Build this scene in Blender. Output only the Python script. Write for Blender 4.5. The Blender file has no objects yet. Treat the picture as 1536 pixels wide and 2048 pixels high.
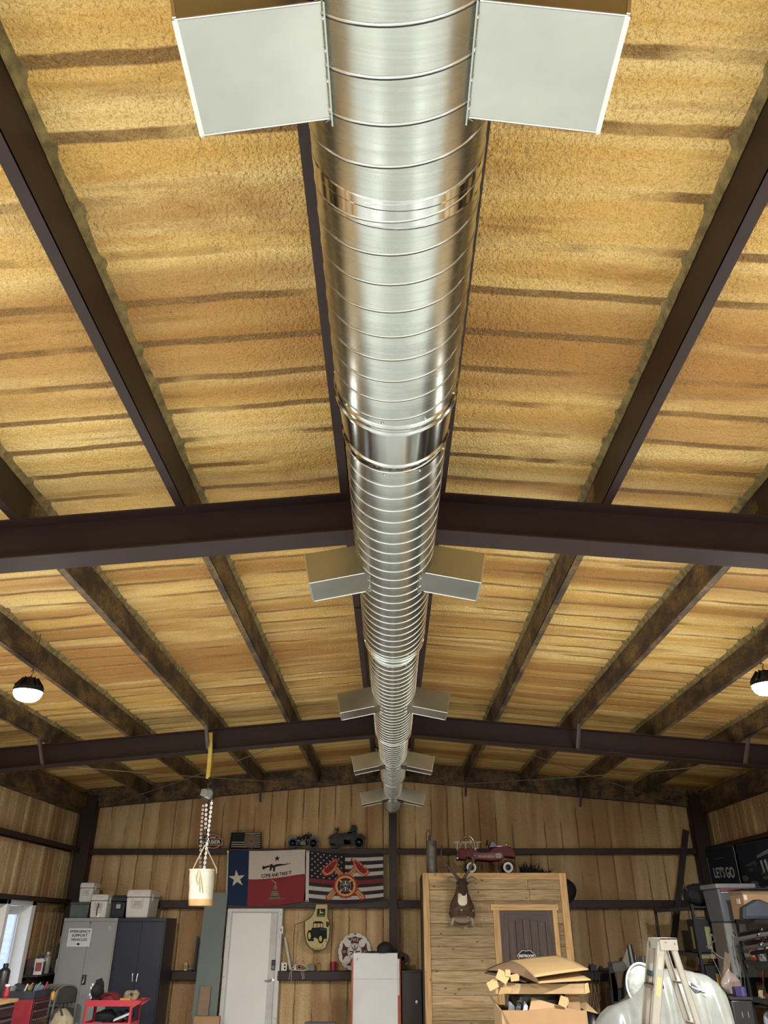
import bpy, bmesh, math, random
import numpy as np
from mathutils import Vector, Matrix, Euler, noise
from mathutils.geometry import tessellate_polygon

S = bpy.context.scene
COL = S.collection
R = random.Random(7)
PI = math.pi

# ------------------------------------------------------------------ camera, world, exposure
CAMLOC = Vector((-0.02, 0.0, 1.75))
PITCH, YAW, FPX = 28.35, 0.49, 1540.0
cam_d = bpy.data.cameras.new('camera')
cam = bpy.data.objects.new('camera', cam_d)
COL.objects.link(cam)
cam.location = CAMLOC
cam.rotation_euler = (math.radians(90 + PITCH), 0, math.radians(YAW))
cam_d.sensor_fit = 'VERTICAL'
cam_d.sensor_height = 24.0
cam_d.sensor_width = 18.0
cam_d.lens = 24.0 * FPX / 2048.0
cam_d.clip_start = 0.05
S.camera = cam

S.view_settings.view_transform = 'Standard'
S.view_settings.look = 'None'
S.view_settings.gamma = 1.0
S.view_settings.use_curve_mapping = False
S.view_settings.exposure = 0.50
LAMP_W = 340.0

w = bpy.data.worlds.new('sky'); S.world = w; w.use_nodes = True
bg = w.node_tree.nodes['Background']
bg.inputs['Color'].default_value = (0.62, 0.74, 1.0, 1)
bg.inputs['Strength'].default_value = 1.5

# ------------------------------------------------------------------ helpers
_rm = cam.rotation_euler.to_matrix()
def ray(px, py):
    return (_rm @ Vector(((px - 768) / FPX, (1024 - py) / FPX, -1.0)))
def PY(px, py, Y):
    d = ray(px, py); return CAMLOC + d * ((Y - CAMLOC.y) / d.y)
def PX(px, py, X):
    d = ray(px, py); return CAMLOC + d * ((X - CAMLOC.x) / d.x)
def PZ(px, py, Z):
    d = ray(px, py); return CAMLOC + d * ((Z - CAMLOC.z) / d.z)

def lin(c):
    if isinstance(c, str):
        c = c.lstrip('#'); c = [int(c[i:i+2], 16) / 255 for i in (0, 2, 4)]
    return tuple(((x / 12.92) if x <= 0.04045 else ((x + 0.055) / 1.055) ** 2.4) for x in c[:3])

def _nodes(name):
    m = bpy.data.materials.new(name); m.use_nodes = True
    nt = m.node_tree
    return m, nt, nt.nodes['Principled BSDF']

def mixrgb(nt, a, b, fac):
    n = nt.nodes.new('ShaderNodeMix'); n.data_type = 'RGBA'
    for sock, val in ((n.inputs[0], fac), (n.inputs[6], a), (n.inputs[7], b)):
        if hasattr(val, 'is_output'): nt.links.new(val, sock)
        elif sock is n.inputs[0]: sock.default_value = val
        else: sock.default_value = (*val, 1)
    return n.outputs[2]
def ramp(nt, src, a, b):
    n = nt.nodes.new('ShaderNodeMapRange'); n.inputs[1].default_value = a; n.inputs[2].default_value = b
    nt.links.new(src, n.inputs[0]); return n.outputs[0]
def math_n(nt, op, a, b=0.0):
    n = nt.nodes.new('ShaderNodeMath'); n.operation = op
    for i, v in enumerate((a, b)):
        if hasattr(v, 'is_output'): nt.links.new(v, n.inputs[i])
        else: n.inputs[i].default_value = v
    return n.outputs[0]
def coords(nt, scale=(1, 1, 1), rot=(0, 0, 0), kind='Object'):
    tc = nt.nodes.new('ShaderNodeTexCoord'); mp = nt.nodes.new('ShaderNodeMapping')
    mp.inputs['Scale'].default_value = scale; mp.inputs['Rotation'].default_value = rot
    nt.links.new(tc.outputs[kind], mp.inputs[0]); return mp.outputs[0]
def noise_n(nt, vec, scale, detail=3.0, rough=0.55):
    n = nt.nodes.new('ShaderNodeTexNoise'); n.inputs['Scale'].default_value = scale
    n.inputs['Detail'].default_value = detail; n.inputs['Roughness'].default_value = rough
    nt.links.new(vec, n.inputs['Vector']); return n.outputs[0]
def bump_n(nt, bsdf, h, strength=0.3, dist=0.01):
    b = nt.nodes.new('ShaderNodeBump'); b.inputs['Strength'].default_value = strength
    b.inputs['Distance'].default_value = dist
    nt.links.new(h, b.inputs['Height']); nt.links.new(b.outputs[0], bsdf.inputs['Normal'])

_MC = {}
def mat(col, rough=0.5, metal=0.0, var=0.12, scale=8.0, bump=0.0, stretch=(1, 1, 1), trans=0.0, alpha=1.0, name=None, spec=None):
    key = (str(col), rough, metal, var, scale, bump, stretch, trans, alpha)
    if key in _MC: return _MC[key]
    m, nt, b = _nodes(name or 'paint')
    c = lin(col)
    v = coords(nt, stretch)
    n = noise_n(nt, v, scale)
    f = ramp(nt, n, 0.3, 0.7)
    lo = tuple(x * (1 - var) for x in c); hi = tuple(min(1, x * (1 + var)) for x in c)
    nt.links.new(mixrgb(nt, lo, hi, f), b.inputs['Base Color'])
    b.inputs['Roughness'].default_value = rough; b.inputs['Metallic'].default_value = metal
    if spec is not None: b.inputs['Specular IOR Level'].default_value = spec
    if trans: b.inputs['Transmission Weight'].default_value = trans
    if alpha < 1: b.inputs['Alpha'].default_value = alpha
    if bump: bump_n(nt, b, noise_n(nt, v, scale * 4, 2), bump, 0.01)
    _MC[key] = m
    return m

def wood(col, dark, axis=0, scale=6.0, rough=0.65, knots=True, seed=0.0):
    key = ('wood', col, dark, axis, scale, knots, seed)
    if key in _MC: return _MC[key]
    m, nt, b = _nodes('wood')
    st = [9.0, 9.0, 9.0]; st[axis] = 0.6
    tc = nt.nodes.new('ShaderNodeTexCoord'); oi = nt.nodes.new('ShaderNodeObjectInfo')
    ad = nt.nodes.new('ShaderNodeVectorMath'); ad.operation = 'ADD'
    nt.links.new(tc.outputs['Object'], ad.inputs[0]); 
    sc = nt.nodes.new('ShaderNodeVectorMath'); sc.operation = 'SCALE'; sc.inputs[0].default_value = (7, 3, 5)
    nt.links.new(oi.outputs['Random'], sc.inputs['Scale']); nt.links.new(sc.outputs[0], ad.inputs[1])
    mp = nt.nodes.new('ShaderNodeMapping'); mp.inputs['Scale'].default_value = st
    nt.links.new(ad.outputs[0], mp.inputs[0])
    g = noise_n(nt, mp.outputs[0], scale, 5, 0.6)
    c1 = mixrgb(nt, lin(dark), lin(col), ramp(nt, g, 0.35, 0.6))
    # board to board tone
    hv = nt.nodes.new('ShaderNodeHueSaturation'); nt.links.new(c1, hv.inputs['Color'])
    nt.links.new(math_n(nt, 'ADD', math_n(nt, 'MULTIPLY', oi.outputs['Random'], 0.45), 0.78), hv.inputs['Value'])
    out = hv.outputs[0]
    if knots:
        kst = [7.0, 7.0, 7.0]; kst[axis] = 3.0
        mk = nt.nodes.new('ShaderNodeMapping'); mk.inputs['Scale'].default_value = kst
        nt.links.new(ad.outputs[0], mk.inputs[0])
        vo = nt.nodes.new('ShaderNodeTexVoronoi'); vo.inputs['Scale'].default_value = 1.3
        nt.links.new(mk.outputs[0], vo.inputs['Vector'])
        out = mixrgb(nt, tuple(x * 0.35 for x in lin(dark)), out, ramp(nt, vo.outputs['Distance'], 0.06, 0.12))
    nt.links.new(out, b.inputs['Base Color'])
    b.inputs['Roughness'].default_value = rough
    bump_n(nt, b, g, 0.15, 0.004)
    _MC[key] = m
    return m

def emis(col, strength):
    m, nt, b = _nodes('light'); b.inputs['Base Color'].default_value = (*lin(col), 1)
    b.inputs['Emission Color'].default_value = (*lin(col), 1); b.inputs['Emission Strength'].default_value = strength
    return m

_TM = {}
def thing(name, label, cat, loc=(0, 0, 0), rotz=0.0, group=None, kind=None):
    o = bpy.data.objects.new(name, None); COL.objects.link(o)
    o.empty_display_size = 0.1
    o.location = loc; o.rotation_euler = (0, 0, rotz)
    _TM[o.name] = Matrix.LocRotScale(Vector(loc), Euler((0, 0, rotz)), None)
    tag(o, label, cat, group, kind)
    return o
def tag(o, label=None, cat=None, group=None, kind=None):
    if label: o['label'] = label
    if cat: o['category'] = cat
    if group: o['group'] = group
    if kind: o['kind'] = kind
    return o
def copy_tree(o, parent=None):
    c = o.copy(); COL.objects.link(c)
    if parent is not None: c.parent = parent
    for ch in list(o.children): copy_tree(ch, c)
    return c

def frame_from(z, x=None):
    z = Vector(z).normalized()
    x = Vector(x) if x is not None else (Vector((1, 0, 0)) if abs(z.x) < 0.9 else Vector((0, 1, 0)))
    y = z.cross(x).normalized(); x = y.cross(z)
    return x, y, z

class MB:
    def __init__(s): s.v = []; s.f = []; s.mi = []; s.sm = []
    def add(s, vs, fs, mi=0, smooth=False):
        o = len(s.v); s.v += [Vector(p) for p in vs]
        for f in fs: s.f.append(tuple(i + o for i in f)); s.mi.append(mi)
        return s
    def box(s, c, size, rot=None, mi=0, taper=1.0):
        hx, hy, hz = (q / 2 for q in size); c = Vector(c); vs = []
        for dz in (-1, 1):
            k = taper if dz > 0 else 1.0
            for dx, dy in ((-1, -1), (1, -1), (1, 1), (-1, 1)):
                p = Vector((dx * hx * k, dy * hy * k, dz * hz))
                if rot is not None: p = rot @ p
                vs.append(c + p)
        return s.add(vs, [(3, 2, 1, 0), (4, 5, 6, 7), (0, 1, 5, 4), (1, 2, 6, 5), (2, 3, 7, 6), (3, 0, 4, 7)], mi)
    def bx(s, x0, x1, y0, y1, z0, z1, mi=0):
        return s.box(((x0 + x1) / 2, (y0 + y1) / 2, (z0 + z1) / 2), (abs(x1 - x0), abs(y1 - y0), abs(z1 - z0)), None, mi)
    def beam(s, p0, p1, wx, wy, up=(0, 0, 1), mi=0):
        p0, p1 = Vector(p0), Vector(p1); z = (p1 - p0)
        zz = z.normalized(); u = Vector(up)
        if abs(zz.dot(u)) > 0.98: u = Vector((0, 1, 0))
        x = u.cross(zz).normalized(); y = zz.cross(x)
        vs = [q + x * (a * wx / 2) + y * (b * wy / 2) for q in (p0, p1) for a, b in ((-1, -1), (1, -1), (1, 1), (-1, 1))]
        return s.add(vs, [(3, 2, 1, 0), (4, 5, 6, 7), (0, 1, 5, 4), (1, 2, 6, 5), (2, 3, 7, 6), (3, 0, 4, 7)], mi)
    def cyl(s, p0, p1, r0, r1=None, n=14, mi=0, cap=True):
        r1 = r0 if r1 is None else r1
        p0, p1 = Vector(p0), Vector(p1); x, y, z = frame_from(p1 - p0)
        vs = [q + (x * math.cos(2 * PI * i / n) + y * math.sin(2 * PI * i / n)) * r for q, r in ((p0, r0), (p1, r1)) for i in range(n)]
        fs = [(i, (i + 1) % n, n + (i + 1) % n, n + i) for i in range(n)]
        if cap: fs += [tuple(reversed(range(n))), tuple(range(n, 2 * n))]
        return s.add(vs, fs, mi)
    def tube(s, pts, r, n=6, closed=False, mi=0):
        pts = [Vector(p) for p in pts]; N = len(pts)
        rr = r if isinstance(r, (list, tuple)) else [r] * N
        vs = []; px = None
        for i, p in enumerate(pts):
            a = pts[(i - 1) % N] if (closed or i > 0) else p
            b = pts[(i + 1) % N] if (closed or i < N - 1) else p
            t = (b - a).normalized()
            if px is None: x, y, _ = frame_from(t)
            else:
                x = (px - t * px.dot(t))
                x = x.normalized() if x.length > 1e-6 else frame_from(t)[0]
                y = t.cross(x)
            px = x
            vs += [p + (x * math.cos(2 * PI * k / n) + y * math.sin(2 * PI * k / n)) * rr[i] for k in range(n)]
        fs = []
        for i in range(N if closed else N - 1):
            j = (i + 1) % N
            fs += [(i * n + k, i * n + (k + 1) % n, j * n + (k + 1) % n, j * n + k) for k in range(n)]
        if not closed: fs += [tuple(reversed(range(n))), tuple((N - 1) * n + k for k in range(n))]
        return s.add(vs, fs, mi)
    def lathe(s, prof, n=20, T=None, mi=0):
        T = T or Matrix(); vs = []; fs = []
        for r, z in prof:
            vs += [T @ Vector((r * math.cos(2 * PI * i / n), r * math.sin(2 * PI * i / n), z)) for i in range(n)]
        for k in range(len(prof) - 1):
            fs += [(k * n + i, k * n + (i + 1) % n, (k + 1) * n + (i + 1) % n, (k + 1) * n + i) for i in range(n)]
        if prof[0][0] > 1e-6: fs.append(tuple(reversed(range(n))))
        if prof[-1][0] > 1e-6: fs.append(tuple((len(prof) - 1) * n + i for i in range(n)))
        return s.add(vs, fs, mi)
    def prism(s, poly, h, T=None, mi=0):
        """2-D outline extruded from z=0 to z=h, placed by T"""
        T = T or Matrix(); n = len(poly)
        ar = sum(poly[i][0] * poly[(i + 1) % n][1] - poly[(i + 1) % n][0] * poly[i][1] for i in range(n))
        if ar < 0: poly = list(reversed(poly))
        vs = [T @ Vector((p[0], p[1], z)) for z in (0, h) for p in poly]
        tr = tessellate_polygon([[Vector((p[0], p[1], 0)) for p in poly]])
        fs = []
        for t in tr:
            a, b, c = t
            A, B_, C = (Vector(poly[i]) for i in t)
            if (B_ - A).cross(C - A) < 0: a, c = c, a
            fs.append((c, b, a)); fs.append((a + n, b + n, c + n))
        fs += [(i, (i + 1) % n, n + (i + 1) % n, n + i) for i in range(n)]
        return s.add(vs, fs, mi)
    def ball(s, c, r, n=14, m=9, rot=None, mi=0):
        c = Vector(c); rx, ry, rz = (r, r, r) if not isinstance(r, (list, tuple)) else r
        vs = []
        for j in range(1, m):
            t = PI * j / m
            for i in range(n):
                p = Vector((rx * math.sin(t) * math.cos(2 * PI * i / n), ry * math.sin(t) * math.sin(2 * PI * i / n), rz * math.cos(t)))
                vs.append(c + (rot @ p if rot is not None else p))
        top = Vector((0, 0, rz)); 
        vs.append(c + (rot @ top if rot is not None else top)); vs.append(c - (rot @ top if rot is not None else top))
        fs = []
        for j in range(m - 2):
            fs += [(j * n + i, (j + 1) * n + i, (j + 1) * n + (i + 1) % n, j * n + (i + 1) % n) for i in range(n)]
        T_, B_ = len(vs) - 2, len(vs) - 1
        fs += [(T_, i, (i + 1) % n) for i in range(n)]
        fs += [(B_, (m - 2) * n + (i + 1) % n, (m - 2) * n + i) for i in range(n)]
        return s.add(vs, fs, mi)
    def loft(s, rings, mi=0, cap=True):
        n = len(rings[0]); vs = [p for r in rings for p in r]; fs = []
        for k in range(len(rings) - 1):
            fs += [(k * n + i, k * n + (i + 1) % n, (k + 1) * n + (i + 1) % n, (k + 1) * n + i) for i in range(n)]
        if cap: fs += [tuple(reversed(range(n))), tuple((len(rings) - 1) * n + i for i in range(n))]
        return s.add(vs, fs, mi)
    def grid(s, nu, nv, fn, mi=0):
        vs = [fn(i / nu, j / nv) for j in range(nv + 1) for i in range(nu + 1)]
        fs = [(j * (nu + 1) + i, j * (nu + 1) + i + 1, (j + 1) * (nu + 1) + i + 1, (j + 1) * (nu + 1) + i) for j in range(nv) for i in range(nu)]
        return s.add(vs, fs, mi)
    def jitter(s, a, sc=3.0, seed=0.0):
        for i, p in enumerate(s.v):
            s.v[i] = p + noise.noise_vector(p * sc + Vector((seed, seed * .7, seed * .3))) * a
        return s
    def obj(s, name, m, parent=None, smooth=False, bevel=0.0, loc=None, world=False, seg=2, thick=0.0, sub=0, **props):
        me = bpy.data.meshes.new(name)
        if world and parent is not None:
            inv = _TM[parent.name].inverted(); vs = [inv @ p for p in s.v]
        elif loc is not None and world: vs = [p - Vector(loc) for p in s.v]
        else: vs = s.v
        me.from_pydata([tuple(p) for p in vs], [], s.f)
        ms = m if isinstance(m, (list, tuple)) else [m]
        for q in ms: me.materials.append(q)
        if len(ms) > 1: me.polygons.foreach_set('material_index', s.mi)
        me.update()
        if smooth:
            me.shade_smooth(); me.set_sharp_from_angle(angle=math.radians(smooth if not isinstance(smooth, bool) else 40))
        o = bpy.data.objects.new(name, me); COL.objects.link(o)
        if parent is not None:
            o.parent = parent
            if parent.name in _TM: _TM[o.name] = _TM[parent.name]
        if loc is not None:
            o.location = loc; _TM[o.name] = Matrix.Translation(Vector(loc))
        elif parent is None: _TM[o.name] = Matrix()
        if thick:
            md = o.modifiers.new('thickness', 'SOLIDIFY'); md.thickness = thick; md.offset = 0
        if sub:
            md = o.modifiers.new('smoothing', 'SUBSURF'); md.levels = sub; md.render_levels = sub
        if bevel:
            md = o.modifiers.new('bevel', 'BEVEL'); md.width = bevel; md.segments = seg; md.limit_method = 'ANGLE'; md.angle_limit = math.radians(40)
        for k, vv in props.items(): o[k] = vv
        return o

def TR(o, x=(1, 0, 0), y=(0, 0, 1)):
    """placement matrix: local x,y axes of a flat outline, origin o"""
    x = Vector(x).normalized(); y = Vector(y).normalized(); z = x.cross(y)
    return Matrix(((x.x, y.x, z.x, o[0]), (x.y, y.y, z.y, o[1]), (x.z, y.z, z.z, o[2]), (0, 0, 0, 1)))

# ---- flat print: a design drawn on a fine mesh as a colour attribute
_FONT_CACHE = {}
def glyphs(txt):
    if txt in _FONT_CACHE: return _FONT_CACHE[txt]
    cu = bpy.data.curves.new('lettering', 'FONT'); cu.body = txt; cu.size = 1.0; cu.resolution_u = 3
    ob = bpy.data.objects.new('lettering', cu); COL.objects.link(ob)
    dg = bpy.context.evaluated_depsgraph_get(); me = bpy.data.meshes.new_from_object(ob.evaluated_get(dg))
    me.calc_loop_triangles()
    V = [(q.co.x, q.co.y) for q in me.vertices]; T = [[V[i] for i in t.vertices] for t in me.loop_triangles]
    bpy.data.objects.remove(ob); bpy.data.curves.remove(cu); bpy.data.meshes.remove(me)
    xs = [p[0] for t in T for p in t]; ys = [p[1] for t in T for p in t]
    r = (T, min(xs), max(xs), min(ys), max(ys)); _FONT_CACHE[txt] = r
    return r
class Canvas:
    """design space: x 0..W right, y 0..H up"""
    def __init__(s, W, H, nx, ny, col):
        s.W, s.H, s.nx, s.ny = W, H, nx, ny
        gx, gy = np.meshgrid(np.linspace(0, W, nx + 1), np.linspace(0, H, ny + 1))
        s.gx, s.gy = gx, gy; s.px = np.zeros((ny + 1, nx + 1, 3)); s.px[:] = lin(col)
    def poly(s, pts, col):
        gx, gy = s.gx, s.gy; ins = np.zeros(gx.shape, bool); n = len(pts)
        for i in range(n):
            x0, y0 = pts[i]; x1, y1 = pts[(i + 1) % n]
            if y0 == y1: continue
            c = ((y0 > gy) != (y1 > gy)) & (gx < (x1 - x0) * (gy - y0) / (y1 - y0) + x0)
            ins ^= c
        s.px[ins] = lin(col); return ins
    def rect(s, x0, y0, x1, y1, col): s.px[(s.gx >= x0) & (s.gx <= x1) & (s.gy >= y0) & (s.gy <= y1)] = lin(col)
    def ell(s, cx, cy, rx, ry, col): s.px[((s.gx - cx) / rx) ** 2 + ((s.gy - cy) / ry) ** 2 <= 1] = lin(col)
    def ring(s, cx, cy, r0, r1, col):
        d = np.hypot(s.gx - cx, s.gy - cy); s.px[(d >= r0) & (d <= r1)] = lin(col)
    def line(s, pts, wd, col):
        for (x0, y0), (x1, y1) in zip(pts[:-1], pts[1:]):
            dx, dy = x1 - x0, y1 - y0; L = dx * dx + dy * dy + 1e-12
            t = np.clip(((s.gx - x0) * dx + (s.gy - y0) * dy) / L, 0, 1)
            s.px[np.hypot(s.gx - x0 - t * dx, s.gy - y0 - t * dy) <= wd / 2] = lin(col)
    def star(s, cx, cy, r, col, a0=90, k=0.382):
        s.poly([(cx + (r if i % 2 == 0 else r * k) * math.cos(math.radians(a0 + 36 * i)), cy + (r if i % 2 == 0 else r * k) * math.sin(math.radians(a0 + 36 * i))) for i in range(10)], col)
    def text(s, txt, cx, cy, wd, ht, col, rot=0.0, bold=0.045):
        if bold:
            for ox, oy in ((-1, 0), (1, 0), (0, 0), (0, 1), (0, -1)): s.text(txt, cx + ox * bold * ht, cy + oy * bold * ht, wd, ht, col, rot, 0)
            return
        T, x0, x1, y0, y1 = glyphs(txt); ca, sa = math.cos(rot), math.sin(rot)
        for t in T:
            q = []
            for x, y in t:
                a = ((x - x0) / (x1 - x0) - .5) * wd; b = ((y - y0) / (y1 - y0) - .5) * ht
                q.append((cx + a * ca - b * sa, cy + a * sa + b * ca))
            s.poly(q, col)
    def obj(s, name, fn, parent=None, rough=0.8, world=True, mask=None, fuzz=0.1, metal=0.0, **kw):
        """fn(x,y)->3-D point"""
        b = MB(); nx = s.nx + 1
        vs = [Vector(fn(s.gx[j, i], s.gy[j, i])) for j in range(s.ny + 1) for i in range(nx)]
        fs = []
        for j in range(s.ny):
            for i in range(s.nx):
                if mask is None or mask((s.gx[j, i] + s.gx[j, i + 1]) / 2, (s.gy[j, i] + s.gy[j + 1, i]) / 2):
                    fs.append((j * nx + i, j * nx + i + 1, (j + 1) * nx + i + 1, (j + 1) * nx + i))
        b.add(vs, fs)
        m = print_mat(rough, fuzz, metal)
        o = b.obj(name, m, parent, smooth=True, world=world, **kw)
        at = o.data.attributes.new('ink', 'FLOAT_COLOR', 'POINT')
        c = np.ones((len(vs), 4), np.float32); c[:, :3] = s.px.reshape(-1, 3)
        at.data.foreach_set('color', c.ravel())
        return o
def print_mat(rough, fuzz, metal=0.0):
    key = ('print', rough, fuzz, metal)
    if key in _MC: return _MC[key]
    m, nt, b = _nodes('printed')
    a = nt.nodes.new('ShaderNodeAttribute'); a.attribute_name = 'ink'
    n = noise_n(nt, coords(nt), 30, 2)
    hv = nt.nodes.new('ShaderNodeHueSaturation'); nt.links.new(a.outputs['Color'], hv.inputs['Color'])
    nt.links.new(math_n(nt, 'ADD', math_n(nt, 'MULTIPLY', n, fuzz * 2), 1 - fuzz), hv.inputs['Value'])
    nt.links.new(hv.outputs[0], b.inputs['Base Color']); b.inputs['Roughness'].default_value = rough
    b.inputs['Metallic'].default_value = metal; b.inputs['Specular IOR Level'].default_value = 0.2
    _MC[key] = m
    return m
# ------------------------------------------------------------------ structure: dimensions in metres
XW, YB, YF = 5.95, 15.62, -7.5            # wall faces: sides, back, front (behind the camera)
SL = 0.088                                # roof slope
RIDGE = 4.60                              # foam face under the ridge
RAFT_BOT, RAFT_TOP = 4.05, 4.335          # bottom and top of rafters at the ridge line
PERIOD = 0.305
def zroof(x, ridge=RIDGE): return ridge - SL * abs(x)

def foam_mat(name, axis_y=True, dark=1.0):
    """sprayed ochre insulation foam; stripes run across axis (Y for the roof, X/Y for walls, vertical)"""
    m, nt, b = _nodes(name)
    if axis_y == 'roof': st = (0.35, 5.0, 1.0); rib = 1
    elif axis_y == 'back': st = (5.0, 1.0, 0.35); rib = 0
    else: st = (1.0, 5.0, 0.35); rib = 1
    v1 = coords(nt, st); v0 = coords(nt)
    streak = noise_n(nt, v1, 1.1, 4, 0.6)
    fine = noise_n(nt, v0, 60, 2, 0.6); grain = noise_n(nt, v0, 95, 2, 0.6)
    blot = noise_n(nt, v0, 1.1, 3)
    patch = noise_n(nt, v1, 0.35, 2)
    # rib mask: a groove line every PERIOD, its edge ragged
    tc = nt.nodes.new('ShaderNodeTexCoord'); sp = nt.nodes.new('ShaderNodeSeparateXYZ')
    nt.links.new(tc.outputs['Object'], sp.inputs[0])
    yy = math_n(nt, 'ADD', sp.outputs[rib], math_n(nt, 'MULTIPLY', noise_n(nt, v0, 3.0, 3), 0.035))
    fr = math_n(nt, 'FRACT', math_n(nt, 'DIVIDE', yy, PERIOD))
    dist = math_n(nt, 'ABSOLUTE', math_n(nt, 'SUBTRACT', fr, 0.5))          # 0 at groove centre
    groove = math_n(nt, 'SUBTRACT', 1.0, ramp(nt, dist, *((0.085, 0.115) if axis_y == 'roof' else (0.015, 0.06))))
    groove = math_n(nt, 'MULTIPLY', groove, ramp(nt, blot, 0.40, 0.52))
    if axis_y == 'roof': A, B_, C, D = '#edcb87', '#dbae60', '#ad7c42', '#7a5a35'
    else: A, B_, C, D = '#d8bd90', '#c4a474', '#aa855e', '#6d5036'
    c = mixrgb(nt, lin(B_), lin(A), ramp(nt, streak, 0.40, 0.60))
    c = mixrgb(nt, lin(C), c, ramp(nt, patch, 0.38, 0.52))
    if axis_y == 'roof': c = mixrgb(nt, c, lin('#8d5f30'), math_n(nt, 'MULTIPLY', ramp(nt, noise_n(nt, coords(nt, (0.28, 3.2, 1.0)), 2.3, 4, 0.6), 0.56, 0.68), 0.6))
    c = mixrgb(nt, c, lin(D), math_n(nt, 'MULTIPLY', groove, 0.92))  # darker groove bands: foam's own skin tone and recess shade painted together
    c = mixrgb(nt, tuple(x * 0.62 for x in lin(B_)), c, math_n(nt, 'ADD', 0.35, math_n(nt, 'MULTIPLY', ramp(nt, grain, 0.32, 0.52), 0.65)))
    c = mixrgb(nt, c, lin(C), math_n(nt, 'MULTIPLY', ramp(nt, noise_n(nt, coords(nt, (0.8, 2.0, 1.0)), 1.6, 5, 0.65), 0.56, 0.74), 0.75))
    nt.links.new(c, b.inputs['Base Color'])
    b.inputs['Roughness'].default_value = 0.6
    b.inputs['Specular IOR Level'].default_value = 0.3
    h = math_n(nt, 'ADD', fine, math_n(nt, 'MULTIPLY', noise_n(nt, v0, 28, 2), 0.8))
    bump_n(nt, b, h, 1.0, 0.022)
    return m
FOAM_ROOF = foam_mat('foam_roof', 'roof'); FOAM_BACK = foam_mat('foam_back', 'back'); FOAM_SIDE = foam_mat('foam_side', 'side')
STEEL = mat('#2d1f1d', 0.5, 0, 0.10, 5, 0.03, name='painted_steel', spec=.3)
STEELF = mat('#4b3a3a', 0.5, 0, 0.08, 5, name='painted_steel')
def overspray():
    m, nt, b = _nodes('oversprayed_steel')
    v = coords(nt, (1, 0.5, 1)); n1 = noise_n(nt, v, 4.0, 5, 0.7); n2 = noise_n(nt, coords(nt), 40, 3)
    c = mixrgb(nt, lin('#33271f'), lin('#7d6238'), ramp(nt, n1, 0.42, 0.66))
    c = mixrgb(nt, tuple(x * .6 for x in lin('#33271f')), c, ramp(nt, n2, 0.3, 0.5))
    nt.links.new(c, b.inputs['Base Color']); b.inputs['Roughness'].default_value = 0.7
    bump_n(nt, b, n2, 0.4, 0.006); return m
OVER = overspray()
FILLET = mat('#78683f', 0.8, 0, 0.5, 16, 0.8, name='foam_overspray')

def smooth01(t): t = max(0.0, min(1.0, t)); return t * t * (3 - 2 * t)
def groove_h(y):
    f = abs(((y / PERIOD) % 1.0) - 0.5) * PERIOD
    return 1.0 - smooth01((f - 0.018) / 0.022)

# ceiling (two slopes of foam, ribbed every PERIOD)
def ceil_fn(sgn):
    def fn(u, v):
        x = sgn * (XW + .06) * u; y = YF + (YB - YF + .06) * v
        n = noise.noise(Vector((x * 1.7, y * 2.2, 3))) * 0.010 + noise.noise(Vector((x * 6, y * 7, 9))) * 0.004
        g = groove_h(y + 0.02 * noise.noise(Vector((x * .8, y * .3, 1)))) * 0.009
        return Vector((x, y, zroof(x) + n + g))
    return fn
cb = MB(); cb.grid(60, 1100, ceil_fn(-1)); cb.grid(60, 1100, ceil_fn(1))
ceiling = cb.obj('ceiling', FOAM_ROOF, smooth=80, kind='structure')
rf = MB()   # outer roof sheet so the shell is closed
for sgn in (-1, 1):
    rf.add([(0, YF - .1, RIDGE + .18), (sgn * (XW + .2), YF - .1, zroof(XW) + .15), (sgn * (XW + .2), YB + .2, zroof(XW) + .15), (0, YB + .2, RIDGE + .18)], [(0, 1, 2, 3)])
rf.obj('roof_sheet', mat('#8d8f8f', 0.4, 0.6), ceiling)

# walls
def side_wall(sgn, name):
    def fn(u, v):
        y = YF - .08 + (YB - YF + .16) * u; z = v * (zroof(XW) + 0.06)
        g = -groove_h(y) * 0.02 + noise.noise(Vector((y * 2, z, 5 + sgn))) * 0.01
        return Vector((sgn * (XW - g * 1.0), y, z))
    b = MB()
    if sgn < 0:
        # left wall with a doorway opening y in DY
        full = MB(); full.grid(900, 24, fn)
        for f in full.f:
            c = sum((full.v[i] for i in f), Vector()) / 4
            if DOORL[0] < c.y < DOORL[1] and c.z < DOORL[2]: continue
            b.f.append(f); b.mi.append(0)
        b.v = full.v
    else: b.grid(900, 24, fn)
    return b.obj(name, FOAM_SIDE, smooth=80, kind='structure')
DOORL = (13.05, 13.98, 2.12)
wall_left = side_wall(-1, 'wall_left'); wall_right = side_wall(1, 'wall_right')
def back_fn(u, v):
    x = -XW - .08 + 2 * (XW + .08) * u; z = v * (zroof(x) + 0.05)
    f = groove_h(x) * 0.022 + noise.noise(Vector((x * 2, z, 15))) * 0.01
    return Vector((x, YB + f, z))
bw = MB(); bw.grid(480, 30, back_fn)
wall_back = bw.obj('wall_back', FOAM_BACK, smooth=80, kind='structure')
fw = MB(); fw.add([(-XW, YF, 0), (XW, YF, 0), (XW, YF, zroof(XW)), (0, YF, RIDGE), (-XW, YF, zroof(XW))], [(0, 1, 2, 3, 4)])
wall_front = fw.obj('wall_front', FOAM_BACK, kind='structure')
# big white overhead door behind the camera (what the metal mirrors)
dr = thing('door_3', None, None, (0, YF + 0.06, 0), kind='structure')
for k in range(6):
    b = MB(); b.bx(-2.1, 2.1, -0.03, 0.03, k * 0.56 + 0.005, k * 0.56 + 0.555); b.obj('panel', mat('#d8d8d4', 0.5), dr, bevel=0.01)

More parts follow.
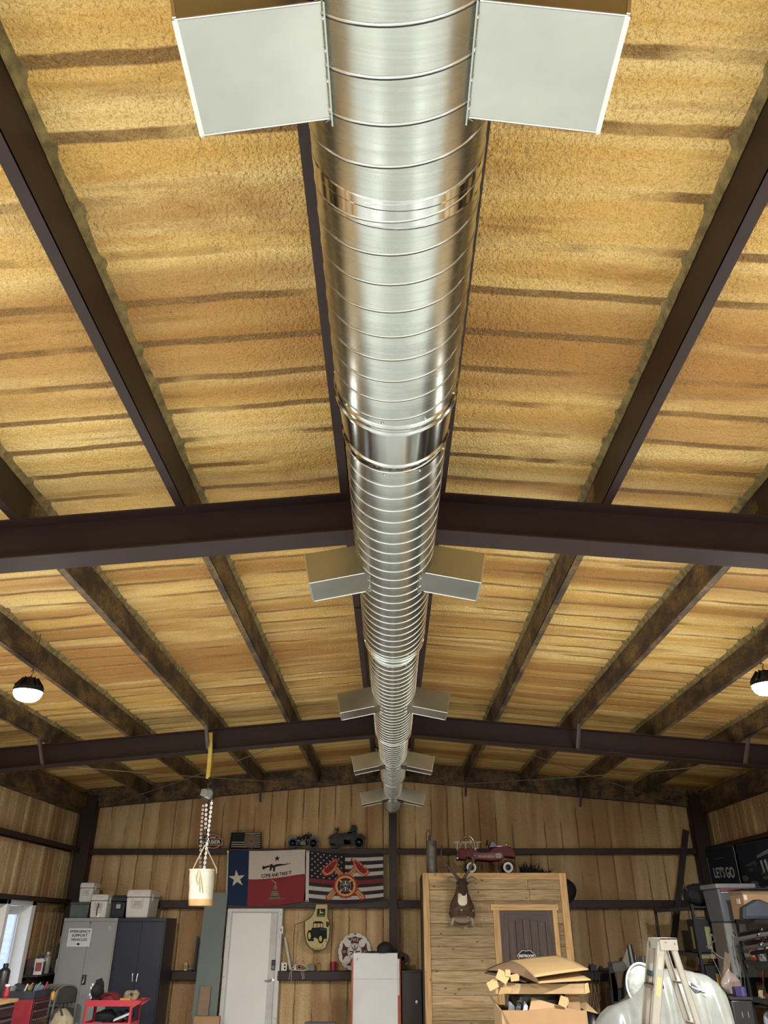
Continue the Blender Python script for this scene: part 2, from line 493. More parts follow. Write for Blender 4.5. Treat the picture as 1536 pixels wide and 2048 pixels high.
# floor
def concrete():
    m, nt, b = _nodes('concrete')
    v = coords(nt); n = noise_n(nt, v, 0.7, 5, 0.6); n2 = noise_n(nt, v, 12, 4)
    c = mixrgb(nt, lin('#a6abaa'), lin('#c3c9c8'), ramp(nt, n, 0.35, 0.65))
    c = mixrgb(nt, tuple(x * .75 for x in lin('#a09d96')), c, ramp(nt, n2, 0.25, 0.45))
    nt.links.new(c, b.inputs['Base Color']); b.inputs['Roughness'].default_value = 0.35
    return m
fl = MB(); fl.bx(-XW - .2, XW + .2, YF - .2, YB + .2, -0.12, 0.0)
floor = fl.obj('floor', concrete(), kind='structure')

# ---- frames: rafters (web + flanges + flange braces), columns
def raft_pt(x, z): return z - SL * abs(x)
XC = 5.80
def rafter(Y, near, far):
    yc = (near + far) / 2
    rt = bpy.data.objects.new('rafter', None); COL.objects.link(rt); rt.parent = ceiling; _TM[rt.name] = Matrix()
    for sgn in (-1, 1):
        prof = [(0, RAFT_BOT + .01), (sgn * XC, raft_pt(XC, RAFT_BOT)), (sgn * XC, raft_pt(XC, RAFT_TOP)), (0, RAFT_TOP)]
        b = MB(); b.prism(prof, 0.012, TR((0, yc + .006, 0))); b.obj('web', STEEL, rt)
        for zz, nm in ((RAFT_BOT, 'bottom_flange'), (RAFT_TOP - .012, 'top_flange')):
            prof = [(0, zz), (sgn * XC, raft_pt(XC, zz)), (sgn * XC, raft_pt(XC, zz) + .012), (0, zz + .012)]
            b = MB(); b.prism(prof, far - near, TR((0, far, 0))); b.obj(nm, STEEL, rt)
        # bolted splice at the ridge
        b = MB(); b.bx(sgn * 0.006, sgn * 0.022, near, far, RAFT_BOT, RAFT_TOP - .02); b.obj('ridge_plate', STEEL, rt)
    return rt
R1 = rafter(1, 4.46, 4.68); R2 = rafter(2, 10.55, 10.75); R0 = rafter(0, -1.9, -1.7)
# thin end rafter against the back wall, flush with the purlins
er = bpy.data.objects.new('rafter', None); COL.objects.link(er); er.parent = ceiling; _TM[er.name] = Matrix()
for sgn in (-1, 1):
    z0, z1 = 4.25, 4.59
    b = MB(); b.prism([(0, z0), (sgn * XC, raft_pt(XC, z0)), (sgn * XC, raft_pt(XC, z1)), (0, z1)], 0.014, TR((0, 15.47, 0))); b.obj('web', OVER, er)
    b = MB(); b.prism([(0, z0), (sgn * XC, raft_pt(XC, z0)), (sgn * XC, raft_pt(XC, z0) + .01), (0, z0 + .01)], 0.11, TR((0, 15.58, 0))); b.obj('bottom_flange', STEEL, er)
# flange braces: angle bars from a purlin down to the rafter bottom
def brace(rt, x, Y, zt_off=0.0, dy=0.35):
    b = MB(); b.beam((x, Y - dy, raft_pt(x, RAFT_TOP) + 0.10), (x, Y, raft_pt(x, RAFT_BOT) + .015), 0.045, 0.006); b.beam((x + .02, Y - dy, raft_pt(x, RAFT_TOP) + 0.10), (x + .02, Y, raft_pt(x, RAFT_BOT) + .015), 0.006, 0.045)
    b.obj('flange_brace', STEELF, rt)
for x in (-2.47, 2.47, -4.65, 4.65): brace(R2, x, 10.56)
for x in (-4.65, 4.65): brace(R1, x, 4.47)
for x in (1.40, 3.55, -2.5): brace(er, x, 15.46, dy=0.3)

# purlins: one per bay and line. web on the ridge side, flange pointing to the eave
LINES = [0.35, 1.44, 2.52, 3.59, 4.66]
BAYS = [(-7.45, -1.8), (-1.8, 4.57), (4.57, 10.65), (10.65, 15.46)]
for bi, (y0, y1) in enumerate(BAYS):
    for sgn in (-1, 1):
        for x in LINES:
            xo, xi = sgn * x, sgn * (x - .062)
            zb = raft_pt(x, RAFT_TOP); zt = zroof(x) + .02
            ms = STEEL if bi < 2 or x == 0.35 else OVER
            b = MB()
            b.bx(min(xi, xi + sgn * .004), max(xi, xi + sgn * .004), y0, y1, zb, zt + .03)
            b.bx(min(xo, xi), max(xo, xi), y0, y1, zb, zb + .005)
            b.bx(min(xo, xo - sgn * .004), max(xo, xo - sgn * .004), y0, y1, zb, zb + .02)
            pu = b.obj('purlin', ms, ceiling)
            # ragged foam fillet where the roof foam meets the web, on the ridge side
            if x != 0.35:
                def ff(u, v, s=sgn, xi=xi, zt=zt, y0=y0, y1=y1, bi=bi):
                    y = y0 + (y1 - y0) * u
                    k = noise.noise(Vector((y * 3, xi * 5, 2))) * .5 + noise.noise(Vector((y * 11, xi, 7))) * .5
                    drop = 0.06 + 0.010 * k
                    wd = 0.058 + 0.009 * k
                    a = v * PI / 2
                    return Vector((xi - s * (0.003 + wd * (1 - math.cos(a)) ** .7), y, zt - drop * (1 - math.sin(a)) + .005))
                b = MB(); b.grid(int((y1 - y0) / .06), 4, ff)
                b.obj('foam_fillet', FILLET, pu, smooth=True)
# ridge clips on the inner purlins
for sgn in (-1, 1):
    for y in (6.6, 12.8):
        b = MB(); b.bx(sgn * .20, sgn * .335, y - .05, y + .05, RAFT_TOP - .045, RAFT_TOP - .02); b.bx(sgn * .26, sgn * .28, y - .05, y + .05, RAFT_TOP - .03, RAFT_TOP + .02)
        b.obj('purlin_clip', STEEL, ceiling)

# eave struts, girts, columns
for sgn, wl in ((-1, wall_left), (1, wall_right)):
    b = MB(); b.bx(sgn * 5.78, sgn * 5.94, YF + .05, 15.46, 3.64, 3.66); b.bx(sgn * 5.78, sgn * 5.79, YF + .05, 15.46, 3.64, 3.98); b.obj('eave_strut', OVER, wl)
    for z in (1.06, 2.19, 3.04):
        if z == 1.06 and sgn < 0: spans = ((YF + .05, DOORL[0] - .1), (DOORL[1] + .1, 15.44))
        else: spans = ((YF + .05, 15.44),)
        for a, c in spans:
            b = MB(); b.bx(sgn * 5.74, sgn * 5.93, a, c, z - .006, z); b.bx(sgn * 5.74, sgn * 5.746, a, c, z - .07, z); b.bx(sgn * 5.93, sgn * 5.937, a, c, z - .07, z)
            b.bx(sgn * 5.74, sgn * 5.76, a, c, z - .07, z - .064)
            b.obj('girt', STEEL, wl)
    for yc in (-1.8, 4.57, 10.65):
        b = MB(); b.bx(sgn * 5.55, sgn * 5.93, yc - .006, yc + .006, 0, zroof(5.7) - .15); b.bx(sgn * 5.55, sgn * 5.562, yc - .1, yc + .1, 0, zroof(5.7) - .3)
        b.obj('column', STEEL, wl)
    b = MB(); b.bx(sgn * 5.575, sgn * 5.84, 15.36, 15.375, 0, 3.95); b.bx(sgn * 5.575, sgn * 5.585, 15.36, 15.56, 0, 3.85); b.bx(sgn * 5.83, sgn * 5.84, 15.36, 15.58, 0, 3.85)
    b.obj('column', STEEL, wl)
for z, dz, nm in ((3.03, .10, 'girt'), (2.18, .13, 'girt'), (1.09, .14, 'girt')):
    segs = [(-5.57, -2.47 if z < 1.5 else -.07), (-1.98 if z < 1.5 else .09, 5.57)] if z < 1.5 else [(-5.57, -.07), (.09, 5.57)]
    if z < 1.5: segs = [(-5.57, -3.19), (-1.98, -.07), (.09, 5.57)]
    for a, c in segs:
        b = MB(); b.bx(a, c, 15.42, 15.61, z - .006, z); b.bx(a, c, 15.42, 15.427, z - dz, z); b.bx(a, c, 15.42, 15.44, z - dz, z - dz + .006)
        b.obj(nm, STEEL, wall_back)
b = MB(); b.bx(-.06, .085, 15.36, 15.372, 0, 4.3); b.bx(-.06, -.05, 15.36, 15.6, 0, 4.4); b.bx(.075, .085, 15.36, 15.6, 0, 4.4)
b.obj('column', STEEL, wall_back)
# bracing cables crossing under the far bay
CABLE = mat('#a79a80', 0.4, 0.7)
for sgn in (-1, 1):
    for (x0, ya), (x1, yb) in (((1.0, 10.75), (5.4, 15.3)), ((5.4, 10.8), (1.0, 15.4))):
        p0 = Vector((sgn * x0, ya, raft_pt(x0, 4.23))); p1 = Vector((sgn * x1, yb, raft_pt(x1, 4.23)))
        pts = [p0.lerp(p1, t / 10) - Vector((0, 0, 0.03 * math.sin(PI * t / 10))) for t in range(11)]
        b = MB(); b.tube(pts, 0.006, 5); b.obj('brace_cable', CABLE, ceiling)

# left doorway: white steel frame, glazed leaf, daylight outside
WHITE = mat('#dfe0de', 0.45, 0, 0.04, 4, name='white_paint')
d1 = thing('door_1', None, None, (-XW, 13.5, 0), kind='structure')
b = MB()
for y0, y1 in ((DOORL[0] - .05, DOORL[0] + .06), (DOORL[1] - .06, DOORL[1] + .09)):
    b.bx(-XW - .12, -XW + .13, y0, y1, 0, 2.14)
b.bx(-XW - .12, -XW + .13, DOORL[0] - .05, DOORL[1] + .09, 2.06, 2.16)
b.obj('frame', WHITE, d1, world=True, bevel=.006)
b = MB()
for y0, y1 in ((DOORL[0] + .06, DOORL[0] + .15), (DOORL[1] - .15, DOORL[1] - .06)): b.bx(-XW - .06, -XW - .02, y0, y1, 0.02, 2.05)
b.bx(-XW - .06, -XW - .02, DOORL[0] + .15, DOORL[1] - .15, 1.93, 2.05); b.bx(-XW - .06, -XW - .02, DOORL[0] + .15, DOORL[1] - .15, .02, .3)
leaf = b.obj('leaf', WHITE, d1, world=True, bevel=.004)
g, nt, bs = _nodes('glass'); bs.inputs['Transmission Weight'].default_value = 1; bs.inputs['Roughness'].default_value = 0; bs.inputs['IOR'].default_value = 1.02; bs.inputs['Base Color'].default_value = (1, 1, 1, 1)
GLASS = g
b = MB(); b.bx(-XW - .044, -XW - .038, DOORL[0] + .15, DOORL[1] - .15, .3, 1.93); b.obj('pane', GLASS, leaf, world=True)
# ground and a white neighbouring building outside the door
b = MB(); b.bx(-22, -XW - .2, 4, 40, -.14, -.02); b.obj('ground', mat('#b9bcc0', .9), kind='structure')
nb = thing('neighbouring_building', 'white sheet-metal building outside the open left doorway', 'building', (-13, 26, -0.02))
b = MB(); b.prism([(-4, 0), (4, 0), (4, 3.0), (0, 4.0), (-4, 3.0)], 8, TR((0, 8, 0))); b.obj('wall', mat('#e4e8f0', .6), nb)
b = MB(); b.prism([(-4.2, 3.0), (0, 4.05), (4.2, 3.0), (4.2, 3.1), (0, 4.16), (-4.2, 3.1)], 8.4, TR((0, 8.2, 0))); b.obj('roof', mat('#9fb0d0', .5), nb)
# ------------------------------------------------------------------ spiral duct
def galv(name, base, rough, streak=True):
    m, nt, b = _nodes(name)
    v = coords(nt, (1, 1, 1)); tc = nt.nodes.new('ShaderNodeTexCoord'); sp = nt.nodes.new('ShaderNodeSeparateXYZ'); nt.links.new(tc.outputs['Object'], sp.inputs[0])
    # fine bands around the girth (brushed by the forming rollers)
    cm = nt.nodes.new('ShaderNodeCombineXYZ'); nt.links.new(math_n(nt, 'MULTIPLY', sp.outputs[1], 60 if streak else 2), cm.inputs[1])
    nt.links.new(math_n(nt, 'MULTIPLY', sp.outputs[0], 1.5), cm.inputs[0]); nt.links.new(math_n(nt, 'MULTIPLY', sp.outputs[2], 1.5), cm.inputs[2])
    n1 = noise_n(nt, cm.outputs[0], 1.5, 4, 0.6); n2 = noise_n(nt, v, 3.5, 4, 0.6)
    c = mixrgb(nt, tuple(x * .86 for x in lin(base)), lin(base), ramp(nt, n2, 0.35, 0.65))
    c = mixrgb(nt, c, tuple(x * .74 for x in lin(base)), math_n(nt, 'MULTIPLY', ramp(nt, n1, 0.42, 0.66), 0.55 if streak else 0.0))
    nt.links.new(c, b.inputs['Base Color']); b.inputs['Metallic'].default_value = 1
    r = math_n(nt, 'ADD', rough - .06, math_n(nt, 'MULTIPLY', n1, .16))
    nt.links.new(r, b.inputs['Roughness'])
    if streak: bump_n(nt, b, n1, 0.02, 0.002)
    return m
GALV = galv('galvanised', '#b5b8af', 0.24); GALV2 = galv('galvanised_flat', '#b9bbb2', 0.22, False)
MIRR = galv('bright_galvanised', '#bdbfb9', 0.12, False)
SEAM = mat('#c9cbc6', 0.28, 1.0, .05)
SEAM_SHADE = mat('#3a3b39', .5, .6, .05, name='seam_shade')  # dark strip beside each seam ridge: shadow of its gap painted on
ZD = 3.722; XD = 0.008; PITCHD = 0.1185
duct = thing('spiral_duct', 'long round galvanised spiral duct hung below the ridge, stepping down in size', 'duct', (XD, 0, ZD))
SECT = [(-6.9, -1.58, .246), (-1.56, 1.46, .246), (1.46, 2.54, .246), (2.83, 5.58, .2286), (5.76, 8.72, .2032), (8.86, 11.70, .178), (11.82, 14.8, .1524)]
def shell(y0, y1, r):
    b = MB(); n = 64; turns = (y1 - y0) / PITCHD; rows = int(turns * 6)
    for j in range(rows + 1):
        y = y0 + (y1 - y0) * j / rows
        for i in range(n):
            a = 2 * PI * i / n
            ph = ((y - y0) / PITCHD + i / n) % 1.0
            rr = r + 0.0007 * math.sin(PI * ph)
            b.v.append(Vector((rr * math.cos(a), y, rr * math.sin(a))))
    for j in range(rows):
        for i in range(n):
            b.f.append((j * n + i, (j + 1) * n + i, (j + 1) * n + (i + 1) % n, j * n + (i + 1) % n)); b.mi.append(0)
    return b
def helix(y0, y1, r, g=.006, h=1.0):
    """raised lock seam: a flat folded ridge winding along the tube"""
    b = MB(); n = 64; N = int((y1 - y0) / PITCHD * n); prof = ((-.0042, -.0005), (-.0032, .0022 * h), (-.0012, .0036 * h), (.0012, .0036 * h), (.0030, .0022 * h), (g, .0004))
    for k in range(N + 1):
        y = y0 + PITCHD * k / n
        a = -2 * PI * k / n
        for dy, dr in prof: b.v.append(Vector(((r + dr) * math.cos(a), min(max(y + dy, y0), y1), (r + dr) * math.sin(a))))
    for k in range(N):
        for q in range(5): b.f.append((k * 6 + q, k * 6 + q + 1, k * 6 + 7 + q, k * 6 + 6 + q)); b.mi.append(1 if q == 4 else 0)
    return b
YT = Matrix.Rotation(-PI / 2, 4, 'X')     # lathe axis z -> +y
for y0, y1, r in SECT:
    sec = shell(y0, y1, r).obj('duct_section', GALV, duct, smooth=60)
    helix(y0 + .01, y1 - .01, r, .0075 if y0 < 2 else .006, .7 if y0 < 2 else 1.0).obj('spiral_seam', [SEAM, SEAM_SHADE], sec, smooth=35)
# plain slip coupling inside the big run (bright band) and reducers with rolled beads
b = MB(); b.lathe([(.2466, 1.43), (.2482, 1.435), (.2482, 1.462), (.2470, 1.466), (.2470, 1.52), (.2482, 1.525), (.2466, 1.53)], 64, YT); b.obj('coupling_band', MIRR, duct, smooth=12)
b = MB(); b.lathe([(.2466, -1.60), (.2482, -1.595), (.2482, -1.53), (.2466, -1.52)], 64, YT); b.obj('coupling_band', MIRR, duct, smooth=12)
for k in range(2, 6):
    (a0, a1, ra), (b0, b1, rb) = SECT[k], SECT[k + 1]
    L = b0 - a1
    prof = [(ra + .001, a1 - .05), (ra + .005, a1 - .045), (ra + .008, a1 - .035), (ra + .005, a1 - .024), (ra + .001, a1 - .02), (ra + .001, a1), (ra + .009, a1 + .006), (ra + .009, a1 + .014), (ra - .002, a1 + .02)]
    prof += [(rb + .006, b0 - .03), (rb + .012, b0 - .022), (rb + .012, b0 - .012), (rb + .003, b0 - .004), (rb + .0015, b0), (rb + .0015, b0 + .05)]
    b = MB(); b.lathe(prof, 64, YT); rd = b.obj('reducer', MIRR, duct, smooth=35)
    for i in range(9):
        a = 2 * PI * i / 9 + .3
        for rr, yy in ((ra + .002, a1 - .062), (rb + .002, b0 + .062)):
            b = MB(); b.ball((rr * math.cos(a), yy, rr * math.sin(a)), .006, 6, 5); b.obj('screw', SEAM, rd)
b = MB(); b.lathe([(.1524, 14.80), (.158, 14.81), (.158, 14.86), (.150, 14.865), (.06, 14.85), (0.0, 14.85)], 48, YT); b.obj('end_cap', GALV2, duct, smooth=35)
# square side outlets, two per length, drooping a little
def outlet(yc, r, sgn, hgt=.185, dep=.278, x0=.15, x1=.475):
    al = math.radians(11.3)
    ax = Vector((sgn * math.cos(al), 0, -math.sin(al))); up = Vector((sgn * math.sin(al), 0, math.cos(al))); yv = Vector((0, 1, 0))
    base = Vector((sgn * .176, yc - dep / 2, 1.80 + 1.75 - ZD))           # lower inner near corner where the box meets the tube
    rin = -(.176 - math.sqrt(max(1e-4, r * r - (base.z) ** 2)) ) if False else 0
    L = .322; t = .0012
    bxo = MB()
    def quadbox(o, a, b_, c):
        vs = [o + a * i + b_ * j + c * k for k in (0, 1) for i, j in ((0, 0), (1, 0), (1, 1), (0, 1))]
        bxo.add(vs, [(3, 2, 1, 0), (4, 5, 6, 7), (0, 1, 5, 4), (1, 2, 6, 5), (2, 3, 7, 6), (3, 0, 4, 7)])
    inn = .07 if r > .16 else .06
    if r < .17: inn = .09
    o = base - ax * inn
    La = L + inn
    quadbox(o, ax * La, yv * dep, up * t)                 # underside
    quadbox(o + up * (hgt - t), ax * La, yv * dep, up * t)
    quadbox(o, ax * La, yv * t, up * hgt)
    quadbox(o + yv * (dep - t), ax * La, yv * t, up * hgt)
    ou = bxo.obj('outlet_box', GALV2, duct)
    h = MB()                                               # folded hem round the mouth
    e = base + ax * L
    for oo, d1, d2 in ((e, yv * dep, up), (e + up * hgt, yv * dep, up)):
        h.beam(oo, oo + d1, .008, .012, up=tuple(ax))
    for oo in (e, e + yv * dep): h.beam(oo, oo + up * hgt, .012, .008, up=tuple(ax))
    for oo in (o, o + yv * dep): h.cyl(oo + ax * inn, oo + ax * La, .0032, n=8)
    for oo in (e, e + yv * dep): h.cyl(oo, oo + up * hgt, .0045, n=8)
    h.obj('mouth_hem', mat('#dddeda', .25, 1.0, .03), ou)
    # collar strip screwed to the tube
    c = MB(); q = base - ax * .002
    def arc_flange(yy, dy):
        pts = []
        for i in range(9):
            zl = (1.80 + 1.75 - ZD) + (i / 8) * hgt * .98
            if abs(zl) >= r: continue
            xx = math.sqrt(r * r - zl * zl) + .002
            pts.append(Vector((sgn * xx, yy, zl)))
        for a, b_ in zip(pts[:-1], pts[1:]): c.beam(a, b_, dy, .002, up=(0, 1, 0)) if False else c.beam(a, b_, .003, .022)
    arc_flange(yc - dep / 2 - .006, .02); arc_flange(yc + dep / 2 + .006, .02)
    zl = 1.80 + 1.75 - ZD - .008; xx = math.sqrt(max(.0004, r * r - zl * zl)) + .001
    c.beam((sgn * xx, yc - dep / 2 - .01, zl), (sgn * xx, yc + dep / 2 + .01, zl), .004, .02)
    cf = c.obj('collar', GALV2, ou)
    for i in range(4):
        s_ = MB(); s_.ball((sgn * (xx + .003), yc - dep / 2 + .03 + i * (dep - .06) / 3, zl), .005, 6, 5); s_.obj('rivet', SEAM, ou)
for yc, r in ((-1.9 - .2, .246), (1.10, .246), (4.215, .2286), (7.25, .2032), (10.25, .178), (13.25, .1524)):
    for sgn in (-1, 1): outlet(yc, r, sgn)
# hanging straps up to the ridge purlins
for y in (-1.2, 1.9, 6.6, 9.6, 12.8):
    r = next(r for a, b_, r in SECT if a <= y <= b_)
    for sgn in (-1, 1):
        s_ = MB(); s_.beam((sgn * (r * .72), y, r * .71), (sgn * .27, y, RAFT_TOP - .03 - ZD), .025, .0015, up=(0, 1, 0))
        s_.obj('hanger_strap', SEAM, duct)

# ------------------------------------------------------------------ lamps: hanging high-bay lights
def lamp(x, y, z, label):
    t = thing('high_bay_lamp', label, 'lamp', (x, y, z), group='hanging high bay lamps')
    b = MB(); b.lathe([(.0, .13), (.05, .13), (.055, .12), (.10, .06), (.135, .03), (.135, .0), (.125, 0), (.0, .012)], 28); b.obj('housing', mat('#2a2c30', .4, .6), t, smooth=35)
    for k in range(10):
        a = 2 * PI * k / 10; f = MB(); f.beam((.06 * math.cos(a), .06 * math.sin(a), .125), (.125 * math.cos(a), .125 * math.sin(a), .04), .006, .03); f.obj('cooling_fin', mat('#2a2c30', .4, .6), t)
    b = MB(); b.lathe([(.124, 0.0), (.126, -.02), (.112, -.05), (.085, -.075), (.04, -.09), (0, -.093)], 28); b.obj('lens', emis('#fffdf6', 110), t, smooth=True)
    hz = zroof(x) - z - .03
    b = MB(); b.tube([(0, 0, .13), (0, 0, .17), (.015, 0, .19), (0, 0, .21), (-.012, 0, .195)], .005, 6); b.tube([(0, 0, .2), (0, 0, hz)], .004, 6); b.obj('hook', mat('#55585c', .4, .8), t, smooth=True)
    l = bpy.data.lights.new('lamp_light', 'AREA'); l.shape = 'DISK'; l.size = .22; l.energy = LAMP_W; l.color = (1.0, 0.99, 0.975)
    lo = bpy.data.objects.new('lamp_light', l); COL.objects.link(lo); lo.parent = t; lo.location = (0, 0, -.10)
lamp(-3.43, 7.15, 3.70, 'round hanging high bay lamp glowing below the left roof slope')
lamp(3.42, 6.98, 3.70, 'round hanging high bay lamp glowing at the right picture edge')
lamp(-3.4, 1.1, 3.70, 'hanging high bay lamp over the near left bay, above the picture')
lamp(3.4, 1.1, 3.70, 'hanging high bay lamp over the near right bay, above the picture')
lamp(-3.4, -4.6, 3.70, 'hanging high bay lamp behind the camera on the left')
lamp(3.4, -4.6, 3.70, 'hanging high bay lamp behind the camera on the right')
# ------------------------------------------------------------------ left side: cabinets, coolers, chests, chairs, cart
BLK = mat('#16181c', 0.5, 0, .15, 10); BLKM = mat('#1a1b1e', .35, .3, .1, 6); CHROME = mat('#d5d7d8', .15, 1.0, .03); DKG = mat('#2b2d30', .55, 0, .15, 8)
GREYCAB = mat('#8d8d89', .45, 0, .04, 3); NAVY = mat('#1b2030', .4, 0, .08, 3)
YC = 14.6
xl, xr = PY(129, 1837, YC).x, PY(236, 1837, YC).x; ztop = PY(180, 1836, YC).z
def cabinet(name, label, x0, x1, y0, y1, H, m, edge):
    t = thing(name, label, 'cabinet', ((x0 + x1) / 2, (y0 + y1) / 2, 0)); w2, d2 = (x1 - x0) / 2, (y1 - y0) / 2
    b = MB(); b.bx(-w2, w2, -d2 + .022, d2, 0, H); b.bx(-w2, w2, -d2, -d2 + .022, H - .05, H); b.bx(-w2, w2, -d2, -d2 + .022, 0, .06)
    for s in (-1, 1): b.bx(s * w2, s * (w2 - .02), -d2, -d2 + .022, .06, H - .05)
    b.obj('body', m, t, bevel=.003)
    ds = []
    for s in (-1, 1):
        b = MB(); b.bx(s * .002, s * (w2 - .023), -d2 + .001, -d2 + .021, .063, H - .054); ds.append(b.obj('door', m, t, bevel=.003))
    return t, w2, d2, ds
gt, w2, d2, ds = cabinet('storage_cabinet', 'tall grey metal storage cabinet with a black door latch and a white sign', xl, xr, YC, YC + .5, ztop, GREYCAB, 0)
b = MB(); b.bx(.0, .075, -d2 - .004, -d2 + .002, .93, 1.07); b.obj('latch_plate', BLK, ds[1], bevel=.004)
b = MB(); b.tube([(.045, -d2 - .008, 1.05), (.045, -d2 - .025, 1.04), (.045, -d2 - .025, .97), (.03, -d2 - .025, .955), (.02, -d2 - .012, .96)], .010, 8); b.obj('latch_handle', CHROME, ds[1], smooth=True)
b = MB(); b.cyl((.0, -d2 + .004, ztop - .07), (.0, -d2 - .006, ztop - .07), .012); b.obj('lock', BLK, ds[1])
b = MB(); b.lathe([(.0, .004), (.03, .003), (.034, 0)], 16, TR((w2 - .11, -d2 + .001, ztop - .15))); b.obj('round_sticker', mat('#9d9d99', .5), ds[1])
b = MB(); b.bx(.03, .07, -d2 - .001, -d2 + .002, ztop - .42, ztop - .35); b.obj('square_sticker', mat('#83837e', .5), ds[1])
xl2, xr2 = PY(239, 1837, YC).x, PY(333, 1837, YC).x
bt, w2b, d2b, dsb = cabinet('storage_cabinet', 'tall black metal storage cabinet with two chrome pull handles', max(xl2, xr + .01), xr2, YC, YC + .72, ztop, NAVY, 0)
for s, d in zip((-1, 1), dsb):
    b = MB(); b.tube([(s * .045, -d2b, 1.09), (s * .045, -d2b - .03, 1.085), (s * .04, -d2b - .03, 1.05), (s * .035, -d2b - .028, .98), (s * .035, -d2b, .965)], .010, 8); b.obj('handle', CHROME, d, smooth=True)
# the taped sign
cv = Canvas(46, 37, 230, 185, '#c9c8c6')
for x in ((0, 0, 46, 1), (0, 36, 46, 37), (0, 0, 1, 37), (45, 0, 46, 37)): cv.rect(*x, '#dddcd9')
cv.text('EMERGENCY', 23, 31, 41, 5.2, '#17181a'); cv.text('SUPPORT', 23, 22.7, 31, 5.2, '#17181a'); cv.text('VEHICLES', 23, 14.2, 32, 5.2, '#17181a')
cv.ell(23, 4.8, 3.0, 2.3, '#2b2b2c'); cv.poly([(20.6, 5.5), (21.6, 8), (23, 6.8), (24.4, 8), (25.4, 5.5)], '#2b2b2c')
p0, p1, p2 = PY(133, 1893, YC), PY(178.5, 1894, YC), PY(137, 1857, YC)
sw, sh = p1.x - p0.x, p2.z - p0.z
st = thing('sign', 'white paper sign reading EMERGENCY SUPPORT VEHICLES on the grey cabinet', 'sign', (p0.x, YC - .001, p0.z))
cv.obj('sheet', lambda x, y: (x / 46 * sw, -.0025 + .0015 * math.sin(x * .2), y / 37 * sh), st, world=False, fuzz=.04)

def cooler(label, x, y0, z, w_, d_, h_, col, group=None, latch=True, straps=False, tag_=None, rz=0.0):
    t = thing('cooler', label, 'cooler', (x, y0 + d_ / 2, z), rz, group)
    m = mat(col, .45, 0, .05, 6)
    b = MB(); hx, hy = w_ / 2, d_ / 2
    b.loft([[Vector((sx * hx * k, sy * hy * k, zz)) for sx, sy in ((-1, -1), (1, -1), (1, 1), (-1, 1))] for zz, k in ((0, .90), (.02, .92), (h_ * .72, 1.0))])
    b.obj('body', m, t, bevel=.022, seg=3, smooth=True)
    b = MB(); b.loft([[Vector((sx * hx * k, sy * hy * k, zz)) for sx, sy in ((-1, -1), (1, -1), (1, 1), (-1, 1))] for zz, k in ((h_ * .735, 1.015), (h_ * .93, .985), (h_, .93))])
    b.bx(-w_ * .2, w_ * .2, -hy * 1.02, -hy * .9, h_ * .84, h_ * .91)
    b.obj('lid', m, t, bevel=.014, seg=3, smooth=True)
    # swing handle on the end
    b = MB(); q = -hy * 1.0 - .012; a = w_ * .22
    b.tube([(-a, q + .02, h_ * .66), (-a, q, h_ * .62), (-a, q + .005, h_ * .36), (a, q + .005, h_ * .36), (a, q, h_ * .62), (a, q + .02, h_ * .66)], .010, 6)
    b.bx(-a * 1.1, a * 1.1, q, q + .03, h_ * .66, h_ * .71); b.obj('handle', m, t, smooth=True)
    b = MB(); b.bx(-a * .7, a * .7, q + .012, q + .022, h_ * .42, h_ * .6); b.obj('handle_recess', mat('#a8a39c', .5), t)
    if straps:
        b = MB(); b.tube([(0.0, q - .006, h_ * .62), (.012, q - .008, h_ * .5), (-.01, q - .008, h_ * .38), (0, q - .008, h_ * .1)], .009, 6); b.obj('strap', BLK, t, smooth=True)
        b = MB(); b.bx(-a, a, q - .006, q + .02, h_ * .26, h_ * .30); b.bx(-.0, a * .8, q, q + .02, h_ * .03, h_ * .2); b.obj('label_tape', mat('#dad6cd', .6), t)
    for s in (-1, 1):
        b = MB(); b.bx(s * hx * 1.0, s * (hx + .012), -hy * .5, -hy * .35, h_ * .6, h_ * .85); b.obj('latch', m, t, bevel=.004)
    return t
G1 = 'white coolers on the cabinets'
cooler('largest white cooler, standing alone on the black cabinet', PY(271, 1836, 14.64).x, 14.64, ztop, .40, .62, .435, '#cdc8c0', G1)
cooler('white cooler with a black strap on the front of the grey cabinet', PY(193, 1836, 14.62).x, 14.62, ztop, .285, .46, .36, '#c9c5be', G1, straps=True)
tx0, tx1 = PY(134, 1830, 14.72).x, PY(177, 1830, 14.72).x
t = thing('storage_tote', 'grey green translucent tote under the upper left white cooler', 'tote', ((tx0 + tx1) / 2 , 14.9, ztop))
b = MB(); b.loft([[Vector((sx * .165 * k, sy * .165 * k, zz)) for sx, sy in ((-1, -1), (1, -1), (1, 1), (-1, 1))] for zz, k in ((0, .92), (.21, 1.0))]); b.obj('bin', mat('#58635a', .3, 0, .15, 12, trans=.15), t, bevel=.012, smooth=True)
b = MB(); b.box((0, 0, .225), (.345, .345, .03)); b.obj('lid', mat('#4c554e', .35), t, bevel=.01)
cooler('small white cooler stacked on top of the green tote by the corner', (tx0 + tx1) / 2 + .065, 14.75, ztop + .24, .235, .36, .305, '#c6c3bd', G1)
cooler('dark navy cooler between two white coolers on the cabinets', PY(233, 1836, 14.8).x, 14.8, ztop, .24, .34, .35, '#1f2630')

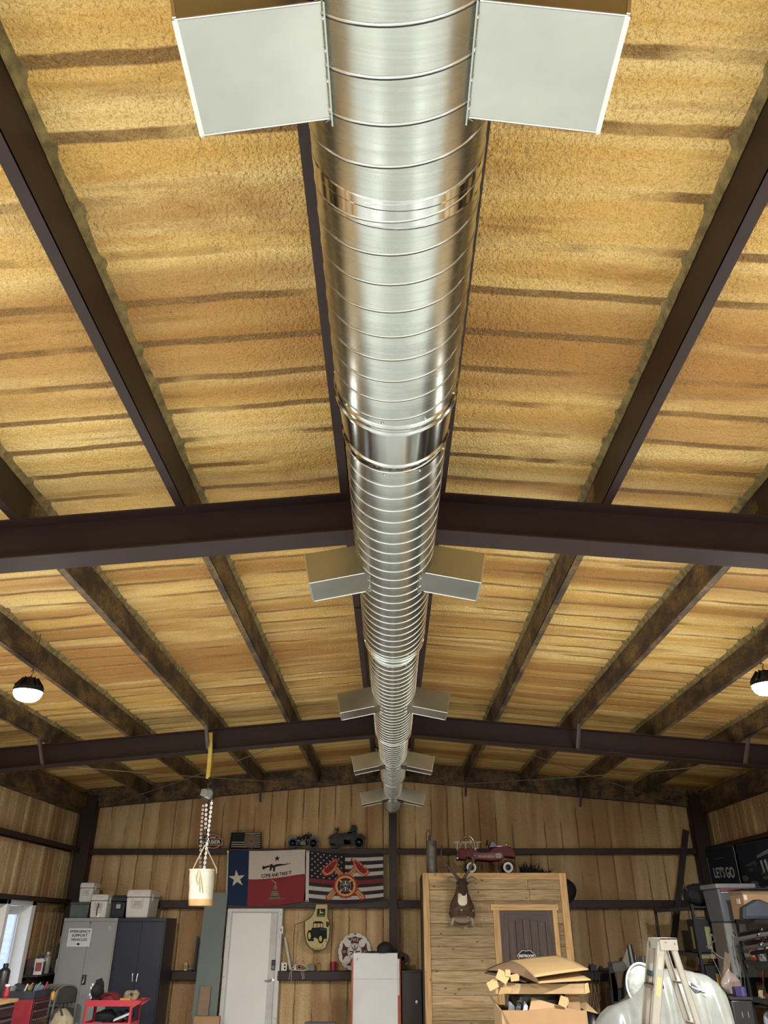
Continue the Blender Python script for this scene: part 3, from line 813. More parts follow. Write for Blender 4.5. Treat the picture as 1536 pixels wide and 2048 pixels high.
# shelf board on the left girt with bottles, boxes and cans
b = MB(); b.bx(-5.93, -5.60, 14.09, 15.34, 1.062, 1.085); b.obj('shelf_board', mat('#2a2726', .7), wall_left)
ZS = 1.086
def on_shelf(px, depth=0.0): 
    q = PX(px, 1943, -5.76 + depth); return q.x, min(q.y, 15.25)
def bottle(name, label, x, y, z, r, h, col, capcol, cat='bottle', neck=.35, shoulder=.72, cap_h=.12, group=None, labelband=None):
    t = thing(name, label, cat, (x, y, z), 0, group)
    b = MB(); b.lathe([(r * .92, 0), (r, h * .03), (r, h * shoulder), (r * .9, h * (shoulder + .05)), (r * neck, h * (1 - cap_h) - .002), (r * neck, h * (1 - cap_h))], 16); b.obj('body', mat(col, .35), t, smooth=35)
    b = MB(); b.lathe([(r * neck * 1.15, h * (1 - cap_h) + .0), (r * neck * 1.15, h - .004), (r * neck * .9, h)], 14); b.obj('cap', mat(capcol, .4), t, smooth=35)
    if labelband:
        b = MB(); b.lathe([(r * 1.01, h * .2), (r * 1.01, h * .55)], 16); b.obj('label_band', mat(labelband, .5), t, smooth=True)
    return t
def carton(name, label, x, y, z, sx, sy, sz, col, cat='box', rz=0.0, flap=None, group=None, bevel=.004):
    t = thing(name, label, cat, (x, y, z), rz, group)
    b = MB(); b.box((0, 0, sz / 2), (sx, sy, sz)); b.obj('body', mat(col, .6), t, bevel=bevel)
    if flap:
        b = MB(); b.box((0, -sy / 2 - .001, sz * .5), (sx * .7, .003, sz * .55)); b.obj('label_panel', mat(flap, .5), t)
    b = MB(); b.box((0, 0, sz + .002), (sx * 1.01, sy * 1.01, .004)); b.obj('lid', mat(col, .55), t)
    return t
x, y = on_shelf(49); carton('metal_box', 'low black box on the left wall shelf beside the doorway', x, 14.15, ZS, .10, .10, .10, '#1d1e20')
x, y = on_shelf(60, -.08); carton('carton', 'mauve carton behind the red and white box on the wall shelf', x, y, ZS, .10, .10, .22, '#5a4048')
x, y = on_shelf(74, .07); carton('carton', 'white and red box in front on the left wall shelf', x, y, ZS, .13, .14, .22, '#c7c4bf', flap='#8a2a2e', rz=.5)
x, y = on_shelf(78, -.1); bottle('bottle', 'blue grey oil bottle behind the red and white box', x, y, ZS, .055, .30, '#4b5264', '#5a5f78')
x, y = on_shelf(84, .06); bottle('spray_can', 'small purple spray can on the left wall shelf', x, y, ZS, .03, .2, '#463a5a', '#cfcfd0', 'spray can', .8, .85)
x, y = on_shelf(90, .05); bottle('jug', 'beige plastic jug in the middle of the left wall shelf', x, y, ZS, .06, .31, '#8d877e', '#b9b39c', 'jug', .4, .7)
x, y = on_shelf(99, .12); t = bottle('spray_bottle', 'white spray bottle with a dark green trigger on the wall shelf', x, 15.0, ZS, .05, .24, '#c9cac4', '#23382e', 'spray bottle', .4, .75)
b = MB(); b.box((0, 0, .27), (.04, .11, .05)); b.box((0, -.06, .24), (.015, .02, .07)); b.box((0, 0, .25), (.03, .03, .06)); b.obj('trigger', mat('#20352b', .4), t, bevel=.005)
t = thing('box', 'tall navy box with white lettering beside the grey cabinet', 'box', (-5.70, 15.22, ZS)); b = MB(); b.box((0, 0, .19), (.15, .15, .38)); b.obj('body', mat('#232c3e', .5), t, bevel=.004)
cv = Canvas(8, 26, 60, 180, '#232c3e'); cv.text('Micro', 4, 14, 18, 5, '#d5d8dc', rot=-PI / 2); cv.obj('print', lambda x, y: (-.04 + x * .01, -.0765, .06 + y * .012), t, world=False)
b = MB(); b.ball((0, 0, .47), (.09, .08, .10), 12, 8); b.jitter(.03, 9); b.obj('bag_on_top', mat('#8b8f90', .35, trans=.2), t, smooth=True)

# near tool chest with a wooden top
def chest(label, X0, X1, Y0, Y1, H, m_side, m_dr, top, rows):
    t = thing('tool_chest', label, 'tool chest', ((X0 + X1) / 2, (Y0 + Y1) / 2, 0)); hx, hy = (X1 - X0) / 2, (Y1 - Y0) / 2
    zt = H - (.035 if top else 0)
    b = MB(); b.bx(-hx, hx - .02, -hy, hy, .12, zt); b.obj('body', m_side, t, bevel=.004)
    n = rows; h = (zt - .14) / n
    for k in range(n):
        b = MB(); b.bx(hx - .02, hx, -hy + .02, hy - .02, .13 + k * h + .005, .13 + (k + 1) * h - .006); dr_ = b.obj('drawer', m_dr, t, bevel=.005)
        b = MB(); b.beam((hx + .012, -hy + .04, .13 + (k + 1) * h - .03), (hx + .012, hy - .04, .13 + (k + 1) * h - .03), .02, .016); b.obj('pull', mat('#7d7474', .35, .6), dr_, bevel=.004)
    for sx in (-1, 1):
        for sy in (-1, 1):
            b = MB(); b.cyl((sx * (hx - .07), sy * (hy - .08) - .02, .06), (sx * (hx - .07), sy * (hy - .08) + .02, .06), .06); b.bx(sx * (hx - .07) - .02, sx * (hx - .07) + .02, sy * (hy - .08) - .03, sy * (hy - .08) + .03, .07, .125); b.obj('caster', BLK, t)
    if top:
        b = MB(); b.bx(-hx - .02, hx + .02, -hy - .02, hy + .02, zt, H); b.obj('wooden_top', wood('#c9a878', '#a9814e', 1, 5, .5, False), t, bevel=.004)
    return t
RED = mat('#8e2a35', .4, 0, .06, 4); DKRED = mat('#3b1c22', .35, 0, .1, 6); DKBLUE = mat('#1b1c26', .35, 0, .1, 6)
chest('dark tool chest with a pale wooden top at the left picture edge', -5.3, -4.62, 9.6, 11.1, .985, BLKM, mat('#2a1c24', .35), True, 6)
chest('red sided tool chest with dark drawers under a black tote', -5.34, -4.81, 12.15, 12.72, .895, RED, DKRED, False, 8)
bottle('soda_can', 'red can with a silver top standing on the wooden chest top', PX(13, 1985, -4.75).x, PX(13, 1985, -4.75).y, .986, .035, .15, '#7c1f2b', '#c9c9cc', 'can', .8, .8, .25, labelband='#8f2733')
t = thing('tape_roll', 'roll of red tape lying on the wooden chest top', 'tape', (-4.76, 10.68, .986)); b = MB(); b.lathe([(.055, 0), (.085, 0), (.085, .045), (.055, .045), (.055, 0)], 24); b.obj('tape', mat('#b5605c', .4), t, smooth=35)
b = MB(); b.lathe([(.050, 0), (.0545, 0), (.0545, .045), (.050, .045), (.05, 0)], 24); b.obj('core', mat('#b89a70', .7), t, smooth=35)
bottle('jug', 'large black bottle cut by the left picture edge on the chest', PX(1, 1985, -4.95).x, PX(1, 1985, -4.95).y, .986, .07, .36, '#1e2024', '#15161a', 'bottle', .4, .75)

# black tote of odds and ends on the red chest
t = thing('tool_tote', 'black open tote full of rags and tools on the red tool chest', 'tote', (-5.075, 12.435, .895))
b = MB(); wo, do, h = .25, .27, .10
for sx in (-1, 1): b.bx(sx * wo, sx * (wo - .012), -do, do, 0.01, h)
for sy in (-1, 1): b.bx(-wo + .012, wo - .012, sy * do, sy * (do - .012), 0.01, h)
b.bx(-wo, wo, -do, do, 0, .012); b.obj('bin', mat('#30343b', .5), t)
rr = random.Random(3)
for k, (c, nm) in enumerate((('#7e868d', 'grey_rag'), ('#33363b', 'dark_rag'), ('#9a8f4c', 'yellow_rag'), ('#6d7f92', 'blue_rag'))):
    b = MB(); b.ball((-.12 + .09 * k * .8, -.17 + .11 * k, .10), (.09, .09, .06), 12, 8); b.jitter(.05, 8, k); b.obj(nm, mat(c, .85), t, smooth=True)
for k in range(5):
    b = MB(); p = Vector((rr.uniform(.02, .2), -.2 + .1 * k, .06)); b.cyl(p, p + Vector((rr.uniform(-.02, .10), rr.uniform(-.06, .06), .12)), .013, .010, 8); b.obj('tool_handle', mat(['#d8d6cf', '#23252a', '#c48b3a', '#9fa2a5', '#b3343a'][k], .4), t, smooth=35)
t = thing('yellow_torch', 'yellow headed hand lamp hanging on the chest corner by the chairs', 'lamp', (-4.79, 12.66, .93)); b = MB(); b.ball((.03, .0, -.02), (.028, .04, .06), 12, 8); b.obj('head', mat('#c08f3e', .4), t, smooth=True); b = MB(); b.tube([(.03, 0, .03), (.02, .0, .05), (-.006, 0, .03)], .009, 6); b.obj('cable', BLK, t, smooth=True)

# folding chairs leaning in a row
OLIVE = mat('#4b4d45', .45, .2, .08, 6); TUBE = mat('#96938a', .35, .4, .06)
def folding_chair(label):
    t = thing('folding_chair', label, 'chair', (0, 0, 0), 0, 'folded chairs by the grey cabinet')
    W, H = .23, .985
    arc = [(-W, -.0, 0.0), (-W * .98, 0, .5), (-W * .93, 0, H - .10)] + [(-W * .93 * math.cos(a), 0, H - .10 + .09 * math.sin(a)) for a in [PI * k / 8 for k in range(1, 8)]] + [(W * .93, 0, H - .10), (W * .98, 0, .5), (W, 0, 0)]
    b = MB(); b.tube(arc, .012, 8); b.obj('frame', TUBE, t, smooth=True)
    def back(u, v):
        x = (-W * .9 + 2 * W * .9 * u); z = .74 + .215 * v
        lim = W * .88 if z < H - .10 else W * .88 * math.sqrt(max(0.02, 1 - ((z - H + .10) / .09) ** 2))
        return Vector((max(-lim, min(lim, x)), -.004 - .012 * math.sin(PI * u), z))
    b = MB(); b.grid(12, 8, back); b.obj('backrest', OLIVE, t, smooth=True, thick=.004)
    b = MB(); b.loft([[Vector((sx * W * k, -.022 + dy, zz)) for sx, dy in ((-1, 0), (1, 0), (1, .02), (-1, .02))] for zz, k in ((.26, .80), (.30, .84), (.62, .84), (.68, .76))]); b.obj('seat', OLIVE, t, bevel=.008, smooth=True)
    b = MB(); b.bx(-.02, .025, -.027, -.021, .43, .50); b.obj('label_plate', mat('#83857c', .5), t)
    b = MB(); b.tube([(-W * .8, .03, 0), (-W * .78, .025, .62)], .010, 6); b.obj('rear_leg', TUBE, t, smooth=True)
    b = MB(); b.tube([(W * .8, .03, 0), (W * .78, .025, .62)], .010, 6); b.obj('rear_leg', TUBE, t, smooth=True)
    b = MB(); b.beam((-W * .95, 0, .2), (W * .95, 0, .2), .016, .016); b.obj('cross_bar', TUBE, t)
    return t
names = ['olive folded chair at the front of the leaning row', 'second folded chair from the front of the leaning row', 'third folded chair from the front of the leaning row', 'fourth folded chair from the front of the leaning row', 'rearmost folded chair of the leaning row, half hidden by the tote']
fc = folding_chair(names[0]); th = math.radians(64); nv = Vector((math.sin(th), -math.cos(th), 0))
pc = PY(136, 1972, 13.72)
for k in range(5):
    o = fc if k == 0 else copy_tree(fc)
    o['label'] = names[k]; o.location = Vector((pc.x, 13.72, 0)) - nv * .085 * k; o.rotation_euler = (math.radians(0), 0, th)
# tan canvas sack in front of the chairs
ps = PY(122, 2035, 13.0)
t = thing('canvas_sack', 'tan canvas sack standing in front of the folded chairs', 'sack', (ps.x, 13.0, 0))
b = MB(); b.loft([[Vector((rx * math.cos(a) * (1 + .1 * math.sin(3 * a)), rx * .7 * math.sin(a), z)) for a in [2 * PI * i / 18 for i in range(18)]] for z, rx in ((0, .13), (.05, .16), (.35, .17), (.6, .15), (.68, .10), (.74, .05))]); b.jitter(.03, 7, 2); b.obj('bag', mat('#a1957a', .9, 0, .2, 9), t, smooth=True)
b = MB(); b.tube([(-.1, -.09, .6), (-.07, -.12, .72), (.0, -.1, .75), (.05, -.1, .66)], .014, 6); b.obj('strap', mat('#3b352c', .8), t, smooth=True)

# red service cart
CRED = mat('#b0303c', .38, 0, .05, 4)
c0, c1 = PY(171, 2006, 12.7), PY(266, 2006, 12.7)
cx = (c0.x + c1.x) / 2; cw = (c1.x - c0.x) / 2; cdp = .21
t = thing('service_cart', 'red metal service cart piled with bags and clothes', 'cart', (cx, 12.7 + cdp, 0))
for sx in (-1, 1):
    for sy in (-1, 1):
        b = MB(); b.bx(sx * cw, sx * (cw - .035), sy * cdp, sy * (cdp - .004), .09, .86); b.bx(sx * cw, sx * (cw - .004), sy * cdp, sy * (cdp - .035), .09, .86); lg = b.obj('leg', CRED, t)
        b = MB(); b.cyl((sx * (cw - .02), sy * (cdp - .02) - .012, .045), (sx * (cw - .02), sy * (cdp - .02) + .012, .045), .045); b.bx(sx * (cw - .02) - .006, sx * (cw - .02) + .006, sy * (cdp - .02) - .02, sy * (cdp - .02) + .02, .05, .095); b.obj('caster', BLK, lg)
        for z in (.845, .785, .59, .54):
            b = MB(); b.ball((sx * (cw - .018), sy * (cdp + .001), z), .007, 6, 5); b.obj('bolt', CHROME, lg)
for z, lip in ((.78, .075), (.53, .06), (.15, .06)):
    b = MB(); b.bx(-cw + .004, cw - .004, -cdp + .004, cdp - .004, z, z + .004)
    for sy in (-1, 1): b.bx(-cw, cw, sy * (cdp + .004), sy * (cdp), z, z + lip)
    for sx in (-1, 1): b.bx(sx * (cw + .003), sx * cw, -cdp, cdp, z, z + lip)
    b.obj('tray', CRED, t)
for sy in (-1, 1):
    b = MB(); b.prism([(cw, .855), (cw + .12, .85), (cw + .12, .83), (cw, .76)], .005, TR((0, sy * (cdp + .006), 0))); b.obj('handle_bracket', CRED, t)
b = MB(); b.cyl((cw + .11, -cdp - .02, .842), (cw + .11, cdp + .02, .842), .014); b.obj('handle_bar', mat('#7a1d2a', .35), t, smooth=35)
def soft(name, label, cat, loc, r, col, seed, amp=.04, fr=6, extra=None, rz=0):
    q = thing(name, label, cat, loc, rz); b = MB(); b.ball((0, 0, r[2]), r, 36, 24); b.jitter(amp, fr, seed); b.jitter(amp * .6, fr * 2.6, seed + 1); b.jitter(amp * .25, fr * 7, seed + 2)
    mn = min(p.z for p in b.v)
    for i, p in enumerate(b.v): b.v[i] = Vector((p.x, p.y, max(p.z - mn, 0.0) if True else 0))
    b.obj('body', mat(col, .85, 0, .2, 10), q, smooth=True); return q
zt = .785; yy = 12.7 + cdp
def cxp(px, y=2003): return PY(px, y, yy).x
t = soft('jacket', 'black jacket with white marks heaped at the left end of the cart', 'jacket', (cxp(192), yy, zt), (.07, .12, .15), '#1a1b1d', 3)
for k in range(6):
    b = MB(); b.box((-.06 + .02 * (k % 2), -.105 - .012 * (k % 3), .05 + .04 * k), (.018, .006, .03)); b.obj('white_mark', mat('#d7d8d8', .6), t)
t = soft('duffel_bag', 'dark red bag in the middle of the red cart top', 'bag', (cxp(221), yy, zt), (.125, .14, .08), '#6f1f27', 5, .02)
b = MB(); b.tube([(-.1, -.14, .09), (-.05, -.16, .15), (.05, -.16, .15), (.1, -.14, .09)], .01, 6); b.obj('strap', mat('#57181f', .8), t, smooth=True)
t = soft('canvas_bag', 'tan bag with a black buckle at the right end of the cart', 'bag', (cxp(258, 2000), yy + .08, zt), (.095, .09, .095), '#95866a', 9, .035)
b = MB(); b.box((.03, -.11, .13), (.035, .02, .03)); b.obj('buckle', BLK, t)
t = carton('yellow_box', 'small yellow orange box at the front of the cart top', cxp(257), 12.76, zt, .15, .06, .085, '#c88a3a')
zm = .535
soft('dark_clothes', 'dark clothes bundled on the lower tray of the red cart', 'clothes', (cxp(214), yy + .07, zm), (.15, .08, .09), '#17181c', 12, .025)
t = thing('paper_pad', 'white papers lying at the front of the cart lower tray', 'paper', (cxp(203), 12.775, zm)); b = MB(); b.box((0, 0, .02), (.17, .08, .04), Matrix.Rotation(.1, 3, 'Z')); b.obj('sheets', mat('#d2d3d5', .7), t, bevel=.003); b = MB(); b.box((0.03, .0, .05), (.1, .06, .016), Matrix.Rotation(-.3, 3, 'Z')); b.obj('cover', mat('#6b6b70', .5), t)
t = thing('shirt', 'black and white striped shirt on the right of the lower tray', 'shirt', (cxp(255), yy, zm)); b = MB(); b.grid(12, 10, lambda u, v: Vector((-.10 + .20 * u, -.14 + .2 * v, .05 + .10 * math.sin(PI * v) + .05 * u + .015 * math.sin(u * 14)))); b.obj('cloth', BLK, t, smooth=True, thick=.02); b = MB(); b.grid(10, 2, lambda u, v: Vector((-.12 + .24 * u, -.155 + .02 * v, .06 + .09 * u + .03 * v))); b.obj('white_trim', mat('#c9c9ca', .7), t, smooth=True, thick=.01)
# ------------------------------------------------------------------ middle: hoist, signs, flags, door, wall things
def corners(px4, Y):
    """px4: top-left, top-right, bottom-left, bottom-right picture corners on the plane Y -> bilinear map of (0..1, 0..1 up)"""
    tl, tr, bl, br = (PY(*p, Y) for p in px4)
    return lambda u, v: (bl.lerp(br, u)).lerp(tl.lerp(tr, u), v)

# chain hoist with strap and canvas bucket
sp = PY(423, 1462, 10.52)
t = thing('lifting_strap', 'yellow webbing strap looped over the second rafter, holding the hoist', 'strap', (sp.x, 10.52, 3.42))
b = MB(); yv = lambda p: Vector(p)
zr = raft_pt(sp.x, RAFT_BOT); ztp = raft_pt(sp.x, RAFT_TOP)
hz = PY(414, 1562, 10.52)
dx = hz.x - sp.x
b.beam((-.012, 0.0, ztp - .06 - 3.42), (.012, .0, zr - .02 - 3.42), .055, .006, up=(0, 1, 0)); b.beam((.012, 0, zr - .015 - 3.42), (dx, .03, hz.z + .035 - 3.42), .05, .006, up=(0, 1, 0)); b.obj('webbing', mat('#c2aa4e', .7, 0, .15, 12), t)
b = MB(); b.beam((-.012, .26, ztp - .06 - 3.42), (-.01, .24, zr - 3.42), .055, .006, up=(0, 1, 0)); b.beam((-.01, .24, zr - 3.42), (dx + .012, .05, hz.z + .035 - 3.42), .05, .006, up=(0, 1, 0)); b.obj('webbing', mat('#a8923f', .7, 0, .15, 12), t)
hb = PY(415, 1588, 10.54)
t = thing('chain_hoist', 'grey steel chain hoist with hanging chains below the yellow strap', 'hoist', tuple(hb))
b = MB(); b.tube([(-.005, 0, .20), (.03, 0, .19), (.035, 0, .14), (0, 0, .115), (-.03, 0, .14), (-.035, 0, .175)], .013, 8); b.cyl((0, 0, .06), (0, 0, .125), .016); b.obj('top_hook', mat('#2f3133', .4, .8), t, smooth=True)
b = MB(); T = Matrix.Rotation(.5, 4, 'Z') @ Matrix.Rotation(PI / 2, 4, 'X'); b.lathe([(0, -.07), (.05, -.07), (.075, -.055), (.08, 0), (.075, .055), (.05, .07), (0, .07)], 8, T); b.obj('housing', mat('#8b8d8e', .3, .9), t, bevel=.006, smooth=30)
b = MB(); b.prism([(-.055, -.03), (.02, -.05), (.05, -.01), (.03, .05), (-.04, .05)], .03, TR((-.03, -.075, 0), (math.cos(.5), math.sin(.5), 0))); b.obj('cover_plate', mat('#a9abab', .25, .9), t, bevel=.006)
b = MB(); b.box((.055, .03, -.02), (.06, .08, .1)); b.obj('gear_case', mat('#3a3c3e', .4, .7), t, bevel=.012)
def chain(name, p0, p1, m, r=.004, link=.034, sag=0.0):
    b = MB(); p0, p1 = Vector(p0), Vector(p1); n = max(2, int((p1 - p0).length / (link * .78)))
    for k in range(n):
        a = (k + .5) / n; c = p0.lerp(p1, a) + Vector((sag * math.sin(PI * a), 0, 0)); d = (p1 - p0).normalized()
        x, y, z = frame_from(d); s = x if k % 2 else y
        b.tube([c + d * (math.cos(q) * link / 2) + s * (math.sin(q) * link * .32) for q in [2 * PI * i / 8 for i in range(8)]], r, 5, True)
    return b.obj(name, m, t, smooth=True, world=False, kind='stuff')
W = lambda px, py: PY(px, py, 10.54) - hb
chain('hand_chain', W(424, 1600), W(408, 1742), mat('#d9d6cc', .35, .5), .0055)
chain('load_chain', W(413, 1604), W(411, 1664), mat('#8c8d8e', .3, .9))
chain('slack_chain', W(407, 1606), W(401, 1735), mat('#77716a', .35, .8), .0035, .03, -.012)
q = W(410, 1674)
b = MB(); b.tube([q + Vector(p) for p in ((0, 0, .06), (0, 0, .03), (.03, 0, .01), (.035, 0, -.03), (.0, 0, -.055), (-.028, 0, -.035))], .013, 8); b.cyl(q + Vector((0, 0, .03)), q + Vector((0, 0, .10)), .02, .012); b.obj('load_hook', mat('#3c3e40', .25, .9), t, smooth=True)
bk = PY(401, 1812, 10.54); btop = PY(404, 1740, 10.54); H = btop.z - bk.z
t = thing('canvas_bucket', 'white canvas bucket with a tan bottom hanging from the hoist', 'bucket', tuple(bk))
def bring(z, r, k=0.0): return [Vector((r * math.cos(a) + (btop.x - bk.x) * z / H, r * math.sin(a) * .92, z + k * math.cos(a))) for a in [2 * PI * i / 28 for i in range(28)]]
b = MB(); b.loft([bring(z * H, r) for z, r in ((.17, .143), (.3, .146), (.5, .148), (.75, .150), (.98, .153), (1.0, .150), (.95, .144), (.3, .138))], cap=False); b.jitter(.006, 14); b.obj('canvas', mat('#bdb9a8', .85, 0, .10, 9, .3), t, smooth=True)
b = MB(); b.loft([bring(z * H, r) for z, r in ((0, .12), (.01, .142), (.1, .146), (.185, .1455))]); b.obj('leather_base', mat('#b08d62', .7, 0, .2, 8), t, smooth=True)
b = MB(); b.tube(bring(H, .153), .008, 6, True); b.obj('rim', mat('#cfc9b2', .8), t, smooth=True)
ap = PY(410, 1690, 10.54) - bk
b = MB(); b.tube([ap, Vector((-.145, 0, H))], .008, 6); b.obj('rope_handle', mat('#b3a388', .9), t, smooth=True)
b = MB(); b.tube([ap, Vector((.155, 0, H + .01))], .008, 6); b.tube([Vector((.155, 0, H + .01)), Vector((.165, -.03, H - .04))], .008, 6); b.obj('rope_handle', mat('#9a8b72', .9), t, smooth=True)
b = MB(); b.tube([(-.04, -.139, H), (-.06, -.152, H - .10), (-.035, -.156, H - .17), (-.015, -.150, H - .1), (-.03, -.142, H)], .006, 6); b.tube([(-.03, -.142, H), (.005, -.15, H - .12), (.035, -.152, H - .25), (.0, -.153, H - .24), (-.025, -.146, H - .04)], .006, 6); b.obj('tie_cord', mat('#b9ab86', .8), t, smooth=True)

YG = 15.415            # front face of the back wall girts
# sign: round workshop emblem with a name bar
cv = Canvas(52, 40, 260, 200, '#000000')
cv.ell(32, 20, 17, 17, '#b9a99c'); cv.ell(32, 20, 15.6, 15.6, '#7a3b3e'); cv.ell(32, 20, 10, 14, '#4a2c2e')
for i in range(4):
    for j in range(2): cv.rect(26 + i * 3 + (j % 2) * 1.5, 28 + j * 1.6, 27.5 + i * 3 + (j % 2) * 1.5, 29.6 + j * 1.6, '#d8cfc4')
cv.rect(1, 11, 51, 26.5, '#a89a8c'); cv.rect(2.6, 12.6, 49.4, 25, '#141416'); cv.rect(2.6, 12.6, 6, 25, '#44202a')
cv.text('BARBER', 27, 18.8, 40, 8, '#cfc6ba')
fn = corners(((394, 1666), (446, 1666), (394, 1700), (446, 1700)), YG + .02)
o = thing('sign', 'red round sign with a black name bar behind the hoist chains', 'sign', tuple(fn(.5, 0)))
cv.obj('face', lambda x, y: fn(x / 52, y / 40), o, mask=lambda x, y: (x - 32) ** 2 + (y - 20) ** 2 <= 17.2 ** 2 or (1 <= x <= 51 and 11 <= y <= 26.6), thick=.008)
# plaque: wooden flag with a round emblem, standing on the top girt
cv = Canvas(66, 34, 260, 140, '#141519')
for k in range(7): cv.rect(4 if k < 3 else 30, 3 + k * 4.6, 64, 5.2 + k * 4.6, '#8d8375')
cv.rect(4, 17, 30, 32, '#15181d')
for i in range(9):
    for j in range(6): cv.ell(6 + i * 2.8 + (j % 2) * 1.2, 18.5 + j * 2.5, .6, .6, '#3b4048')
cv.ell(45, 16, 15, 15, '#6b5a4e'); cv.ring(45, 16, 12.2, 13, '#54453c'); cv.star(45, 16, 8, '#5d4d43'); cv.ring(45, 16, 4, 5, '#7a6a5d')
fn = corners(((463, 1665), (523.5, 1665), (458, 1697), (522, 1698)), YG + .05)
pq = thing('flag_plaque', 'dark wooden flag plaque with a round emblem on the top girt', 'plaque', tuple(fn(.5, 0)))
cv.obj('face', lambda x, y: fn(x / 66, y / 34) - Vector((0, .012, 0)), pq)
b = MB(); vs = [fn(0, 0), fn(1, 0), fn(1, 1), fn(0, 1)]; b.add([p + Vector((0, k, 0)) for k in (-.011, .012) for p in vs], [(3, 2, 1, 0), (4, 5, 6, 7), (0, 1, 5, 4), (1, 2, 6, 5), (2, 3, 7, 6), (3, 0, 4, 7)]); b.obj('board', mat('#1a1816', .6), pq, world=True)

# two metal motorcycle models on the top girt
def moto(label, pxl, pxr, pyb, tall, fairing):
    a, c = PY(pxl, pyb, 15.50), PY(pxr, pyb, 15.50); L = c.x - a.x
    t = thing('motorcycle_model', label, 'motorcycle model', ((a.x + c.x) / 2, 15.50, 3.03), 0, None)
    m = mat('#17181b', .35, .5, .1, 12); m2 = mat('#3c3e42', .3, .8); r = L * .165
    for sx in (-1, 1):
        cx_ = sx * (L / 2 - r)
        b = MB(); T = Matrix.Translation((cx_, 0, r)) @ Matrix.Rotation(PI / 2, 4, 'X')
        b.lathe([(r * .70, -.02), (r * .96, -.02), (r, -.008), (r, .008), (r * .96, .02), (r * .70, .02), (r * .7, -.02)], 24, T); wl = b.obj('wheel', m, t, smooth=35)
        b = MB(); b.lathe([(0, -.006), (r * .2, -.012), (r * .2, .012), (0, .006)], 12, T); b.obj('hub', m2, wl)
        for k in range(8):
            b = MB(); an = 2 * PI * k / 8; b.cyl((cx_, 0, r), (cx_ + r * .72 * math.cos(an), 0, r + r * .72 * math.sin(an)), .004, n=5); b.obj('spoke', m2, wl)
        b = MB(); pts = [(cx_ + r * 1.13 * math.cos(an), 0, r + r * 1.13 * math.sin(an)) for an in [math.radians(q) for q in (range(20, 170, 15) if sx < 0 else range(25, 165, 15))]]
        for p, q in zip(pts[:-1], pts[1:]): b.beam(p, q, .045, .008, up=(0, 1, 0))
        b.obj('fender', m if fairing else m2, t)
    b = MB(); b.tube([(L * .30, .02, r), (L * .20, .02, r * 2.2), (L * .16, .02, r * 2.9)], .008, 6); b.tube([(L * .30, -.02, r), (L * .20, -.02, r * 2.2), (L * .16, -.02, r * 2.9)], .008, 6); b.tube([(L * .19, 0, r * 2.5), (-.02 * L, 0, r * 2.1), (-L * .22, 0, r * 1.7), (-L * .33, 0, r), (-.05 * L, 0, r * .6), (.14 * L, 0, r * .7), (L * .2, 0, r * 2.2)], .010, 6); b.obj('frame', m, t, smooth=True)
    b = MB(); b.tube([(L * .15, -.07, r * 2.95), (L * .17, -.03, r * 2.85), (L * .17, .03, r * 2.85), (L * .15, .07, r * 2.95)], .007, 6); b.obj('handlebar', m2, t, smooth=True)
    b = MB(); b.ball((L * .08, 0, r * 2.25), (L * .12, .035, r * .42), 16, 10, Matrix.Rotation(-.18, 3, 'Y')); b.obj('fuel_tank', m, t, smooth=True)
    b = MB(); b.ball((-L * .12, 0, r * 1.95), (L * .12, .03, r * .25), 14, 8, Matrix.Rotation(.12, 3, 'Y')); b.obj('seat', m, t, smooth=True)
    b = MB(); b.box((0, 0, r * 1.05), (L * .2, .05, r * .9)); b.cyl((.02 * L, 0, r * 1.3), (-.05 * L, 0, r * 2.0), .028); b.cyl((.02 * L, 0, r * 1.3), (.10 * L, 0, r * 2.0), .028); b.obj('engine', m2, t, bevel=.01)
    b = MB(); b.tube([(.08 * L, -.04, r * 1.3), (.12 * L, -.045, r * .6), (-.1 * L, -.045, r * .45), (-.42 * L, -.045, r * .5)], .012, 8); b.obj('exhaust', m2, t, smooth=True)
    b = MB(); b.cyl((L * .215, 0, r * 2.5), (L * .26, 0, r * 2.5), .022, .03, 12); b.obj('headlamp', m2, t)
    if fairing:
        b = MB(); b.prism([(-L * .46, r * 1.5), (-L * .30, r * 2.6), (-L * .2, r * 2.35), (.05 * L, r * 2.55), (L * .20, r * 2.8), (L * .24, r * 1.9), (L * .16, r * .55), (-L * .2, r * .5), (-L * .45, r * .9)], .05, TR((0, .025, 0))); b.obj('body_panels', m, t, bevel=.008)
        b = MB(); b.prism([(L * .10, r * 2.8), (L * .12, r * 3.7), (L * .18, r * 3.65), (L * .27, r * 3.45), (L * .28, r * 2.9), (L * .22, r * 2.6)], .10, TR((0, .05, 0))); b.obj('windscreen', m, t, bevel=.01)
        b = MB(); b.prism([(-L * .36, r * 3.1), (-L * .24, r * 3.25), (-L * .22, r * 2.9), (-L * .28, r * 2.5), (-L * .32, r * 2.95)], .05, TR((0, .025, 0))); b.obj('backrest', m, t, bevel=.006)
    return t
moto('smaller grey and black motorcycle model on the top girt', 575.5, 636.5, 1695, 1, False)
moto('larger all black motorcycle model with a windscreen on the top girt', 657, 730, 1699, 1, True)

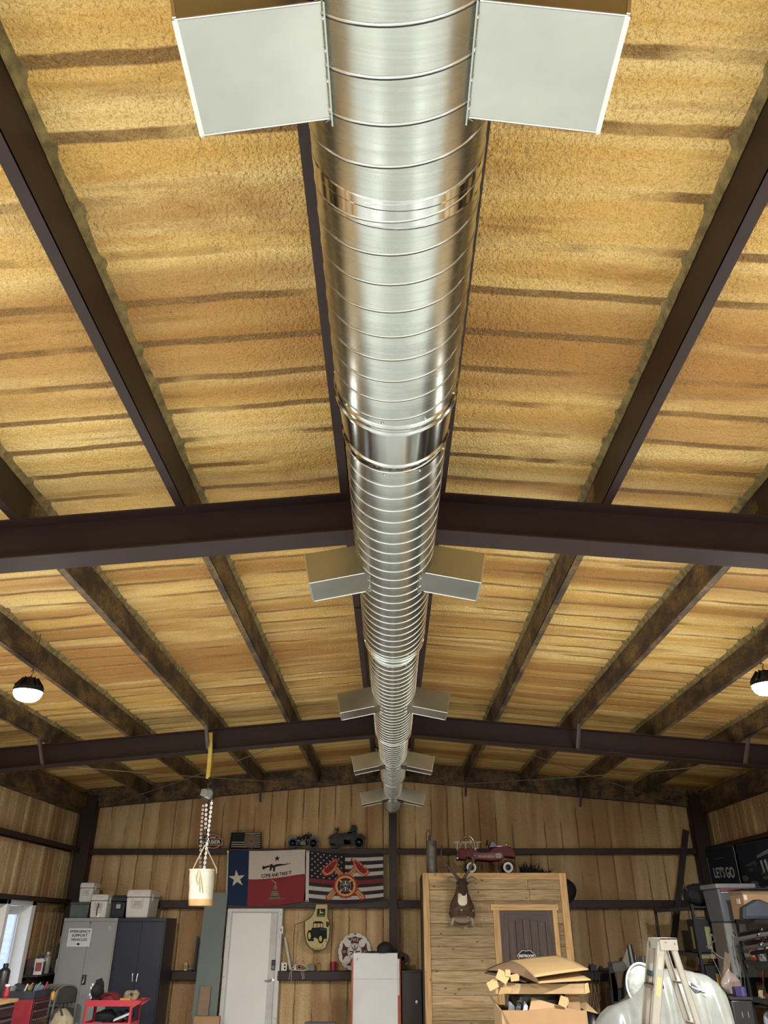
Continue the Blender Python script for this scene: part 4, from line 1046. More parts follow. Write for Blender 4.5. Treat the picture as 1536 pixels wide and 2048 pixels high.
# three-colour banner flag
cv = Canvas(157, 108, 314, 216, '#b7aea5')
cv.rect(0, 0, 2.6, 108, '#a7a397'); cv.rect(2.6, 0, 44, 108, '#1c2a44'); cv.rect(44, 0, 157, 51.5, '#7b2d34')
cv.poly([(44, 0), (157, 0), (157, 57), (110, 54.5), (44, 51)], '#7b2d34')
cv.star(21, 52, 17.5, '#b9b4a3', 97)
cv.star(101, 92, 6.8, '#26201f', 92)
gun = [(72, 78.5), (72, 71.5), (73.5, 70.5), (80, 74), (84, 75), (87, 75.2), (85.5, 68.5), (88.8, 68), (91, 74), (92.6, 74.2), (92.5, 66.8), (96.8, 66.4), (97.2, 74.4), (100, 76), (117, 78), (128, 79.6), (128.4, 80.6), (122, 80.4), (121.6, 82.2), (120.8, 82.2), (120.6, 80.4), (112, 80), (111, 81), (97, 80.4), (96, 79.4), (92, 79.2), (91.5, 81.6), (86.4, 81.2), (87.2, 78.6), (82, 78.6), (76, 77)]
cv.poly(gun, '#241e1e')
cv.text('COME AND TAKE IT', 100, 60, 60, 7.0, '#2a2222', rot=.06)
# coiled snake motif
for k in range(6):
    w_ = 19 - k * 2.6; cv.ell(98, 14 + k * 4.2, w_ * .62, 3.0, ['#6b5a44', '#4a3d30', '#75654c'][k % 3])
    for i in range(int(w_)): cv.ell(98 - w_ * .55 + i * 1.15, 14 + k * 4.2 + (i % 2) * 1.3 - .6, .55, .55, '#b9a67f' if i % 2 else '#2d241f')
cv.line([(80, 10), (90, 12), (116, 13), (120, 10)], 2.4, '#5d4d3c'); cv.line([(98, 38), (99, 44), (95, 46), (91, 50)], 1.4, '#a58f76')
fn = corners(((454.5, 1701), (612, 1699), (451.5, 1808), (606.5, 1803)), YG - .03)
fl_ = thing('flag', 'blue white and red flag with a rifle and lettering COME AND TAKE IT', 'flag', tuple(fn(.5, 0)))
def ffn(x, y):
    u, v = x / 157, y / 108; p = fn(u, v)
    p.z -= .055 * math.sin(PI * u) * (1 - v) - .0 ; p.z -= .03 * math.sin(PI * min(1, u * 1.1)) * v * .5
    p.y += -.012 * math.sin(u * 9) * (1 - .5 * v) - .008 * math.sin(u * 23 + v * 5)
    p.x += .012 * math.sin(v * 5) * u
    return p
cv.obj('cloth', ffn, fl_, fuzz=.06)
for v in (.02, .98):
    b = MB(); c = ffn(1.3, v * 108); b.lathe([(.006, -.004), (.012, -.004), (.012, .004), (.006, .004)], 12, Matrix.Translation(c) @ Matrix.Rotation(PI / 2, 4, 'X')); b.obj('grommet', mat('#b9a75a', .3, .9), fl_, world=True)

# black striped flag with a firefighter cross
cv = Canvas(154, 100, 308, 200, '#2c2728')
for k in range(13):
    if k % 2 == 1 and k != 5 + 2: cv.rect(6, 100 - (k + 1) * 7.7, 154, 100 - k * 7.7, '#a9a39e')
cv.rect(6, 100 - 8 * 7.7 + 0, 154, 100, '#2c2728')
for k in (1, 3, 5): cv.rect(78, 100 - (k + 1) * 7.7, 154, 100 - k * 7.7, '#a9a39e')
cv.rect(6, 100 - 54.5, 78, 100, '#232025'); cv.rect(6, 100 - 62.4, 154, 100 - 54.2, '#6d2a33')
cv.rect(78, 100 - 54.2, 154, 100 - 46.2, '#2c2728')
for j in range(9):
    for i in range(6 if j % 2 == 0 else 5): cv.star(12 + i * 11.8 + (5.9 if j % 2 else 0), 96 - j * 5.7 - i * .5, 2.3, '#aaa5a3')
cv.rect(0, 0, 6.2, 100, '#b8b2ab')
C0 = (79, 35)
def axe(s):
    h = lambda x, y: (C0[0] + s * x, C0[1] + y)
    cv.line([h(-34, -24), h(22, 38)], 11, '#8d3a2c'); cv.line([h(-33, -23), h(22, 37)], 7.5, '#b08a5a'); cv.line([h(-33, -23), h(21, 36)], 2.2, '#7f6146')
    hd = [h(16, 46), h(20, 53), h(27, 48), h(40, 36), h(46, 27), h(38, 20), h(29, 24), h(22, 32)]
    cv.poly([(C0[0] + (x - C0[0]) * 1.0 + s * (3 if i in (3, 4, 5) else -1), y + (2 if i < 3 else -2)) for i, (x, y) in enumerate(hd)], '#a8523a'); cv.poly(hd, '#c07a5a')
    cv.poly([h(19, 45), h(21, 50), h(27, 46), h(38, 35), h(43, 27), h(37, 23), h(30, 27), h(24, 34)], '#75282c')
    for k in range(5): cv.poly([h(10 + k * 7, 50 - k * 5), h(13 + k * 7, 59 - k * 5), h(15 + k * 7, 49 - k * 5)], '#7c2f2b')
axe(1); axe(-1)
for r_, c_ in ((23.5, '#7b2f27'), (21.5, '#a85a34'), (19.6, '#c79a66'), (17.8, '#8a4a32')): cv.ell(*C0, r_, r_ * 1.02, c_)
for k in range(16):
    a = 2 * PI * k / 16; cv.poly([(C0[0] + 20 * math.cos(a - .12), C0[1] + 20 * math.sin(a - .12)), (C0[0] + 27 * math.cos(a + .05), C0[1] + 27 * math.sin(a + .05)), (C0[0] + 20 * math.cos(a + .14), C0[1] + 20 * math.sin(a + .14))], '#8d3a2b')
cv.ell(*C0, 18.6, 18.8, '#c08b5c')
for k in range(4):
    a = PI / 2 * k; p = lambda r_, d: (C0[0] + r_ * math.cos(a + d), C0[1] + r_ * math.sin(a + d))
    cv.poly([p(8, .6), p(17.4, .66), p(15.8, .3), p(16.4, 0), p(15.8, -.3), p(17.4, -.66), p(8, -.6)], '#33272b')
cv.ell(*C0, 10.8, 10.8, '#84807f'); cv.ell(*C0, 9.8, 9.8, '#342a2e')
for a in (90, 50, 130, 230, 310, 20, 160): cv.line([C0, (C0[0] + 8.5 * math.cos(math.radians(a)), C0[1] + 8.5 * math.sin(math.radians(a)))], 1.3, '#9a9694')
cv.line([(79, 27), (79, 44)], 2.0, '#b5b1ae'); cv.ell(*C0, 2.4, 2.4, '#5a2429')
fn2 = corners(((612.5, 1700.5), (766, 1706), (611, 1803), (767, 1801)), YG - .02)
f2 = thing('flag', 'black and white striped flag with crossed fire axes and a red line', 'flag', tuple(fn2(.5, 0)))
def ffn2(x, y):
    u, v = x / 154, y / 100; p = fn2(u, v); s = math.sin(PI * u)
    p.z -= .045 * s * (1 - v * .2); p.y += -.01 * math.sin(u * 11 + 1) - .006 * math.sin(u * 25 + v * 4)
    return p
cv.obj('cloth', ffn2, f2, fuzz=.06)
for v in (2, 98):
    b = MB(); b.lathe([(.006, -.004), (.013, -.004), (.013, .004), (.006, .004)], 12, Matrix.Translation(ffn2(3, v)) @ Matrix.Rotation(PI / 2, 4, 'X')); b.obj('grommet', mat('#3a3632', .4, .6), f2, world=True)

# white steel door in the back wall
YD = 15.50
fl0, fr0 = PY(457, 1815, YD), PY(566.5, 1815, YD); dtop = fl0.z
t = thing('door_2', None, None, ((fl0.x + fr0.x) / 2, YD, 0), kind='structure'); hw = (fr0.x - fl0.x) / 2
b = MB()
for s in (-1, 1): b.bx(s * hw, s * (hw - .075), -.05, .12, 0, dtop); b.bx(s * (hw - .075), s * (hw - .09), -.015, .08, 0, dtop - .06)
b.bx(-hw + .075, hw - .075, -.05, .12, dtop - .07, dtop); b.bx(-hw + .075, hw - .075, -.015, .08, dtop - .085, dtop - .07); b.obj('frame', mat('#c9c7c3', .5, 0, .05, 4), t, bevel=.004)
b = MB(); b.bx(-hw + .092, hw - .092, -.012, .035, .012, dtop - .088); leaf = b.obj('leaf', mat('#dcdad5', .5, 0, .03, 2), t, bevel=.003)
b = MB(); b.bx(hw - .205, hw - .095, -.0135, -.011, .02, dtop - .09); b.obj('edge_strip', mat('#b9b7b3', .5), leaf)
hp = PY(545, 1960, YD)
hx_ = hp.x - (fl0.x + fr0.x) / 2
b = MB(); b.lathe([(.032, 0), (.032, .012), (.016, .016), (.016, .05)], 16, TR((hx_, -.012, hp.z), (1, 0, 0), (0, 0, 1))); b.tube([(hx_, -.062, hp.z), (hx_ - .05, -.066, hp.z - .004), (hx_ - .125, -.064, hp.z - .012)], [.014, .012, .010], 8); b.obj('lever_handle', CHROME, leaf, smooth=True)
b = MB(); b.box((hx_ + .005, -.03, hp.z + .225), (.068, .036, .15)); kp = b.obj('keypad_lock', BLK, leaf, bevel=.008)
b = MB(); b.box((hx_ + .005, -.049, hp.z + .19), (.052, .006, .055)); b.obj('cover', mat('#55585a', .3, .7), kp, bevel=.004)
for s in (-1, 1):
    for z in (.4, 1.0, 1.6, 1.95):
        b = MB(); b.ball((s * (hw - .03), -.05, z), .008, 6, 5); b.obj('screw', mat('#6d6b68', .4, .5), t)

def leaning(p): return p
# grey-green sheet leaning left of the door, with cardboard pieces in front
a, c = PY(411, 1785, 15.33), PY(455, 1785, 15.33)
t = thing('wall_panel', 'tall grey green sheet leaning on the wall left of the white door', 'panel', ((a.x + c.x) / 2, 15.2, 0)); w_ = c.x - a.x
b = MB(); b.add([(sx * w_ / 2, y + dy, z) for z, y in ((0, 0), (a.z, .16)) for sx, dy in ((-1, 0), (1, 0), (1, .02), (-1, .02))], [(3, 2, 1, 0), (4, 5, 6, 7), (0, 1, 5, 4), (1, 2, 6, 5), (2, 3, 7, 6), (3, 0, 4, 7)]); b.obj('sheet', mat('#66706a', .6, 0, .05, 3), t)
b = MB(); b.add([(w_ / 2 + .001 + dx, y + dy, z) for z, y in ((0, -.0), (a.z * .56, .09)) for dx, dy in ((0, 0), (.006, 0), (.006, .02), (0, .02))], [(3, 2, 1, 0), (4, 5, 6, 7), (0, 1, 5, 4), (1, 2, 6, 5), (2, 3, 7, 6), (3, 0, 4, 7)]); b.obj('edge', mat('#8d8f8c', .6), t)
CARD = mat('#a5845e', .8, 0, .08, 6)
a, c = PY(399, 1974, 15.1), PY(419, 1974, 15.1)
t = thing('cardboard_strip', 'narrow cardboard strip standing against the grey green sheet', 'cardboard', ((a.x + c.x) / 2, 15.11, 0)); b = MB(); b.add([(sx * .088, y + dy, z) for z, y in ((0, 0), (a.z, .10)) for sx, dy in ((-1, 0), (1, 0), (1, .012), (-1, .012))], [(3, 2, 1, 0), (4, 5, 6, 7), (0, 1, 5, 4), (1, 2, 6, 5), (2, 3, 7, 6), (3, 0, 4, 7)]); b.obj('sheet', mat('#8d7660', .8), t)
a, c = PY(386, 2033, 14.9), PY(440, 2033, 14.9)
t = thing('cardboard_box', 'low cardboard box at the foot of the grey green sheet', 'box', ((a.x + c.x) / 2, 14.98, 0)); b = MB(); b.bx(-.21, .21, -.05, .05, 0, a.z); b.obj('body', CARD, t); b = MB(); b.bx(-.21, .21, -.056, -.05, a.z - .12, a.z - .01); b.obj('flap', CARD, t)
# dark battens on the girt left of the sheet, small carton and oddments
for k, (x0, x1, yb, ytop) in enumerate(((387, 397, 1939, 1873), (394, 402, 1939, 1880))):
    p, q = PY(x0, yb, 15.48), PY(x1, ytop, 15.57); t = thing('batten', ('longer', 'shorter')[k] + ' dark batten leaning on the back girt beside the grey green sheet', 'batten', (p.x, 15.48, 1.09)); b = MB(); b.beam((0, 0, .012), (q.x - p.x, .06 , q.z - 1.09), .04, .02, up=(0, 1, 0)); b.obj('bar', mat('#2a2522', .6), t)
def gx(px, y=15.5): return PY(px, 1943, y).x
carton('carton', 'small pale yellow carton on the girt right of the black cabinet', gx(371), 15.5, 1.09, .05, .06, .115, '#b6a77e', flap='#7d6a43')
t = thing('tray', 'dark flat tray with tools on the girt right of the black cabinet', 'tray', (gx(379.5), 15.5, 1.09)); b = MB(); b.bx(-.045, .045, -.06, .06, 0, .02); b.obj('base', DKG, t); b = MB(); b.cyl((-.04, -.02, .03), (.04, .0, .032), .01); b.obj('tool', mat('#77797b', .4, .6), t)
# white tube, switch, outlet, small things on the girt right of the door
p, q = PY(581, 1941, 15.50), PY(570, 1875, 15.58)
t = thing('plastic_pipe', 'white plastic pipe leaning on the wall right of the white door', 'pipe', (p.x, 15.5, 1.09)); b = MB(); b.cyl((0, 0, .012), (q.x - p.x, .08, q.z - 1.09), .024, n=16, cap=False); b.cyl((0, 0, .012), (q.x - p.x, .08, q.z - 1.09), .020, n=16, cap=True); b.obj('tube', mat('#bdbab3', .5), t, smooth=35)
p = PY(562, 1860, 15.42)
t = thing('light_switch', 'light switch box at the upper right of the white door frame', 'switch', (p.x, 15.445, p.z)); b = MB(); b.box((0, 0, 0), (.075, .012, .12)); b.obj('plate', mat('#cdcac2', .4), t, bevel=.003); b = MB(); b.box((0, -.01, 0), (.025, .014, .04)); b.obj('toggle', mat('#76726b', .4), t); b = MB(); b.box((0, .05, 0), (.07, .09, .11)); b.obj('back_box', mat('#6f6d6a', .5), t)
t = thing('outlet_box', 'white double power outlet box on the girt beside the door', 'outlet', (gx(567.5, 15.46), 15.47, 1.09)); b = MB(); b.bx(-.05, .05, -.02, .05, 0, .125); b.obj('plate', mat('#cfccc5', .4), t, bevel=.004)
for z in (.036, .085):
    b = MB(); b.bx(-.0, .03, -.026, -.018, z - .014, z + .014); b.obj('socket', BLK, t, bevel=.004)
t = thing('coat_hanger', 'white wire coat hanger hooked above the girt right of the door', 'hanger', tuple(PY(602, 1936, 15.43)))
g0 = PY(602, 1936, 15.43); g = lambda x, y: PY(x, y, 15.43) - g0
b = MB(); b.tube([g(595, 1921), g(596, 1917), g(600, 1914.5), g(603, 1917), g(601, 1922), g(598, 1926), g(599, 1929)], .007, 6); b.obj('hook', mat('#c9b7a8', .4), t, smooth=True)
b = MB(); b.tube([g(583, 1938), g(586, 1934), g(592, 1930), g(599, 1928), g(606, 1929), g(612, 1933), g(617, 1938), g(616, 1940), g(600, 1941), g(584, 1940), g(583, 1938)], .007, 6); b.obj('shoulders', mat('#c9b7a8', .4), t, smooth=True)
for k, (x, l) in enumerate(((581, .10), (584, .12), (608, .08), (604, .09))):
    p0 = PY(x, 1944, 15.408); t = thing('cable_tie', ['first', 'second', 'fourth', 'third'][k] + ' from the left of four pale cable ends under the coat hanger', 'cable', (p0.x, 15.40, 1.06)); b = MB(); b.tube([(0, .03, .034), (0, .005, .036), (-.006, .002, 0), (-.012 + .008 * k, .003, -l * .5), (-.022 + .014 * k, .004, -l)], .004, 5); b.obj('strand', mat('#c9c3b6', .5), t, smooth=True)
bottle('tin_can', 'small white can behind the hanger on the girt', gx(590), 15.49, 1.09, .028, .10, '#cfcac2', '#b9b9b9', 'can', .8, .85)
t = thing('tape_roll', 'red tape roll standing on the girt under the hanger', 'tape', (gx(598.5), 15.49, 1.09 + .052)); b = MB(); b.lathe([(.025, -.025), (.052, -.025), (.052, .025), (.025, .025), (.025, -.025)], 20, Matrix.Rotation(PI / 2 - .0, 4, 'X')); b.obj('tape', mat('#6d2029', .4), t, smooth=35)
b = MB(); b.lathe([(.020, -.024), (.0248, -.024), (.0248, .024), (.020, .024), (.02, -.024)], 20, Matrix.Rotation(PI / 2, 4, 'X')); b.obj('core', mat('#b79b70', .7), t)
carton('metal_box', 'small grey box with a dark lid on the girt', gx(622.5), 15.49, 1.09, .11, .08, .10, '#6a6a68', bevel=.006)
t = thing('candle_holder', 'short brass stand on the girt left of the red cup', 'stand', (gx(636), 15.49, 1.09)); b = MB(); b.lathe([(.035, 0), (.035, .008), (.006, .014), (.006, .10), (.012, .12), (.003, .19)], 14); b.obj('stem', mat('#a3834a', .35, .7), t, smooth=35); b = MB(); b.lathe([(.02, .10), (.024, .11), (.02, .115)], 14); b.obj('ring', mat('#8d7040', .35, .7), t)
t = thing('cup', 'red cup standing on the girt left of the round fire sign', 'cup', (gx(666), 15.49, 1.09)); b = MB(); b.lathe([(.045, 0), (.06, .13), (.056, .13), (.042, .008), (0, .008)], 20); b.obj('body', mat('#7d1c28', .3), t, smooth=35); b = MB(); b.tube([(.058 * math.cos(2 * PI * i / 16), .058 * math.sin(2 * PI * i / 16), .131) for i in range(16)], .004, 6, True); b.obj('rim', mat('#96323b', .3), t, smooth=True)

# apron
ap_ = [(720, 120), (1130, 120), (1140, 300), (1130, 560), (1190, 680), (1220, 900), (1210, 1200), (1160, 1430), (1090, 1560), (1080, 1650), (940, 1720), (700, 1730), (540, 1680), (440, 1580), (350, 1430), (310, 1200), (295, 900), (300, 720), (480, 620), (600, 480), (690, 300)]
K = 17.07
def apx(x, y): return ((x - 290) / K, (1740 - y) / K)
cv = Canvas(55, 95, 165, 285, '#4c4f36')
cen = (760, 950)
inner = [(cen[0] + (x - cen[0]) * .90, cen[1] + (y - cen[1]) * .955) for x, y in ap_]
P2 = lambda L: [apx(*p) for p in L]
cv.poly(P2(ap_), '#4c4f36'); cv.poly(P2(inner), '#b3a377')
cv.poly(P2([(760, 300), (1040, 300), (1020, 570), (740, 570)]), '#1d2a1f'); cv.poly(P2([(785, 322), (1018, 322), (1000, 500), (770, 500)]), '#202d20')
cv.poly(P2([(840, 350), (870, 330), (885, 410), (940, 400), (970, 430), (990, 460), (930, 450), (880, 460), (830, 475), (815, 485), (850, 430)]), '#b8ab62'); cv.poly(P2([(765, 515), (995, 515), (992, 545), (763, 545)]), '#7a8461')
cv.poly(P2([(620, 760), (700, 725), (880, 725), (965, 765), (965, 800), (620, 800)]), '#1b1717')
for x0 in (620, 735, 845, 940): cv.poly(P2([(x0, 790), (x0 + 22, 790), (x0 + 22, 960), (x0, 960)]), '#1c1c1e')
cv.poly(P2([(580, 950), (900, 930), (1090, 970), (1090, 1330), (960, 1330), (760, 1330), (690, 1280), (600, 1330), (520, 1300), (540, 1040)]), '#1c2126')
cv.poly(P2([(1060, 720), (1180, 780), (1130, 940), (1060, 900)]), '#3a3128'); cv.poly(P2([(850, 980), (1080, 990), (1080, 1030), (850, 1020)]), '#3f4a35')
for cx_, cy_, rx, ry in ((500, 1220, 90, 195), (880, 1320, 100, 165)):
    a, b_ = apx(cx_, cy_); cv.ell(a, b_, rx / K, ry / K, '#14130f'); a, b_ = apx(cx_ - 8, cy_); cv.ell(a, b_, rx * .55 / K, ry * .62 / K, '#a79b3c'); cv.ell(a, b_, rx * .18 / K, ry * .2 / K, '#d0c878')
cv.poly(P2([(540, 1300), (640, 1330), (660, 1390), (560, 1420)]), '#1c2126'); cv.poly(P2([(1000, 1310), (1100, 1440), (1080, 1470)]), '#1c2126')
cv.poly(P2([(550, 1640), (930, 1640), (930, 1655), (550, 1655)]), '#5a5a3c'); cv.line(P2([(940, 1500), (960, 1650)]), .8, '#6d6a45')
def inpoly(L):
    def f(x, y):
        r = False
        for i in range(len(L)):
            (x0, y0), (x1, y1) = L[i], L[(i + 1) % len(L)]
            if (y0 > y) != (y1 > y) and x < (x1 - x0) * (y - y0) / (y1 - y0) + x0: r = not r
        return r
    return f
apl = P2(ap_)
def afn(x, y):
    p = PY(590 + (x * K + 290) / K, 1800 + (1740 - y * K) / K, 15.405); p.y += -.006 * math.sin(x * .35) - .004 * math.sin(y * .2); return p
at = thing('apron', 'cream apron with a green border and a tractor print hanging from the girt', 'apron', tuple(afn(27, 50)))
cv.obj('cloth', afn, at, mask=inpoly(apl), thick=.004, fuzz=.08)
b = MB(); b.tube([afn(1, 59), PY(600, 1846, 15.41), PY(590, 1849, 15.43), PY(588, 1870, 15.45), PY(587, 1900, 15.47), PY(586, 1932, 15.47)], .006, 6); b.obj('tie', mat('#3d3a28', .8), at, world=True, smooth=True)

# round fire-service sign leaning on the wall
fc_ = PY(709, 1906, 15.44); rr_ = (PY(742, 1906, 15.44) - fc_).x
cv = Canvas(70, 70, 210, 210, '#c6c1ba'); C1 = (35, 35)
for k in range(4):
    a = PI / 2 * k; p = lambda r_, d: (35 + r_ * math.cos(a + d), 35 + r_ * math.sin(a + d))
    cv.poly([p(13, .62), p(21, .42), p(30.5, .60), p(27, .3), p(28.5, 0), p(27, -.3), p(30.5, -.60), p(21, -.42), p(13, -.62)], '#51363a' if False else '#4f3430')
cv.ell(*C1, 15.5, 15.5, '#c6c1ba'); cv.ring(35, 35, 13.6, 14.6, '#77655d')
for a in (90, 55, 125, 215, 325, 180, 0): cv.line([(35 + 3 * math.cos(math.radians(a)), 35 + 3 * math.sin(math.radians(a))), (35 + 11 * math.cos(math.radians(a)), 35 + 11 * math.sin(math.radians(a)))], 2.0, '#4f3430')
cv.text('FIRE', 35, 57, 15, 5, '#a58f86'); cv.text('DEPT', 35, 13, 15, 5, '#a58f86'); cv.text('E', 12.5, 35, 4, 6, '#a58f86', PI / 2); cv.text('S', 57.5, 35, 4, 6, '#a58f86', -PI / 2)
for k in range(14): a = k * .449 + .2; cv.ell(35 + 34.4 * math.cos(a), 35 + 34.4 * math.sin(a), 1.2, 1.2, '#56423c')
cv.ell(35, 67.5, 2.6, 1.6, '#6b4c3c')
zb_ = 1.092; zc_ = zb_ + rr_ + .002
ft = thing('fire_sign', 'round white and brown fire service sign propped on the girt', 'sign', (fc_.x, 15.45, zb_))
lean = .18
cv.obj('face', lambda x, y: ((x - 35) / 35 * rr_, -.006 + ((y - 35) / 35 + 1) * rr_ * lean, ((y - 35) / 35 + 1) * rr_), ft, world=False, mask=lambda x, y: (x - 35) ** 2 + (y - 35) ** 2 < 35 ** 2, thick=.008)

# tall white folding board with orange edges, a black cap on top
pl, pr, ptop = PY(707, 1906, 14.9), PY(795, 1906, 14.9), PY(750, 1906, 14.9).z
hw = (pr.x - pl.x) / 2; cxb = (pl.x + pr.x) / 2
t = thing('folding_board', 'tall white folding board with orange edges standing in front of the girt', 'board', (cxb, 14.95, 0))
b = MB(); b.bx(-hw, hw, -.05, -.025, 0, ptop); b.obj('front_sheet', mat('#d5d4d0', .5, 0, .04, 3), t, bevel=.003)
b = MB(); b.bx(-hw - .01, hw + .035, -.022, .04, 0, ptop - .085); b.obj('rear_board', mat('#cbcac6', .5, 0, .04, 3), t, bevel=.003)
for s, o_ in ((-1, .03), (1, .05)):
    b = MB(); b.bx(s * (hw + o_), s * (hw + .0), -.03, .042, 0, ptop - .08); b.obj('orange_edge', mat('#b5502c', .5), t, bevel=.003)
b = MB(); b.bx(hw + .002, hw + .028, -.036, -.03, ptop * .56, ptop - .09); b.obj('white_batten', mat('#d5d4d0', .5), t)
b = MB(); b.bx(-hw, hw, -.0515, -.0505, ptop * .725, ptop * .73); b.obj('fold_line', mat('#a9a7a2', .6), t)
b = MB(); b.bx(-hw + .06, -hw + .07, -.0515, -.05, ptop - .11, ptop - .07); b.obj('slot', mat('#6b655f', .6), t)
hp_ = PY(768, 1905, 14.93)
b = MB(); 
t = thing('cap', 'black cap sitting on top of the white folding board', 'hat', (hp_.x + .01, 14.925, ptop)); b.ball((0, 0, .055), (.135, .10, .105), 18, 12)
for i, p in enumerate(b.v): b.v[i] = Vector((p.x, p.y, max(p.z, 0)))
b.jitter(.02, 9); 
for i, p in enumerate(b.v): b.v[i] = Vector((p.x, p.y, max(p.z, 0.0)))
b.obj('crown', mat('#15161a', .8), t, smooth=True); b = MB(); b.ball((-.2, -.02, .014), (.14, .07, .014), 16, 6); b.obj('brim', mat('#17181c', .8), t, smooth=True); b = MB(); b.box((.03, -.02, .155), (.04, .03, .03)); b.obj('buckle', BLK, t)

# dark brown metal cabinet between the board and the plank room
x0_, x1_ = .138, .488
t = thing('low_cabinet', 'dark brown metal cabinet with a round knob beside the plank room', 'cabinet', ((x0_ + x1_) / 2, 15.15, 0)); hz_ = PY(825, 1941, 14.95).z
m = mat('#241a1a', .4, .2, .1, 4); b = MB(); b.bx(-.168, .168, -.2, .24, 0, hz_); b.obj('body', m, t, bevel=.004); b = MB(); b.bx(-.16, .16, -.222, -.202, .03, hz_ - .03); d_ = b.obj('door', m, t, bevel=.004)
kb = PY(834, 2004, 14.93); b = MB(); b.lathe([(.014, 0), (.014, .015), (.026, .022), (.026, .035), (0, .04)], 14, TR((kb.x - (x0_ + x1_) / 2, -.222, kb.z), (1, 0, 0), (0, 0, 1))); b.obj('knob', mat('#9aa0a0', .3, .8), d_, smooth=35)
p = PY(806, 1917, 15.52)
t = thing('cable_reel', 'small dark red cable reel on the wall right of the white board', 'reel', (p.x, 15.53, p.z - .10)); b = MB(); b.lathe([(.03, -.02), (.085, -.02), (.09, 0), (.085, .02), (.03, .02), (.03, -.02)], 18, Matrix.Translation((0, 0, .10)) @ Matrix.Rotation(PI / 2, 4, 'X')); b.obj('coil', mat('#4a2b2b', .5), t, smooth=35); b = MB(); b.box((.05, .02, .09), (.05, .03, .16)); b.obj('holder', mat('#8f897f', .4, .5), t)
b = MB(); b.bx(-.01, .01, .03, .10, .08, .11); b.obj('wall_hook', STEEL, t)
# black chair in the foreground whose back top edge just shows
p = PY(641, 2043, 10.2)
t = thing('bar_stool', 'black stool whose low backrest top shows at the bottom picture edge', 'stool', (p.x, 10.0, 0)); h = p.z
b = MB(); b.bx(-.175, .175, .17, .20, h - .14, h); b.obj('backrest', BLK, t, bevel=.02, seg=3); b = MB(); b.lathe([(.0, .60), (.17, .60), (.18, .62), (.17, .66), (0, .665)], 24); b.obj('seat', BLK, t, smooth=35)
for sx in (-1, 1):
    b = MB(); b.tube([(sx * .12, .12, .61), (sx * .14, .19, .65), (sx * .14, .185, h - .05)], .010, 6); b.obj('back_post', BLKM, t, smooth=True)
    for sy in (-1, 1):
        b = MB(); b.cyl((sx * .10, sy * .10, .60), (sx * .17, sy * .17, 0), .012); b.obj('leg', BLKM, t)
b = MB(); b.tube([(.13 * 1.15 * math.cos(2 * PI * i / 24), .13 * 1.15 * math.sin(2 * PI * i / 24), .28) for i in range(24)], .008, 6, True); b.obj('foot_ring', BLKM, t, smooth=True)
# ------------------------------------------------------------------ right: plank room, deer, pedal car, boxes, ladder, covered machine, racks
YR = 14.0
pLT, pRT = PY(845, 1746, YR), PY(1131, 1749, YR)
RX0, RX1, RZ = pLT.x, pRT.x, pLT.z
room = thing('plank_room', 'small timber plank clad room with pine trim against the back wall', 'room', ((RX0 + RX1) / 2, YR + .6, 0))
RLOC = Vector(((RX0 + RX1) / 2, YR + .6, 0))
def wb(b, name, m, parent=room, **k): return b.obj(name, m, parent, world=True, **k)
INN = mat('#3b3128', .9)
b = MB(); b.bx(RX0 + .02, RX1 - .02, YR + .03, YR + 1.33, 0, RZ - .03); wb(b, 'core', INN)
b = MB(); b.bx(RX0, RX1, YR + .0, YR + 1.36, RZ - .03, RZ); wb(b, 'roof_board', mat('#4a3c2c', .85))
b = MB()
PINE = wood('#cfa873', '#b0874f', 2, 4.0, .6); PINEX = wood('#d0aa78', '#b28a55', 0, 4.0, .6)
PL = wood('#ad9670', '#846d49', 0, 5.0, .75); 
# door opening (plank-room door)
dl, dr_ = PY(999, 1830, YR).x, PY(1113, 1830, YR).x; dzt = PY(1050, 1821, YR).z
d0, d1_ = dl, PY(1105, 1830, YR).x
tl0, tr1 = PY(986, 1830, YR).x, PY(1114, 1830, YR).x
hz0, hz1 = dzt, PY(1050, 1808.5, YR).z
PH = .163; nrow = int((RZ - .09) / PH) + 1; rr = random.Random(11)
cut = lambda: None
xa, xb = RX0 + .09, RX1 - .10
joints = {0: 1058, 1: 1060, 2: 1057, 3: 1010, 5: None}
zt_ = RZ - .085
for k in range(nrow):
    z1 = zt_ - k * PH; z0 = max(0.0, z1 - PH + .004)
    if z1 < .02: break
    segs = [(xa, xb)]
    if joints.get(k): j = PY(joints[k], 1800, YR).x; segs = [(xa, j - .002), (j + .002, xb)]
    out = []
    for s0, s1 in segs:                      # leave the doorway and its casing open
        if z0 < hz1 - .01:
            if s0 < tl0 + .02: out.append((s0, min(s1, tl0 + .02)))
            if s1 > tr1 - .02: out.append((max(s0, tr1 - .02), s1))
        else: out.append((s0, s1))
    if z0 < hz1 - .01 and z1 > hz1 + .012:
        b = MB(); b.bx(tl0 + .024 - RLOC.x, tr1 - .024 - RLOC.x, YR - RLOC.y, YR + .03 - RLOC.y, hz1 + .002, z1); b.obj('plank', PL, room)
    for s0, s1 in out:
        if s1 - s0 < .03: continue
        y = YR + rr.uniform(-.003, .003)
        b = MB(); b.bx(s0 - RLOC.x, s1 - RLOC.x, y - RLOC.y, y + .03 - RLOC.y, z0, z1)
        b.obj('plank', PL, room, bevel=.003, seg=1)
b = MB(); b.bx(RX0, RX0 + .10, YR - .03, YR + .02, 0, RZ); wb(b, 'corner_board', PINE, bevel=.003)
b = MB(); b.bx(RX1 - .115, RX1, YR - .03, YR + .02, 0, RZ - .002); wb(b, 'corner_board', PINE, bevel=.003)
b = MB(); b.bx(RX0 + .10, RX1 - .115, YR - .03, YR + .02, RZ - .10, RZ); wb(b, 'top_board', PINEX, bevel=.003)
